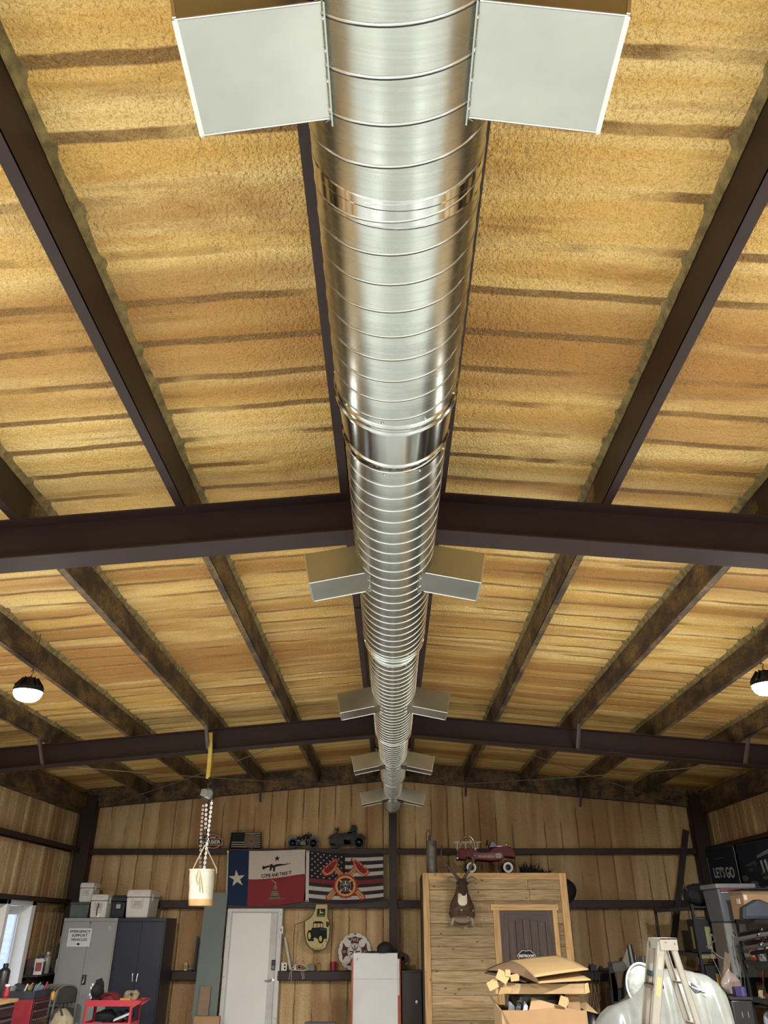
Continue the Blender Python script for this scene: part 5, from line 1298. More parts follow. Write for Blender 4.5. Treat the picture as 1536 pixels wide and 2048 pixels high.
b = MB(); b.bx(RX0 - .005, RX0, YR - .02, YR + 1.3, 0, RZ - .02); wb(b, 'side_sheet', mat('#4e4231', .8))
b = MB(); b.bx(tl0, d0, YR - .025, YR + .02, 0, hz0); wb(b, 'door_casing', PINE, bevel=.003)
b = MB(); b.bx(d1_, tr1, YR - .025, YR + .02, 0, hz0); wb(b, 'door_casing', PINE, bevel=.003)
b = MB(); b.bx(tl0 - .03, tr1 + .03, YR - .03, YR + .02, hz0, hz1); wb(b, 'door_header', PINEX, bevel=.003)
DK = wood('#4d3a2d', '#2c2019', 2, 6.0, .5, False)
b = MB(); b.bx(d0, d1_, YR + .02, YR + .03, 0, hz0); door_r = wb(b, 'door', mat('#1b1411', .6))
st = .125; dw = d1_ - d0
for x0, x1 in ((d0, d0 + st), (d1_ - st, d1_)): b = MB(); b.bx(x0, x1, YR + .0, YR + .022, 0, hz0); b.obj('stile', DK, door_r, world=True, bevel=.003)
# arched top rail
arc = [(x, hz0 - .13 - .07 * (1 - math.cos((x - (d0 + d1_) / 2) / (dw / 2 - st) * 1.2))) for x in [d0 + st + (dw - 2 * st) * i / 12 for i in range(13)]]
b = MB(); b.prism([(d0 + st, hz0)] + arc + [(d1_ - st, hz0)], .024, TR((0, YR + .024, 0))); b.obj('top_rail', wood('#4d3a2d', '#2c2019', 0, 6.0, .5, False), door_r, world=True)
for k in range(5):
    x0 = d0 + st + (dw - 2 * st) * k / 5; b = MB(); b.bx(x0 + .003, x0 + (dw - 2 * st) / 5 - .003, YR + .012, YR + .022, .2, hz0 - .10); b.obj('panel_board', DK, door_r, world=True, bevel=.004)
b = MB(); b.bx(d0 + st, d1_ - st, YR + .0, YR + .022, 0, .2); b.obj('bottom_rail', DK, door_r, world=True)
b = MB(); b.ball((d0 + .06, YR - .04, 1.0), .03, 12, 8); b.cyl((d0 + .06, YR - .02, 1.0), (d0 + .06, YR + .01, 1.0), .014); b.obj('door_knob', mat('#3d3428', .3, .8), door_r, world=True, smooth=True)
# RESTROOM plaque
pc_ = PY(1053, 1912, YR - .005)
cv = Canvas(34, 22, 204, 132, '#1b1a1c')
prof = lambda k, e: [(17 + (16 - e) * math.cos(t) * (1 + .05 * math.cos(4 * t)), 11 + (10 - e) * math.sin(t) * (1 + .10 * math.cos(6 * t))) for t in [2 * PI * i / 72 for i in range(72)]]
cv.poly(prof(0, 0), '#cfcac2'); cv.poly(prof(0, 1.1), '#1f1c1d')
cv.text('RESTROOM', 17, 11.2, 27, 4.6, '#e2ded6', 0, .06); cv.line([(8, 16.3), (26, 16.3)], .7, '#57524d'); cv.line([(13, 6), (15, 6)], 1.2, '#cfcac2'); cv.line([(19, 6), (21, 6)], 1.2, '#cfcac2'); cv.ell(17, 5.6, 1.1, 1.4, '#cfcac2')
sg = thing('sign', 'small dark scalloped sign reading RESTROOM on the plank room door', 'sign', (pc_.x, YR - .008, pc_.z))
L0 = prof(0, 0)
cv.obj('face', lambda x, y: ((x - 17) * .0087, -.003, (y - 11) * .0080), sg, world=False, mask=inpoly(L0), thick=.006)

# ---- spotted deer mount on the planks
dc = PY(924, 1851, YR)
dm = thing('deer_mount', 'mounted spotted deer head with tall antlers on the plank room wall', 'deer', (dc.x, YR - .005, dc.z))
def ring(c, rx, rz, tilt=0.0, n=20, back=None):
    c = Vector(c); Rm = Matrix.Rotation(tilt, 3, 'X'); out = []
    for i in range(n):
        a = 2 * PI * i / n; p = Rm @ Vector((rx * math.cos(a), 0, rz * math.sin(a))); q = c + p
        if q.y > -.002: q.y = -.002
        out.append(q)
    return out
# neck rises from the wall plate, curves forward, then the head reaches out and down
def hide_mat():
    m, nt, bs = _nodes('deer_hide'); v = coords(nt)
    sp = nt.nodes.new('ShaderNodeSeparateXYZ'); nt.links.new(v, sp.inputs[0])
    base = mixrgb(nt, lin('#3b2a20'), lin('#5c4433'), ramp(nt, noise_n(nt, v, 14, 3), .3, .7))
    vo = nt.nodes.new('ShaderNodeTexVoronoi'); vo.inputs['Scale'].default_value = 11; nt.links.new(v, vo.inputs['Vector'])
    spots = math_n(nt, 'MULTIPLY', math_n(nt, 'SUBTRACT', 1, ramp(nt, vo.outputs['Distance'], .16, .24)), ramp(nt, sp.outputs[2], .10, .14))
    spots = math_n(nt, 'MULTIPLY', spots, math_n(nt, 'SUBTRACT', 1, ramp(nt, sp.outputs[2], .34, .38)))
    c = mixrgb(nt, base, lin('#c8bba6'), spots)
    # pale chest edge at the bottom
    low = math_n(nt, 'SUBTRACT', 1, ramp(nt, sp.outputs[2], .085, .13))
    c = mixrgb(nt, c, lin('#8f7f6d'), math_n(nt, 'MULTIPLY', low, .8))
    nt.links.new(c, bs.inputs['Base Color']); bs.inputs['Roughness'].default_value = .85
    bump_n(nt, bs, noise_n(nt, v, 90, 2), .3, .004); return m
HIDE = hide_mat()
b = MB(); b.loft([ring((0, -.05, .10), .18, .13, -.9), ring((0, -.10, .16), .21, .175, -.8), ring((0, -.16, .26), .195, .17, -.7), ring((0, -.22, .36), .145, .13, -.6), ring((0, -.27, .45), .105, .105, -.5), ring((0, -.31, .53), .092, .095, -.3), ring((0, -.34, .585), .06, .06, -.2)])
b.obj('neck', HIDE, dm, smooth=True)
b = MB(); b.loft([ring((0, -.25, .60), .03, .03, .5), ring((0, -.29, .60), .075, .075, .45), ring((0, -.35, .585), .088, .085, .4), ring((0, -.42, .55), .075, .075, .4), ring((0, -.49, .505), .053, .055, .45), ring((0, -.55, .465), .043, .045, .5), ring((0, -.59, .44), .040, .038, .5), ring((0, -.605, .432), .02, .02, .5)])
hd = b.obj('head', mat('#46342a', .85, 0, .25, 25), dm, smooth=True)
b = MB(); b.ball((0, -.598, .445), (.032, .02, .026), 14, 9); b.obj('nose', mat('#1b1615', .4), hd, smooth=True)
for s in (-1, 1):
    b = MB(); b.ball((s * .076, -.40, .58), .018, 10, 8); b.obj('eye', mat('#0b0908', .1), hd, smooth=True)
    b = MB(); b.ball((s * .072, -.405, .556), (.014, .02, .01), 10, 6); b.obj('eye_patch', mat('#a3937f', .9), hd, smooth=True)
    # ear: cupped leaf
    def ear(u, v, s=s):
        w = .045 * math.sin(PI * min(1, v * .85 + .12)) ** .8; a = (u - .5) * 2
        return Vector((s * (.07 + .16 * v) + 0 , -.31 - .035 * (1 - a * a), .625 + .075 * v - .04 * v * v + a * w * .9))
    b = MB(); b.grid(8, 10, ear); b.obj('ear', mat('#8a7967', .9), hd, smooth=True, thick=.008)
# white bib on the throat
def bib(u, v):
    t = v; w = .078 * (math.sqrt(max(0, 1 - (1 - min(1, t / .45)) ** 2)) * .75 + .25) * (1 - .12 * t); x = (u - .5) * 2 * w; z = .275 + .175 * t
    return Vector((x, -.298 - .235 * (z - .27) + .09 * (1 - math.sqrt(1 - (x / .13) ** 2)) - .008, z))
b = MB(); b.grid(14, 12, bib); b.obj('throat_patch', mat('#d6cbb4', .9, 0, .08, 20, .2), dm, smooth=True, thick=.012)
# pale front leg stumps / chest folds at the base
for s in (-1, 1):
    b = MB(); b.tube([(s * .12, -.20, .12), (s * .155, -.20, .075), (s * .17, -.16, .03), (s * .165, -.07, .005)], [.012, .026, .032, .026], 10); b.obj('leg_stump', mat('#9c8c76', .9, 0, .2, 14), dm, smooth=True)
b = MB(); b.ball((0, -.12, .055), (.10, .07, .05), 14, 8); b.obj('chest', mat('#54402f', .9, 0, .2, 14), dm, smooth=True)
ANT = mat('#4c4035', .6, 0, .25, 18, .2)
def antler(name, main, tines):
    b = MB(); n = len(main); b.tube(main, [.028 - .020 * i / (n - 1) for i in range(n)], 8); a_ = b.obj('antler', ANT, dm, smooth=True)
    for tn in tines: b = MB(); b.tube(tn, [.016, .012, .004], 7); b.obj('tine', ANT, a_, smooth=True)
D0 = Vector((dc.x, YR - .005, dc.z)); A = lambda px, py, y: PY(px, py, y) - D0
antler('antler', [(-.035, -.30, .64), A(911, 1750, 13.67), A(900, 1738, 13.64), A(889, 1726, 13.63), A(883, 1712, 13.64), A(882, 1703, 13.66), A(884, 1692, 13.7)], [[A(897, 1737, 13.64), A(891, 1735, 13.6), A(885, 1738 - 3, 13.56)]])
antler('antler', [(.03, -.30, .64), A(933, 1748, 13.67), A(940, 1738, 13.64), A(945, 1726, 13.63), A(947, 1712, 13.64), A(945, 1700, 13.67), A(939, 1688, 13.72)], [[A(943, 1731, 13.64), A(948, 1722, 13.62), A(951, 1712, 13.6)], [A(946, 1718, 13.64), A(938, 1708, 13.65), A(934, 1700, 13.66)]])

# ---- things on the room's roof
RT = RZ
pcx0, pcx1 = PY(915, 1745, 14.38), PY(1036, 1745, 14.38); L = pcx1.x - pcx0.x
pc = thing('pedal_car', 'dark red pedal fire engine with white wheels on the plank room roof', 'toy car', ((pcx0.x + pcx1.x) / 2, 14.38, RT))
MAR = mat('#5a1722', .45, 0, .06, 5, spec=.2); 
X = lambda px: PY(px, 1720, 14.20).x - (pcx0.x + pcx1.x) / 2
Z = lambda py: PY(975, py, 14.20).z - RT
body = [(X(914), Z(1718)), (X(918), Z(1698)), (X(955), Z(1697)), (X(960), Z(1705)), (X(976), Z(1706)), (X(985), Z(1696)), (X(1002), Z(1693)), (X(1018), Z(1692.5)), (X(1029), Z(1697)), (X(1033), Z(1706)), (X(1032), Z(1716)), (X(1024), Z(1714)), (X(1012), Z(1713)), (X(1004), Z(1720)), (X(985), Z(1722)), (X(950), Z(1719)), (X(946), Z(1715)), (X(938), Z(1715)), (X(932), Z(1719))]
b = MB(); b.prism(body, .34, TR((0, .17, 0))); b.obj('body', MAR, pc, bevel=.02, seg=3, smooth=30)
b = MB(); b.ball((X(1026), 0, Z(1706)), (.075, .15, .075), 16, 10); b.obj('nose', MAR, pc, smooth=True)
rw = .094
for px_, in ((942,), (1015,)):
    for s in (-1, 1):
        T = Matrix.Translation((X(px_) + (0 if s < 0 else 0), s * .175, rw)) @ Matrix.Rotation(PI / 2 * (1 if s < 0 else -1), 4, 'X')
        b = MB(); b.lathe([(rw * .8, -.025), (rw, -.018), (rw, .018), (rw * .84, .026), (rw * .8, .02), (rw * .8, -.025)], 28, T); wl = b.obj('wheel', BLK, pc, smooth=35)
        b = MB(); b.lathe([(rw * .30, .02), (rw * .34, .03), (rw * .62, .032), (rw * .86, .027), (rw * .86, -.02), (rw * .3, -.02)], 28, T); b.obj('white_wall', mat('#d9d6cf', .5), wl, smooth=35)
        b = MB(); b.lathe([(rw * .46, .0325), (rw * .60, .0335), (rw * .62, .0325)], 28, T); b.obj('ring_line', mat('#9d9a94', .5), wl)
        b = MB(); b.lathe([(rw * .38, .0), (rw * .38, .036), (rw * .3, .037), (rw * .14, .045), (0, .048)], 20, T); b.obj('hub_cap', mat('#2b2728', .25, .8), wl, smooth=35)
        b = MB(); b.ball(T @ Vector((0, 0, .05)), .012, 8, 6); b.obj('hub_nut', CHROME, wl, smooth=True)
for px_ in (942, 1015): b = MB(); b.cyl((X(px_), -.17, rw), (X(px_), .17, rw), .012); b.obj('axle', BLKM, pc)
for s in (-1, 1):
    b = MB(); b.grid(18, 2, lambda u, v, s=s: Vector((X(1015) + .118 * math.cos(PI * u), s * (.125 + .085 * v), rw + .118 * math.sin(PI * u))))
    b.obj('front_fender', MAR, pc, smooth=True, thick=.008)
for s in (-1, 1):
    b = MB(); b.tube([(X(915), s * .155, Z(1716)), (X(919), s * .155, Z(1697)), (X(924), s * .155, Z(1682)), (X(931), s * .155, Z(1674)), (X(938), s * .155, Z(1671)), (X(945), s * .155, Z(1674)), (X(950), s * .155, Z(1681)), (X(952), s * .155, Z(1697))], .009, 8); b.obj('hand_rail', CHROME, pc, smooth=True)
    b = MB(); b.ball((X(952), s * .16, Z(1697.5)), .02, 10, 7); b.ball((X(915), s * .16, Z(1716)), .018, 10, 7); b.obj('rail_end', mat('#d7d3cb', .3), pc, smooth=True)
    # wooden toy ladder rack
    b = MB(); y = s * .10
    b.beam((X(910), y, Z(1683)), (X(965), y, Z(1683)), .016, .012)
    for px_ in (917, 934, 943, 958): b.beam((X(px_), y, Z(1683)), (X(px_ + (2 if px_ == 943 else 0)), y, Z(1697)), .012, .010)
    b.obj('toy_ladder', mat('#b3a488', .6), pc)
b = MB(); b.tube([(X(978) + .045 * math.cos(q) * .35, .06 * math.sin(q), Z(1684) + .05 * math.cos(q)) for q in [2 * PI * i / 18 for i in range(18)]], .008, 6, True); b.cyl((X(978), 0, Z(1684)), (X(986), 0, Z(1695)), .009); b.obj('steering_wheel', BLK, pc, smooth=True)
b = MB(); b.prism([(X(980), Z(1695)), (X(986), Z(1681)), (X(992), Z(1683)), (X(1000), Z(1693))], .22, TR((0, .11, 0))); b.obj('cowl', mat('#221a1e', .3), pc, bevel=.008)
b = MB(); b.box((X(1000), 0, Z(1692)), (.10, .22, .012)); b.obj('dash_trim', mat('#8c8585', .3, .5), pc)
b = MB(); b.lathe([(.02, 0), (.02, .01), (.012, .02), (.012, .03), (.014, .035), (.013, .07), (.004, .085), (0, .086)], 14, Matrix.Translation((X(1017.5), 0, Z(1692.5)))); b.obj('bell', CHROME, pc, smooth=35)
cv = Canvas(70, 16, 280, 64, '#5a1722'); cv.poly([(12, 2), (50, .5), (50, 11), (30, 12), (14, 9)], '#5e2a24'); cv.text('FIRE AND RESCUE', 31, 5.8, 36, 5.2, '#a87c40', -.03)
cv.star(3.5, 8, 3.2, '#c9bfb8', 60, .3); cv.ring(60, 8, 5.4, 6.6, '#b9acab'); cv.ring(60, 8, 2.6, 3.4, '#b9acab')
for a in (45, 135, 225, 315): cv.line([(60 + 3 * math.cos(math.radians(a)), 8 + 3 * math.sin(math.radians(a))), (60 + 5.5 * math.cos(math.radians(a)), 8 + 5.5 * math.sin(math.radians(a)))], 1.0, '#b9acab')
cv.text('1', 60, 8, 1.2, 2.8, '#b9acab')
x0_, x1_, z0_, z1_ = X(946), X(1006), Z(1718.5), Z(1705.5)
cv.obj('lettering', lambda x, y: (x0_ + (x1_ - x0_) * x / 70, -.1755, z0_ + .012 + (z1_ - z0_ - .012) * y / 16), pc, world=False, rough=.3)

p = PY(864, 1745, 14.3)
t = thing('metal_canister', 'old grey cylindrical metal canister with a loop handle on the roof left end', 'canister', (p.x, 14.3, RT)); h = PY(864, 1682, 14.3).z - RT
b = MB(); b.lathe([(.088, 0), (.092, .01), (.092, h * .5), (.088, h * .52), (.09, h * .55), (.09, h - .01), (.085, h), (.07, h), (.07, h - .03), (0, h - .03)], 24); b.obj('body', mat('#6f6c62', .5, .4, .25, 9, .15), t, smooth=35)
b = MB(); b.tube([(-.085, 0, h * .93), (-.082, 0, h + .11), (-.06, 0, h + .175), (-.035, 0, h + .18), (-.012, 0, h + .12), (-.01, 0, h)], .008, 7); b.obj('handle', mat('#4a2b22', .5, .3), t, smooth=True)
b = MB(); b.bx(-.05, -.01, -.01, .01, h - .02, h + .09); b.obj('spout', mat('#3b3833', .5, .4), t, bevel=.004)
b = MB(); b.ball((.025, -.088, h * .86), (.018, .012, .018), 10, 6); b.obj('rivet', mat('#55524a', .5, .5), t, smooth=True)
# dark artificial branches behind the pedal car
p = PY(1063, 1744, 14.5)
t = thing('garland', 'dark spiky artificial branches lying behind the pedal car', 'branches', (p.x, 14.72, RT + .003)); rr = random.Random(5)
b = MB()
for k in range(150):
    x = rr.uniform(-.62, .36) * (1 if rr.random() > .3 else .6); h = (.20 if -.15 < x < .12 else .11 if x > -.15 else .04) * rr.uniform(.5, 1.1) + .01
    o = Vector((x, rr.uniform(-.06, .06), .004)); d = Vector((rr.uniform(-.10, .12), rr.uniform(-.05, .02), h)); s_ = Vector((.012, 0, .006))
    b.add([o - s_, o + s_, o + d * .6 + s_ * .9, o + d, o + d * .6 - s_ * .6], [(0, 1, 2, 3, 4)])
b.obj('needles', mat('#15181a', .8, 0, .3, 8), t, kind='stuff'); b = MB(); b.tube([(-.6, 0, .02), (-.2, .01, .03), (.1, -.01, .06), (.36, 0, .024)], .012, 6); b.tube([(.10, 0, .02), (.11, 0, .17)], .006, 5); b.tube([(.17, 0, .02), (.18, 0, .19)], .006, 5); b.obj('stem', mat('#1b1715', .8), t, smooth=True)
# black bag behind the right-hand edge of the room
p = PY(1136, 1806, 15.2)
t = thing('backpack', 'black backpack hanging on the back girt behind the plank room edge', 'bag', (p.x + .03, 15.30, p.z)); b = MB(); b.ball((0, 0, .20), (.16, .10, .20), 18, 12)
b.jitter(.03, 5, 4); b.obj('sack', mat('#17181a', .8), t, smooth=True); b = MB(); b.tube([(0, .06, .36), (-.01, .10, .40), (.0, .14, .385)], .012, 6); b.obj('loop', BLK, t, smooth=True)

# ---- stack of cardboard in the foreground
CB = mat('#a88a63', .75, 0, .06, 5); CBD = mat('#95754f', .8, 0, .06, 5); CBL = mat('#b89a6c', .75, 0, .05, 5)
b0, b1 = PY(1003, 2021, 10.0), PY(1173, 2018, 10.0); BZ = b0.z; Lx = b0.x; Rx = b1.x; Yf, Ybk = 10.0, 10.72
bx_ = thing('cardboard_box', 'large open cardboard box with a flap folded down in front', 'box', ((Lx + Rx) / 2, (Yf + Ybk) / 2, 0))
for nm, a in (('front_wall', (Lx, Rx, Yf, Yf + .008, 0, BZ)), ('back_wall', (Lx, Rx, Ybk - .008, Ybk, 0, BZ)), ('side_wall', (Lx, Lx + .008, Yf + .008, Ybk - .008, 0, BZ)), ('side_wall', (Rx - .008, Rx, Yf + .008, Ybk - .008, 0, BZ)), ('bottom', (Lx, Rx, Yf, Ybk, 0.001, .01))):
    b = MB(); b.bx(*a); b.obj(nm, CB, bx_, world=True)
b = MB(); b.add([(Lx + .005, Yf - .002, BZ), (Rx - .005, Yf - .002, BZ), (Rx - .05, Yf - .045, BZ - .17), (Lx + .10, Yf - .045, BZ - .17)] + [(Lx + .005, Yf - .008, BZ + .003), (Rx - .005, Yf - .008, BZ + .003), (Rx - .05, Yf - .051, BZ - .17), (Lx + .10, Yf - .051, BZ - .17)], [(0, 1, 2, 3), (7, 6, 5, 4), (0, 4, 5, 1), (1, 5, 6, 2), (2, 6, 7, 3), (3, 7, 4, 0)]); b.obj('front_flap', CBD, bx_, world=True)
b = MB(); b.add([(Lx, Yf + .01, BZ), (Lx, Ybk - .01, BZ), (Lx - .07, Ybk - .06, BZ + .13), (Lx - .05, Yf + .04, BZ + .05)], [(0, 1, 2, 3)]); b.obj('side_flap', CB, bx_, world=True, thick=.006)
b = MB(); b.add([(Rx, Yf + .01, BZ), (Rx, Ybk - .01, BZ), (Rx + .14, Ybk - .08, BZ + .03), (Rx + .13, Yf + .05, BZ - .03)], [(0, 1, 2, 3)]); b.obj('side_flap', CBL, bx_, world=True, thick=.006)
b = MB(); b.add([(Lx + .3, Yf + .002, BZ), (Rx - .1, Yf + .002, BZ), (Rx - .25, Yf + .10, BZ + .03), (Lx + .36, Yf + .12, BZ + .11)], [(0, 1, 2, 3)]); b.obj('inner_flap', CB, bx_, world=True, thick=.006)
b = MB(); b.add([(Rx - .17, Yf + .13, BZ - .02), (Rx - .04, Yf + .12, BZ - .02), (Rx - .04, Yf + .14, BZ + .14), (Rx - .19, Yf + .14, BZ + .14)], [(0, 1, 2, 3)]); b.obj('torn_flap', CBD, bx_, world=True, thick=.006)
S0 = PY(992, 1992, 10.0); S1 = PY(1174, 1985, 10.0); SZ0, SZ1 = BZ + .150, BZ + .245
bg_ = thing('rubbish_bag', 'black plastic rubbish bag filling the large cardboard box', 'bag', ((Lx + Rx) / 2, (Yf + Ybk) / 2 + .12, .012))
b = MB(); b.loft([[Vector((sx * k * .375, sy * k * .20, z)) for sx, sy in [(math.copysign(abs(math.cos(a)) ** .5, math.cos(a)), math.copysign(abs(math.sin(a)) ** .5, math.sin(a))) for a in [2 * PI * i / 32 for i in range(32)]]] for z, k in ((0, .9), (.1, 1.0), (.55, .98), (.8, .96), (BZ - .05, .92), (SZ0 - .012, .84))]); b.jitter(.018, 7); 
for i, q in enumerate(b.v): b.v[i] = Vector((q.x, q.y, min(max(q.z, 0), SZ0 - .013)))
b.obj('film', mat('#121316', .25, 0, .2, 6), bg_, smooth=True)
rr = random.Random(2)
for k, (px_, py_, c) in enumerate(((1022, 2012, '#77797c'), (1037, 2010, '#2b2c2f'), (1051, 2014, '#a9a9ab'))):
    q = PY(px_, py_, 10.10); t = thing('parcel_wrap', ('grey crumpled plastic wrap left in the box mouth', 'dark crumpled plastic wrap in the middle of the box mouth', 'pale crumpled plastic wrap low in the box mouth')[k], 'wrap', (q.x, 10.10, BZ - .1)); b = MB(); b.ball((0, 0, .09), (.035, .025, .09), 12, 8); b.jitter(.03, 16, k); b.obj('film', mat(c, .25), t, smooth=True)
# flat carton lying over the box
fx0, fx1 = S0.x, S1.x
fb = thing('flat_carton', 'long flat carton with torn corners lying across the open box', 'box', ((fx0 + fx1) / 2, 10.36, SZ0))
wd = (fx1 - fx0) / 2
b = MB(); b.bx(-wd, wd, -.33, .33, 0, SZ1 - SZ0); b.obj('body', CB, fb, bevel=.006)
b = MB(); b.bx(-wd - .002, wd + .001, -.332, .332, (SZ1 - SZ0) * .62, (SZ1 - SZ0) + .003); b.obj('lid', mat('#98805a', .8), fb)
b = MB(); b.add([(wd - .02, -.335, .0), (wd + .03, -.37, .02), (wd + .025, -.35, .11), (wd - .01, -.34, .10)], [(0, 1, 2, 3)]); b.obj('torn_corner', CBL, fb, thick=.006)
b = MB(); b.add([(-wd + .03, -.34, .0), (-wd + .16, -.34, .01), (-wd + .18, -.355, .06), (-wd + .06, -.36, .07)], [(0, 1, 2, 3)]); b.obj('torn_patch', CBL, fb, thick=.005)
# big folded carton on top: curved upper sheet, drooping left wing, lower sheets
ft_ = thing('folded_carton', 'big flattened carton folded over on top of the cardboard stack', 'cardboard', ((fx0 + fx1) / 2, 10.3, SZ1 + .004))
F0 = Vector(((fx0 + fx1) / 2, 10.3, SZ1 + .004))
ZB_ = SZ1 + .012
cA, cB, cC, cD = PY(1020, 1921, 10.55), PY(1113, 1911, 10.75), PY(1177, 1939, 10.15), PY(1070, 1954, 9.78)
cE, cF = PY(972, 1940, 10.45), PY(1078, 1967, 9.85)
cE.z = max(cE.z, ZB_ + .05); cF.z = max(cF.z, ZB_)
def sheet(p00, p10, p01, p11, bow, nm, m, th=.012):
    b = MB(); 
    def f(u, v):
        p = p00.lerp(p10, u).lerp(p01.lerp(p11, u), v); return p + Vector((0, 0, bow * math.sin(PI * v) + bow * .3 * math.sin(PI * u)))
    b.grid(10, 10, f); b.obj(nm, m, ft_, world=True, smooth=True, thick=th)
sheet(cD, cC, cA, cB, .012, 'top_sheet', CBL)
sheet(cF, cD + Vector((-.003, 0, -.008)), cE, cA + Vector((-.003, 0, -.008)), .035, 'left_wing', mat('#7d664b', .85, 0, .1, 6))  # grey-brown tone: shading of the drooping side painted into the cardboard
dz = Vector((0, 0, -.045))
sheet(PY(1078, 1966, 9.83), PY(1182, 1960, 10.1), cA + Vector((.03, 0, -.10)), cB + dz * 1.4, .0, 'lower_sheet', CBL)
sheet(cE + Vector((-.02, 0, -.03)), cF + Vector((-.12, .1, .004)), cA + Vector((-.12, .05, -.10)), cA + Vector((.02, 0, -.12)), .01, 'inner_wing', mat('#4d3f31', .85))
b = MB(); mx, mn_ = cB.z - .14, SZ1 + .006; b.bx(cA.x - .02, cB.x - .05, 10.30, 10.60, mn_, mx - .02); b.obj('folded_core', mat('#8d734f', .85), ft_, world=True)
for k, (q, sz, rx, rz) in enumerate((((1006, 1953), (.14, .11), .9, .5), ((986, 1969), (.12, .10), .7, -.4), ((1016, 1946), (.06, .07), 1.1, .1), ((1030, 1955), (.10, .07), 1.3, -.1), ((1128, 2003), (.10, .10), 1.3, .4))):
    c = PY(q[0], q[1], 9.97 if k < 4 else 9.99); lab = ('torn cardboard scrap highest on the left end of the stack', 'torn cardboard scrap lowest on the left end of the stack', 'small upright cardboard scrap under the folded carton', 'square cardboard scrap in the gap under the folded carton', 'torn cardboard scrap on the right of the box mouth')[k]
    t = thing('cardboard_scrap', lab, 'cardboard', tuple(c), 0); b = MB(); Rm = Matrix.Rotation(rz, 3, 'Y') @ Matrix.Rotation(rx - 1.2, 3, 'X'); w_, h_ = sz
    b.add([Rm @ Vector(p) for p in ((-w_ / 2, 0, -h_ / 2), (w_ * .4, 0, -h_ / 2), (w_ / 2, 0, h_ * .2), (w_ * .3, 0, h_ / 2), (-w_ / 2, 0, h_ * .42))], [(0, 1, 2, 3, 4)]); b.obj('sheet', CBL, t, thick=.006)

# ---- aluminium step ladder (side frame parallel to the picture, steps running away)
YL = 7.0
lt = PY(1330, 1884, YL); LW = .27; ZT = PY(1325, 1876, YL).z
ld = thing('step_ladder', 'tall open aluminium step ladder standing in front of the covered machine', 'ladder', (lt.x + .08, YL + LW / 2, 0))
LL = Vector((lt.x + .08, YL + LW / 2, 0)); AL = mat('#aeaba0', .4, .35, .06, 5, .0, (1, 1, .3)); ALD = mat('#6b5d54', .5, .2, .15, 5)
xt0, xt1 = PY(1322, 1884, YL).x, PY(1350, 1884, YL).x
b = MB(); b.bx(xt0 - .015, xt1 + .012, YL - .02, YL + LW + .02, ZT - .012, ZT)
b.bx(xt0 - .015, xt1 + .012, YL - .02, YL - .016, ZT - .085, ZT); b.bx(xt0 - .015, xt1 + .012, YL + LW + .016, YL + LW + .02, ZT - .085, ZT)
b.bx(xt0 - .015, xt0 - .011, YL - .02, YL + LW + .02, ZT - .075, ZT); b.bx(xt1 + .008, xt1 + .012, YL - .02, YL + LW + .02, ZT - .05, ZT); cap = b.obj('top_cap', AL, ld, world=True, bevel=.003)
ftop = (PY(1324, 1890, YL).x, ZT - .03); fx_ = PY(1312, 2048, YL); 
slope_f = (fx_.x - ftop[0]) / (fx_.z - ftop[1]); ffoot = ftop[0] + slope_f * (0 - ftop[1])
rtop = (PY(1345, 1888, YL).x, ZT - .04); rx_ = PY(1397, 2048, YL); slope_r = (rx_.x - rtop[0]) / (rx_.z - rtop[1]); rfoot = rtop[0] + slope_r * (0 - rtop[1])
def rail(name, y, top, foot, wx, inner):
    b = MB(); q0, q1 = Vector((top[0], y, top[1])), Vector((foot, y, .012))
    b.beam(q0, q1, wx, .004, up=(0, 1, 0)) if False else None
    d = (q1 - q0).normalized(); s_ = Vector((-d.z, 0, d.x))
    if s_.x < 0: s_ = -s_
    for off, wid, yy in ((0, wx, 0),):
        b.add([q + s_ * (a * wid / 2) + Vector((0, e, 0)) for q in (q0, q1) for a, e in ((-1, 0), (1, 0), (1, .004), (-1, .004))], [(3, 2, 1, 0), (4, 5, 6, 7), (0, 1, 5, 4), (1, 2, 6, 5), (2, 3, 7, 6), (3, 0, 4, 7)])
    for a in (-1, 1):
        b.add([q + s_ * (a * wx / 2 + da) + Vector((0, e, 0)) for q in (q0, q1) for da, e in ((-.002, 0), (.002, 0), (.002, inner), (-.002, inner))], [(3, 2, 1, 0), (4, 5, 6, 7), (0, 1, 5, 4), (1, 2, 6, 5), (2, 3, 7, 6), (3, 0, 4, 7)])
    r_ = b.obj(name, AL, ld, world=True)
    b = MB(); b.box((foot, y + inner * .4, .02), (wx * 1.25, .04, .04)); b.obj('rubber_foot', BLK, r_, world=True, bevel=.004)
    return r_
for y, inn in ((YL, .026), (YL + LW, -.026)):
    fr = rail('front_rail', y, ftop, ffoot, .062, inn)
    if inn > 0:
        b = MB(); q0 = Vector((ftop[0] + slope_f * -.30, y - .002, ftop[1] - .30)); b.box(q0, (.035, .001, .13), Matrix.Rotation(math.atan(slope_f), 3, 'Y')); b.obj('warning_label', mat('#cfc48a', .5), fr, world=True)
        b = MB(); q0 = Vector((ftop[0] + slope_f * -.14, y - .002, ftop[1] - .14)); b.box(q0, (.035, .001, .09), Matrix.Rotation(math.atan(slope_f), 3, 'Y')); b.obj('instruction_label', mat('#c2bfb4', .5), fr, world=True)
    else:
        b = MB(); q0 = Vector((ftop[0] + slope_f * -.22, y - .030, ftop[1] - .22)); b.box(q0, (.045, .002, .04), Matrix.Rotation(math.atan(slope_f), 3, 'Y')); b.obj('teal_label', mat('#23494f', .5), fr, world=True)
    rail('rear_rail', y, rtop, rfoot, .042, inn)
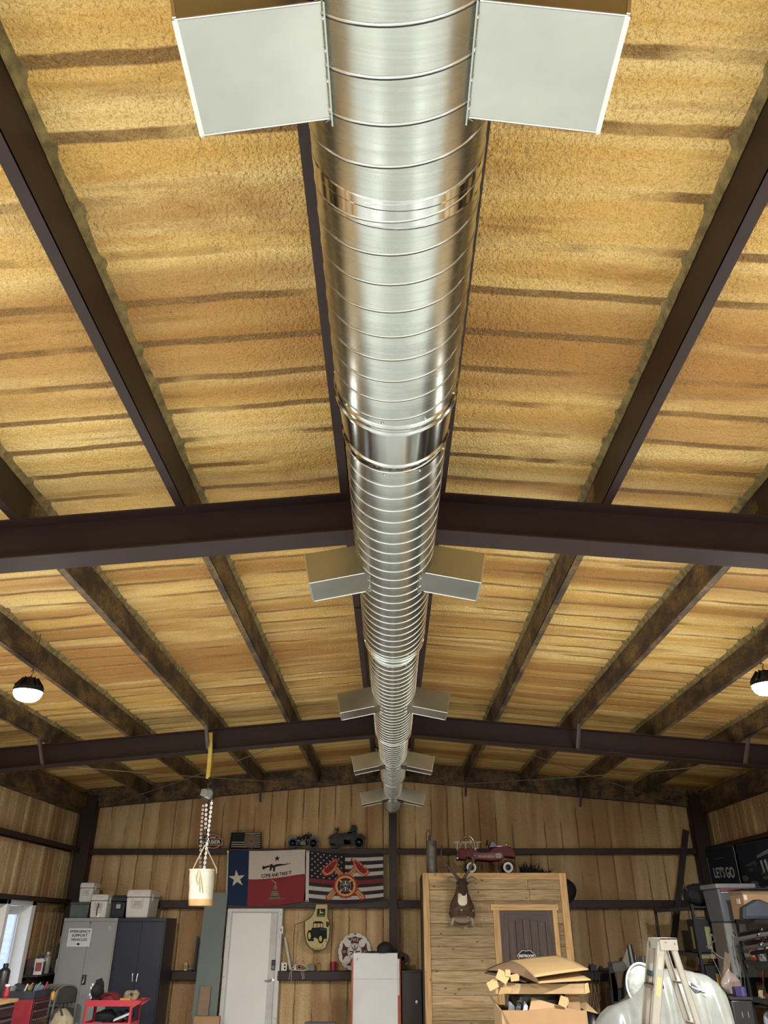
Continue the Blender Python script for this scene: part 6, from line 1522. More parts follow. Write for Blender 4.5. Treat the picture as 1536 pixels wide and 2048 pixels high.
for k in range(1, 6):
    z = ZT - .03 - k * .285
    if z < .1: break
    x = ftop[0] + slope_f * (z - ftop[1]); b = MB(); b.bx(x - .04, x + .04, YL + .004, YL + LW - .004, z - .004, z); b.bx(x - .04, x - .036, YL + .004, YL + LW - .004, z - .03, z); b.bx(x + .036, x + .04, YL + .004, YL + LW - .004, z - .03, z)
    for q in range(4): b.bx(x - .03 + .018 * q, x - .024 + .018 * q, YL + .006, YL + LW - .006, z, z + .002)
    b.obj('step', ALD, ld, world=True)
for k in range(1, 6):
    z = ZT - .03 - k * .27
    if z < .1: break
    x = rtop[0] + slope_r * (z - rtop[1]); b = MB(); b.bx(x - .016, x + .016, YL + .004, YL + LW - .004, z - .014, z); b.obj('rear_bar', ALD, ld, world=True)
b = MB(); zs = ZT - .63; xf, xr_ = ftop[0] + slope_f * (zs - ftop[1]), rtop[0] + slope_r * (zs - rtop[1]); b.beam((xf + .03, YL + .01, zs), (xr_, YL + .01, zs + .01), .004, .022); b.beam((xf + .03, YL + LW - .01, zs), (xr_, YL + LW - .01, zs + .01), .004, .022); b.obj('spreader', AL, ld, world=True)
for x, z in ((xt1 - .01, ZT - .04), (xt0 + .03, ZT - .03)):
    b = MB(); b.ball((x, YL - .021, z), (.007, .004, .007), 8, 5); b.obj('rivet', mat('#8a5a48', .4), cap, world=True)

# ---- machine under a plastic dust sheet
YM = 8.9
prof_px = [(1176, 2085), (1186, 2052), (1200, 2036), (1225, 2014), (1245, 2003), (1262, 1992), (1278, 1972), (1292, 1950), (1310, 1941), (1335, 1938), (1360, 1937), (1383, 1941), (1398, 1947), (1416, 1953), (1430, 1962), (1444, 1978), (1451, 1997), (1455, 2030), (1459, 2085)]
Pm = [PY(a, c, YM) for a, c in prof_px]
cm = thing('covered_machine', 'machine under a translucent white plastic dust sheet behind the ladder', 'machine', ((Pm[0].x + Pm[-1].x) / 2, YM, 0)); CM = Vector(((Pm[0].x + Pm[-1].x) / 2, YM, 0))
def prof_at(u):
    t = u * (len(Pm) - 1); i = min(int(t), len(Pm) - 2); f = t - i; return Pm[i].lerp(Pm[i + 1], f)
def sh(u, v, off=0.0):
    p = prof_at(u); zt = p.z; edge = min(1, min(u, 1 - u) * 6)
    if v < .25:                                    # back fall
        w_ = v / .25; y = YM + .55 * (1 - w_) ** .8 * edge + .02; z = zt - .25 * (1 - w_) ** 2
    else:
        w_ = (v - .25) / .75; y = YM - (.42 * w_ ** .55) * (0.25 + .75 * edge); z = zt * (1 - smooth01(w_ * .98) * .985) if w_ > .12 else zt * (1 - smooth01(w_ * .98) * .985)
        z = zt * (1 - w_ ** 1.25 * .985)
    fold = noise.noise(Vector((p.x * 6, w_ * .9 + p.x * 1.5, 2))) * .06 + noise.noise(Vector((p.x * 17, w_ * 1.2, 6))) * .022 + .016 * math.sin(p.x * 34 + 3 * w_ + 2 * math.sin(p.x * 5)) * min(1, w_ * 1.6)
    k = smooth01((v - .22) * 3)
    return Vector((p.x + .3 * fold * k, y - fold * k - off, max(z, .005) + fold * .25))
b = MB(); b.grid(180, 80, sh)
def film():
    m, nt, bs = _nodes('plastic_film'); v = coords(nt); n = noise_n(nt, v, 9, 5, .6)
    sp = nt.nodes.new('ShaderNodeSeparateXYZ'); nt.links.new(v, sp.inputs[0])
    c = mixrgb(nt, lin('#666963'), lin('#70736d'), ramp(nt, n, .35, .65)); nt.links.new(c, bs.inputs['Base Color'])
    bs.inputs['Roughness'].default_value = .28; bs.inputs['Subsurface Weight'].default_value = .15; bs.inputs['Subsurface Radius'].default_value = (.05, .05, .05)
    bump_n(nt, bs, n, .12, .01); return m
FILM = film()
b.obj('dust_sheet', FILM, cm, world=True, smooth=80)
b = MB(); b.bx(Pm[5].x + .15, Pm[-4].x - .12, YM - .05, YM + .4, .05, Pm[10].z - .12); b.obj('machine_body', DKG, cm, world=True, bevel=.05)
wc = PY(1281, 1968, YM - .02); b = MB(); b.lathe([(0, -.04), (.10, -.045), (.135, -.02), (.145, 0), (.135, .02), (.10, .045), (0, .04)], 28, Matrix.Translation(wc) @ Matrix.Rotation(PI / 2 + .15, 4, 'X') @ Matrix.Scale(1.25, 4, (0, 1, 0))); b.obj('wrapped_wheel', mat('#8f928d', .2, 0, .25, 18, .3), cm, world=True, smooth=True)
b = MB(); T = Matrix.Translation(wc - Vector((0, .03, 0))) @ Matrix.Rotation(PI / 2 + .15, 4, 'X') @ Matrix.Scale(1.25, 4, (0, 1, 0)); b.tube([T @ Vector((.145 * math.cos(2 * PI * i / 32), .145 * math.sin(2 * PI * i / 32), 0)) for i in range(32)], .009, 6, True); b.obj('wheel_rim', mat('#cfd2cb', .25), cm, world=True, smooth=True)
# printed mark on the sheet
def uv_of(px, py):
    best = None
    for i in range(60, 118):
        for j in range(14, 50):
            q = sh(i / 120, j / 60); d = _rm.transposed() @ (q - CAMLOC); x = 768 - d.x / d.z * FPX; y = 1024 + d.y / d.z * FPX
            e = (x - px) ** 2 + (y - py) ** 2
            if best is None or e < best[0]: best = (e, i / 120, j / 60)
    return best[1:]
ua, va = uv_of(1356, 1960); ub, vb = uv_of(1416, 1996)
cv = Canvas(60, 36, 180, 108, '#d0d3ca')
cv.poly([(0, 33), (26, 31), (23, 20)], '#8b8d88'); cv.poly([(24, 31), (38, 24), (38, 11), (30, 8), (22, 18)], '#3a3b3c'); cv.poly([(33, 28), (59, 17), (48, 13)], '#77797a'); cv.poly([(30, 14), (40, 18), (44, 14), (33, 8)], '#1f2021')
cv.line([(25, 20), (40, 15)], 2.0, '#d0d3ca'); cv.line([(6, 20), (12, 19)], 1.6, '#8e908c'); cv.line([(47, 9), (57, 6)], 1.4, '#a2a49f')
mks = [inpoly(L) for L in ([(0, 33), (26, 31), (23, 20)], [(24, 31), (38, 24), (44, 14), (38, 11), (30, 8), (22, 18)], [(33, 28), (59, 17), (48, 13), (38, 20)], [(46, 8), (57, 5), (57, 7), (46, 10)], [(5, 19), (13, 18), (13, 20), (5, 21)])]
cv.obj('printed_mark', lambda x, y: sh(ua + (ub - ua) * x / 60, va + (vb - va) * (1 - y / 36), .012) + Vector((0, 0, .004)), cm, mask=lambda x, y: any(f(x, y) for f in mks), rough=.3)

# ---- dark shop machine, hopper and pipes behind the sheet
def P15(px, py, Y): return PY(px, py, Y)
Yh = 14.7
hc = P15(1240, 1950, Yh)
mc = thing('shop_machine', 'dark shop machine with a grey hopper and pipe behind the dust sheet', 'machine', (hc.x, Yh + .15, 0)); MC = Vector((hc.x, Yh + .15, 0))
q = lambda px, py: (P15(px, py, Yh).x, P15(px, py, Yh).z)
DARKB = mat('#221c1c', .45, .2, .12, 6)
b = MB(); b.prism([q(1221, 1927), q(1246, 1922), q(1254, 1934), q(1250, 1943), q(1228, 1943)], .16, TR((0, Yh + .16, 0))); b.obj('hopper', mat('#5e5c58', .45, .4, .1, 8), mc, world=True, bevel=.006)
b = MB(); b.prism([q(1229, 1943), q(1248, 1943), q(1246, 1976), q(1236, 1978)], .14, TR((0, Yh + .15, 0))); b.obj('chute', mat('#5f4a38', .6, .1, .2, 8), mc, world=True, bevel=.006)
b = MB(); p0, p1 = P15(1268, 1937, Yh + .08), P15(1258.5, 1889, Yh + .08); b.cyl(p0, p1, .058, .042, 18); b.obj('pipe', mat('#6d6e6e', .35, .7), mc, world=True, smooth=35)
b = MB(); b.prism([q(1246, 1922), q(1256, 1896), q(1262, 1935), q(1252, 1940)], .012, TR((0, Yh + .06, 0))); b.obj('side_plate', mat('#8d877c', .4, .5), mc, world=True)
b = MB(); b.bx(P15(1222, 1960, Yh).x, P15(1234, 1960, Yh).x, Yh, Yh + .2, .0, q(1222, 1945)[1]); b.obj('post', DARKB, mc, world=True, bevel=.006)
b = MB(); b.prism([q(1216, 1925), q(1223, 1923), q(1236, 1978), q(1236, 2003), q(1226, 2003)], .03, TR((0, Yh + .03, 0))); b.obj('edge_frame', DARKB, mc, world=True)
b = MB(); b.bx(P15(1222, 1990, Yh).x, P15(1275, 1990, Yh).x, Yh + .02, Yh + .3, 0, q(1240, 1979)[1]); b.obj('base_cabinet', DARKB, mc, world=True, bevel=.01)
pts = [P15(x, y, 14.55) for x, y in ((1252, 2004), (1252, 1965), (1254, 1948), (1260, 1940), (1272, 1937), (1284, 1940))]
hd_ = thing('black_chair', 'black high-backed seat partly hidden behind the dust sheet', 'chair', (P15(1270, 1990, 14.55).x, 14.5, 0)); b = MB(); b.tube(pts, .045, 8); b.obj('bolster', mat('#1b1a1c', .6), hd_, world=True, smooth=True)
b = MB(); x0, x1 = P15(1256, 1990, 14.5).x, P15(1300, 1990, 14.5).x; b.bx(x0, x1, 14.5, 14.57, .45, P15(1270, 1945, 14.5).z); b.obj('backrest', mat('#141416', .6), hd_, world=True, bevel=.02); b = MB(); b.bx(x0, x1, 14.12, 14.56, .38, .47); b.obj('seat', mat('#141416', .6), hd_, world=True, bevel=.02)
b = MB(); b.cyl(((x0 + x1) / 2, 14.34, .02), ((x0 + x1) / 2, 14.34, .38), .03); b.lathe([(.0, 0), (.24, 0), (.24, .02), (.03, .05)], 20, Matrix.Translation(((x0 + x1) / 2, 14.34, 0))); b.obj('pedestal', BLKM, hd_, world=True, smooth=35)
cols = ('#8f9192', '#6d6f71', '#5c5e60', '#9fa1a1', '#707274')
for k, px_ in enumerate((1272, 1277, 1282.5, 1287, 1292)):
    p = P15(px_, 1911 + (k % 2) * 3, 15.28); t = thing('pipe', ('leftmost', 'second from left', 'middle', 'second from right', 'rightmost')[k] + ' of five grey pipes standing at the back wall by the ladder', 'pipe', (p.x, 15.28, 0), 0); b = MB(); b.cyl((0, 0, 0), (-.0, .05, p.z), .017, n=12, cap=False); b.cyl((0, 0, 0), (-.0, .05, p.z), .014, n=12); b.obj('tube', mat(cols[k], .35, .7), t, smooth=35)
# items on the back girt right of the plank room, hanging cords, black bag
t = carton('tool_case', 'small blue grey power tool case on the girt right of the plank room', gx(1186), 15.49, 1.09, .10, .11, .09, '#33363f', cat='case')
b = MB(); b.tube([(-.03, 0, .09), (-.03, 0, .13), (.03, 0, .13), (.03, 0, .09)], .008, 6); b.obj('grip', mat('#9a9a9c', .4), t, smooth=True)
t = thing('vise', 'dark clamp with a bright knob lying on the girt right of the plank room', 'clamp', (gx(1208), 15.49, 1.09)); b = MB(); b.box((0, 0, .02), (.16, .05, .04)); b.obj('bar', DARKB, t, bevel=.006); b = MB(); b.box((-.05, 0, .045), (.05, .06, .05)); b.obj('jaw', DARKB, t, bevel=.006); b = MB(); b.ball((.055, -.02, .055), .013, 8, 6); b.obj('knob', CHROME, t, smooth=True)
for k, (xa_, xb_) in enumerate(((1183, 1180), (1189, 1186), (1196, 1191))):
    p0 = PY(xa_, 1943, 15.39); p1 = PY(xb_, 2038, 15.36); t = thing('power_cord', ('left', 'middle', 'right')[k] + ' one of three dark cords hanging over the girt by the plank room', 'cord', (p0.x, 15.40, p1.z)); h = 1.095 - p1.z
    b = MB(); b.tube([(0, .06, h + .004), (0, .02, h + .006), (0, .003, h - .02), (.01 * (k - 1), 0, h * .6), ((p1.x - p0.x), -.02, .0)], .008, 6); b.obj('lead', mat(('#4a3b2a', '#26211d', '#33291f')[k], .6), t, smooth=True)
p = PY(1181, 2018, 13.2)
t = thing('bin_bag', 'black stuffed bin bag standing right of the large cardboard box', 'bag', (p.x, 13.2, 0)); b = MB(); b.loft([[Vector((r * math.cos(a), r * .8 * math.sin(a), z)) for a in [2 * PI * i / 20 for i in range(20)]] for z, r in ((0, .1), (.04, .17), (.4, .18), (p.z - .08, .14), (p.z, .05))]); b.jitter(.03, 6); 
for i, q_ in enumerate(b.v): b.v[i] = Vector((q_.x, q_.y, max(q_.z, 0)))
b.obj('film', mat('#131417', .3, 0, .2, 6), t, smooth=True); b = MB(); b.tube([(-.03, 0, p.z - .02), (0, -.02, p.z + .04), (.03, .01, p.z - .02)], .012, 6); b.obj('knot', mat('#1c1d21', .3), t, smooth=True)

# leaning steel post in the right corner
p0, p1 = PY(1372, 1661, 15.40), PY(1347, 1885, 15.2)
d = p0 - p1; k = p1.z / d.z; foot = p1 - d * k
t = thing('steel_post', 'long dark steel post leaning into the right back corner', 'post', (foot.x, foot.y, 0)); b = MB(); b.beam((0, 0, .01), tuple(p0 - Vector((foot.x, foot.y, 0))), .10, .05, up=(0, 1, 0)); b.obj('channel', mat('#2c2522', .5, .1, .15, 5), t)
b = MB(); e = (p0 - Vector((foot.x, foot.y, 0))); b.beam(e * .985, e, .11, .06, up=(0, 1, 0)); b.obj('end_plate', mat('#38302c', .5, .2), t)

# ---- right wall: banners
XB = 5.71
def wall_map(tl, tr, bl, br):
    a = [PX(*p, XB) for p in (tl, tr, bl, br)]
    return lambda u, v: a[2].lerp(a[3], u).lerp(a[0].lerp(a[1], u), v)
cv = Canvas(66, 90, 198, 270, '#1f2531')
cv.line([(.9, 0), (.9, 74)], 1.3, '#9aa0a6'); cv.line([(65, 0), (65, 90)], 1.5, '#aeb3b8'); cv.text("LET'S GO", 33, 49, 44, 17, '#a9aeb3', .03, .03); cv.text('BRANDON', 34, 22, 46, 15, '#a9aeb3', .03, .03); cv.line([(16, 71), (40, 73)], .9, '#6b7078')
fnb = wall_map((1410, 1698), (1467, 1691), (1431, 1802), (1492, 1812))
t = thing('banner', "dark banner lettered LET'S GO on the right wall near the corner", 'banner', tuple(fnb(.5, .0)))
cv.obj('cloth', lambda x, y: fnb(x / 66, y / 90) + Vector((-.006 * math.sin(x * .2), 0, 0)), t, fuzz=.05)
b = MB(); b.beam(fnb(0, 1), fnb(1, 1), .012, .012); b.obj('top_hem', DKG, t, world=True)
cv = Canvas(90, 90, 225, 225, '#1d2430'); rr = random.Random(8)
for k in range(46): cv.ell(rr.uniform(4, 88), rr.uniform(4, 62), rr.uniform(2, 6), rr.uniform(1.5, 5), rr.choice(['#3a4148', '#454b50', '#2a3038', '#565a58']))
for k in range(16): cv.ell(rr.uniform(12, 88), rr.uniform(2, 34), rr.uniform(3, 7), rr.uniform(2, 6), rr.choice(['#7b7e7d', '#6a6d6b', '#8c8e8c', '#55585a']))
cv.poly([(28, 70), (56, 80), (90, 84), (90, 78), (56, 74), (28, 66)], '#6f767b')
for k in range(8): x = 31 + k * 6; cv.poly([(x, 62 + k * .6), (x + 3.2, 63 + k * .6), (x + 4.6, 46 + k * .4), (x + 2.2, 45 + k * .4)], '#a5a9ab')
fnc = wall_map((1471, 1691), (1600, 1665), (1496, 1811), (1640, 1812))
t = thing('banner', 'dark banner with a pale grey picture on the right wall, cut by the frame', 'banner', tuple(fnc(.4, 0)))
cv.obj('cloth', lambda x, y: fnc(x / 90, y / 90) + Vector((-.006 * math.sin(x * .2), 0, 0)), t, fuzz=.08)
b = MB(); b.beam(fnc(0, 1), fnc(1, 1), .012, .012); b.obj('top_hem', DKG, t, world=True)

# ---- far dark rack in the corner (shelf boards, cases)
RK = mat('#22242a', .45, .3, .1, 6)
def rack(label, x0, x1, y0, y1, levels, H, cat='shelf'):
    t = thing('storage_rack', label, cat, ((x0 + x1) / 2, (y0 + y1) / 2, 0)); hx, hy = (x1 - x0) / 2, (y1 - y0) / 2
    for sx in (-1, 1):
        for sy in (-1, 1):
            b = MB(); b.bx(sx * hx, sx * (hx - .04), sy * hy, sy * (hy - .004), 0, H); b.bx(sx * hx, sx * (hx - .004), sy * hy, sy * (hy - .04), 0, H); b.obj('post', RK, t)
    for z in levels:
        b = MB(); b.bx(-hx + .004, hx - .004, -hy + .004, hy - .004, z - .012, z); b.bx(-hx, -hx + .02, -hy + .004, hy - .004, z - .05, z); b.bx(hx - .02, hx, -hy + .004, hy - .004, z - .05, z); b.obj('shelf', mat('#3c3d3e', .5, .2, .12, 5), t)
    return t
rack('dark storage rack in the far right corner full of black cases', 4.38, 5.36, 12.75, 14.55, (.12, .80, 1.42, 2.02), 2.05)
def case(label, x, y, z, sx, sy, sz, col='#1a1b1f', stripe=None, cat='case', rz=0.0):
    t = thing('tool_case', label, cat, (x, y, z), rz); b = MB(); b.box((0, 0, sz * .47), (sx, sy, sz * .94)); b.obj('shell', mat(col, .5, 0, .15, 7), t, bevel=.012)
    b = MB(); b.tube([(-sx * .2, 0, sz * .93), (-sx * .2, 0, sz * .99), (sx * .2, 0, sz * .99), (sx * .2, 0, sz * .93)], .008, 6); b.obj('grip', mat('#2c2d30', .4), t, smooth=True)
    if stripe:
        b = MB(); b.box((-sx / 2 - .002, 0, sz * .42), (.004, sy * .22, sz * .62)); b.obj('label_strip', mat(stripe, .6), t); b = MB(); b.box((-.0, -sy / 2 - .002, sz * .42), (sx * .22, .004, sz * .62)); b.obj('label_strip', mat(stripe, .6), t)
    return t
case('black case with a pale yellow label strip on the corner rack', 4.60, 13.02, 1.425, .34, .34, .46, stripe='#8d8a5c')
case('plain black case right of the yellow labelled one on the corner rack', 5.00, 13.05, 1.425, .30, .36, .5, '#15171c')
case('low black case deep on the corner rack second shelf', 4.85, 13.9, 1.425, .42, .5, .3)
case('dark case with an orange yellow strip on the corner rack lower shelf', 4.64, 12.98, .805, .34, .30, .50, '#17191e', '#a8843c')
case('navy black case on the corner rack lower shelf by the right post', 5.0, 13.0, .805, .30, .36, .52, '#161a22')
t = soft('duffel_bag', 'black duffel bag lying on top of the corner rack', 'bag', (4.68, 13.2, 2.025), (.22, .3, .15), '#1b1c20', 21, .04, 5)
b = MB(); b.tube([(-.18, -.12, .2), (-.2, -.06, .26), (-.2, .06, .26), (-.18, .12, .2)], .012, 6); b.obj('strap', mat('#4d5054', .6), t, smooth=True)
b = MB(); 
for k in range(6):
    t = thing('timber_offcut', ('first', 'second', 'third', 'fourth', 'fifth', 'sixth')[k] + ' from the left of six wood offcuts along the corner rack front shelf edge', 'wood', (4.46 + .125 * k, 12.72, 1.36)); b = MB(); b.bx(-.058, .058, -.012, .012, 0, .045 + .008 * (k % 2)); b.obj('board', mat(('#77705a', '#8a7c58', '#a08d52', '#7d7455', '#b0a04e', '#6f6b5c')[k], .8), t)
# grey tote with reddish lid strip and a grey electrical box on the wall
p = PX(1422, 1812, 5.1)
t = thing('storage_tote', 'large grey tote with a red lid strip below the lettered banner', 'tote', (4.82, 12.38, 1.815))
b = MB(); b.loft([[Vector((sx * .26 * k, sy * .30 * k, z)) for sx, sy in ((-1, -1), (1, -1), (1, 1), (-1, 1))] for z, k in ((0, .9), (.42, 1.0))]); b.obj('bin', mat('#5f636a', .45, 0, .06, 4), t, bevel=.02, smooth=True); b = MB(); b.box((0, 0, .45), (.56, .64, .06)); b.obj('lid', mat('#7d8184', .45), t, bevel=.012)
b = MB(); b.box((-.02, -.325, .40), (.42, .008, .05)); b.obj('lid_strip', mat('#6a4048', .5), t); b = MB(); b.box((-.02, -.327, .365), (.42, .008, .012)); b.obj('white_line', mat('#b8b9ba', .5), t)
t2 = thing('electrical_box', 'light grey electrical panel box on a stand with cables hanging from it', 'electrical box', (4.84, 12.3, 0)); b = MB(); b.bx(-.28, .36, -.22, .25, 1.16, 1.81); b.obj('cabinet', mat('#6a665f', .5, .1, .05, 4), t2, bevel=.008)
b = MB(); b.prism([(-.27, 1.18), (-.19, 1.18), (-.19, 1.52), (.02, 1.62), (.02, 1.80), (-.27, 1.80)], .012, TR((0, -.222, 0))); b.obj('cover', mat('#8d8f8e', .4, .3), t2, bevel=.004)
b = MB(); b.bx(-.26, -.22, -.2, -.16, 0, 1.17); b.bx(.3, .34, -.2, -.16, 0, 1.17); b.bx(-.26, -.22, .19, .23, 0, 1.17); b.bx(.3, .34, .19, .23, 0, 1.17); b.obj('stand', BLKM, t2)
for k, pts in enumerate(([(1423, 1868), (1421, 1885), (1426, 1903), (1440, 1914), (1452, 1920)], [(1422, 1868), (1422, 1895), (1427, 1920), (1436, 1938), (1446, 1962)], [(1424, 1868), (1430, 1880), (1420, 1890), (1412, 1894)])):
    b = MB(); b.tube([PY(x, y, 11.95 - .03 * k) for x, y in pts], .0055, 6); b.obj('cable', mat(('#8d8f8d', '#6d6f70', '#5a5c5d')[k], .4), t2, world=True, smooth=True)

# ---- near rack along the right wall
rack('dark storage rack along the right wall, cut by the right picture edge', 4.62, 5.45, 9.0, 11.82, (.10, .50, .96, 1.37, 1.84), 1.86)
t = thing('cardboard_box', 'long brown cardboard box on top of the right rack', 'box', (5.02, 11.52, 1.845)); b = MB(); b.bx(-.44, .44, -.22, .22, 0, .33); b.obj('body', mat('#a07e5c', .75, 0, .05, 5), t, bevel=.005); b = MB(); b.bx(-.445, .445, -.225, .225, .29, .334); b.obj('top_flaps', mat('#7f6a52', .75), t); b = MB(); b.bx(-.43, -.39, -.226, -.22, .22, .28); b.bx(-.448, -.44, -.1, .0, .18, .24); b.obj('label', mat('#c9c5be', .6), t)
t = thing('black_cover', 'thin black sheet lying over the long cardboard box', 'cover', (5.02, 11.50, 2.182)); b = MB(); b.grid(8, 14, lambda u, v: Vector((-.46 + .94 * u, -.28 + .5 * v, .01 + .02 * math.sin(u * 5) * math.sin(v * 7)))); 
for i, q_ in enumerate(b.v): b.v[i] = Vector((q_.x, q_.y, max(q_.z, .004)))
b.obj('sheet', mat('#1d2127', .5), t, smooth=True, thick=.006); b = MB(); b.beam((-.46, -.28, .012), (.48, -.28, .012), .012, .012); b.obj('hem', BLK, t)
YCU = 11.12; cq = lambda px, py: (PY(px, py, YCU).x - 4.75, PY(px, py, YCU).z - 1.845)
cpoly = [cq(1484, 1828), cq(1486, 1815), cq(1496, 1809), cq(1513, 1799), cq(1521, 1799), cq(1540, 1807), cq(1560, 1812), cq(1562, 1829)]
cpoly = [(x, max(z, 0.0)) for x, z in cpoly]; cpoly[0] = (cpoly[0][0], 0.0); cpoly[-1] = (cpoly[-1][0], 0.0)
t = thing('seat_cushion', 'dark grey angular cushion in front of the long cardboard box', 'cushion', (4.75, YCU, 1.845)); b = MB(); b.prism(cpoly, .13, TR((0, .13, 0))); b.obj('pad', mat('#2a2f36', .7, 0, .1, 6), t, bevel=.02, seg=3, smooth=True)
mcx = sum(p[0] for p in cpoly) / len(cpoly); b = MB(); b.prism([(mcx + (x - mcx) * .8, .03 + z * .8) for x, z in cpoly], .01, TR((0, .002, 0))); b.obj('panel', mat('#3b424b', .6), t, bevel=.004)
cols = ('#1d1e20', '#9a9a96', '#2a2b2d', '#77777a', '#232426')
for k in range(5):
    t = thing('metal_tube', ('topmost', 'second', 'third', 'fourth', 'lowest')[k] + ' of the long tubes slung along the right rack front', 'tube', (4.575 - .052 * (k % 2), 10.25, 1.50 + .052 * (4 - k) + .02)); b = MB(); b.cyl((0, -1.3, .13), (0, 1.35 - .06 * k, -.06), .024, n=12, cap=False); b.cyl((0, -1.3, .13), (0, 1.35 - .06 * k, -.06), .019, n=12); b.obj('barrel', mat(cols[k], .3, .6), t, smooth=35); b = MB(); b.cyl((0, .6, -.006), (0, .66, -.010), .026, n=12); b.obj('collar', CHROME, t); b = MB(); b.bx(.02, .045 + .052 * (k % 2), .8, .83, -.05, -.034); b.bx(.02, .045 + .052 * (k % 2), -.83, -.8, .07, .09); b.obj('bracket', BLKM, t)
def rs(px, z, x=4.78): 
    q_ = PX(px, 1900, x); return x, q_.y
bottle('spray_can', 'orange red can standing at the far end of the middle rack shelf', 4.72, 11.68, 1.371, .045, .19, '#a34a36', '#8a3a30', 'can', .8, .85, labelband='#b5754c')
bottle('spray_can', 'silver can with a red cap on the middle rack shelf', 4.73, 11.42, 1.371, .05, .27, '#a9adb0', '#b83a3c', 'can', .75, .7, .26)
bottle('oil_bottle', 'dark bottle behind the silver can on the middle rack shelf', 5.0, 11.45, 1.371, .06, .28, '#22252b', '#4a2330', 'bottle', .4, .75)
carton('carton', 'dark box deep on the middle rack shelf', 5.2, 11.1, 1.371, .3, .3, .22, '#1c1e22')
t = soft('black_bag', 'black lumpy bag filling the third rack shelf', 'bag', (5.05, 10.9, .961), (.26, .4, .15), '#15171a', 31, .05, 5)
carton('red_case', 'small red box at the front of the third rack shelf', 4.70, 11.30, .961, .08, .16, .06, '#8a2a33')
t = thing('work_gloves', 'pale yellow work gloves on the third rack shelf edge', 'gloves', (4.69, 11.62, .961)); b = MB(); 
for k in range(4): b.tube([(0, -.04 + .025 * k, .0 + .012), (.0, -.045 + .028 * k, .05), (.01, -.05 + .03 * k, .085 - .01 * (k % 2))], .011, 6)
b.ball((.0, 0, .02), (.03, .05, .02), 10, 6); b.obj('fingers', mat('#a89a68', .8), t, smooth=True); b = MB(); b.bx(-.02, .03, -.05, .05, 0.0, .012); b.obj('cuff', mat('#8f8a7c', .8), t)
t = thing('red_strap', 'red handled tool leaning on the third rack shelf', 'tool', (4.8, 11.72, .961)); b = MB(); b.beam((0, 0, .17), (.02, -.03, .30), .03, .02); b.obj('handle', mat('#8c2c33', .5), t, bevel=.005); b = MB(); b.cyl((-.01, .02, .0), (0, 0, .18), .008); b.obj('shaft', mat('#56585b', .4, .7), t)
t = thing('sack', 'white and grey plastic sack on the lower rack shelf', 'sack', (4.74, 11.62, .501)); b = MB(); b.ball((0, 0, .16), (.07, .11, .16), 16, 10); b.jitter(.02, 8, 3)
for i, q_ in enumerate(b.v): b.v[i] = Vector((q_.x, q_.y, max(q_.z, .0)))
b.obj('bag', mat('#b3bccc', .5, 0, .2, 3), t, smooth=True); b = MB(); b.ball((.02, .05, .27), (.06, .07, .08), 12, 8); b.obj('dark_top', mat('#3a3b40', .5), t, smooth=True)
carton('carton', 'dark grey box on the lower rack shelf beside the plastic sack', 4.95, 10.5, .501, .4, .5, .3, '#2c2d30', flap='#5a5c58')

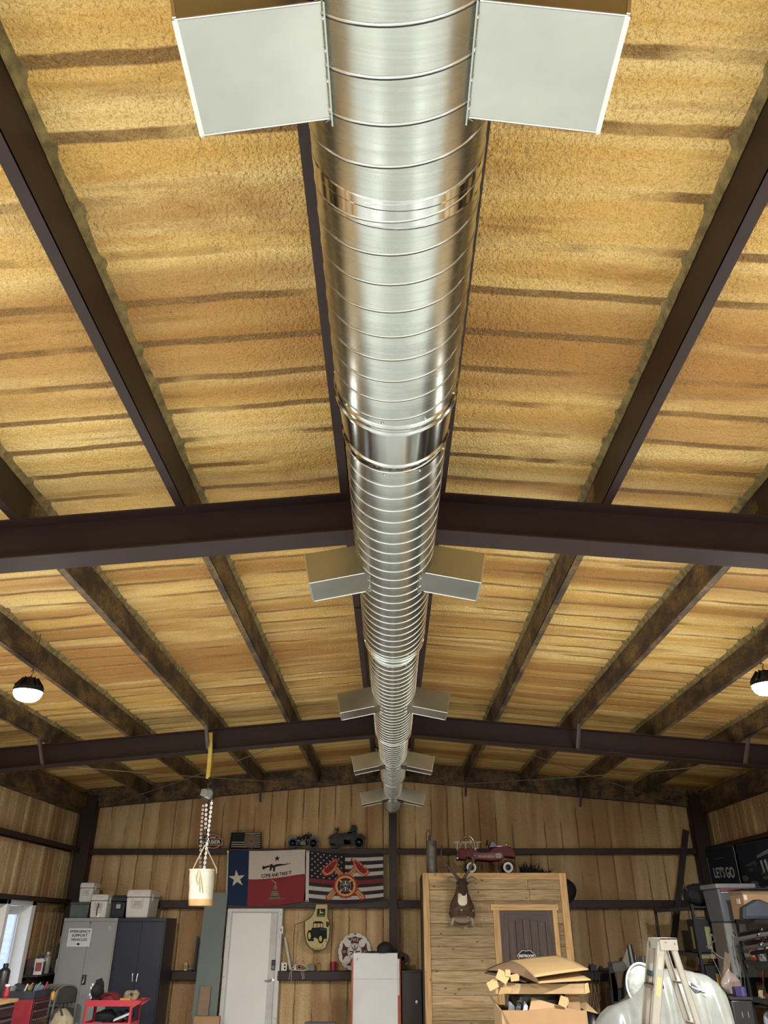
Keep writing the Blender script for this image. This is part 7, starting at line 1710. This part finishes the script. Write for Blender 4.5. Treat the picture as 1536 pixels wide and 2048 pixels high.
# wooden stake, black bin with a bag and a purple box
p0 = PY(1455, 1907, 11.3); p1 = PY(1447, 1990, 11.2); d = (p0 - p1); k = p1.z / d.z; foot = p1 - d * k
t = thing('wooden_stake', 'weathered wooden stake leaning beside the dust sheet', 'stake', (foot.x, foot.y, 0)); b = MB(); b.beam((0, 0, .005), tuple(p0 - Vector((foot.x, foot.y, 0))), .075, .03, up=(0, 1, 0)); b.obj('board', wood('#7d715c', '#5b5040', 2, 5, .8, False), t)
bp = PY(1472, 1992, 10.9)
t = thing('black_bin', 'tall black bin under the plastic bag at the right rack end', 'bin', (bp.x, 10.9, 0)); h = bp.z
b = MB(); b.loft([[Vector((sx * .125 * k_, sy * .15 * k_, z)) for sx, sy in ((-1, -1), (1, -1), (1, 1), (-1, 1))] for z, k_ in ((0, .85), (h - .03, 1.0))]); b.obj('tub', mat('#232325', .35, 0, .1, 6), t, bevel=.015, smooth=True); b = MB(); b.box((0, 0, h - .015), (.27, .33, .03)); b.obj('lid', mat('#2b2625', .35), t, bevel=.008)
for k in range(2):
    b = MB(); b.box((-.02 + .07 * k, -.142, h * .83), (.012, .012, .06)); b.box((-.02 + .07 * k, -.137, h * .70), (.03, .012, .02)); b.obj('latch', mat('#8b8d8d', .3, .8), t)
t = thing('purple_box', 'purple carton on the black bin lid', 'box', (bp.x + .03, 10.84, h)); b = MB(); b.box((0, 0, .05), (.13, .10, .10)); b.obj('body', mat('#2d2350', .4, 0, .1, 5), t, bevel=.006); b = MB(); b.box((.02, -.051, .05), (.03, .002, .095)); b.obj('stripe', mat('#4a4070', .4), t)
t = thing('plastic_bag', 'crumpled clear plastic bag on the black bin behind the purple carton', 'bag', (bp.x - .005, 10.97, h)); b = MB(); b.ball((0, 0, .13), (.105, .065, .13), 18, 12); b.jitter(.04, 10, 2)
for i, q_ in enumerate(b.v): b.v[i] = Vector((q_.x, min(q_.y, .075), max(q_.z, .0)))
b.obj('film', mat('#9d8d84', .2, 0, .3, 10, trans=.3), t, smooth=True); b = MB(); b.tube([(-.03, 0, .22), (0, 0, .27), (.02, .01, .23)], .014, 6); b.obj('gathered_neck', mat('#8d7f78', .3), t, smooth=True)
# long hanging cables in front of the right rack
for k, pts in enumerate(([(1468, 1868), (1467, 1885), (1471, 1910), (1480, 1940), (1484, 1985)], [(1470, 1872), (1472, 1900), (1480, 1925), (1488, 1950), (1492, 1990)])):
    p_ = [PY(x, y, 11.9 + .02 * k) for x, y in pts]; t = thing('cable', ('left', 'right')[k] + ' one of two grey cables hanging in front of the right rack', 'cable', tuple(p_[-1])); b = MB(); b.tube(p_, .005, 6); b.obj('sheath', mat(('#77797a', '#55585a')[k], .4), t, world=True, smooth=True); b = MB(); b.cyl(p_[0], p_[0] + Vector((0, 0, .03)), .012); b.obj('plug', BLK, t, world=True)
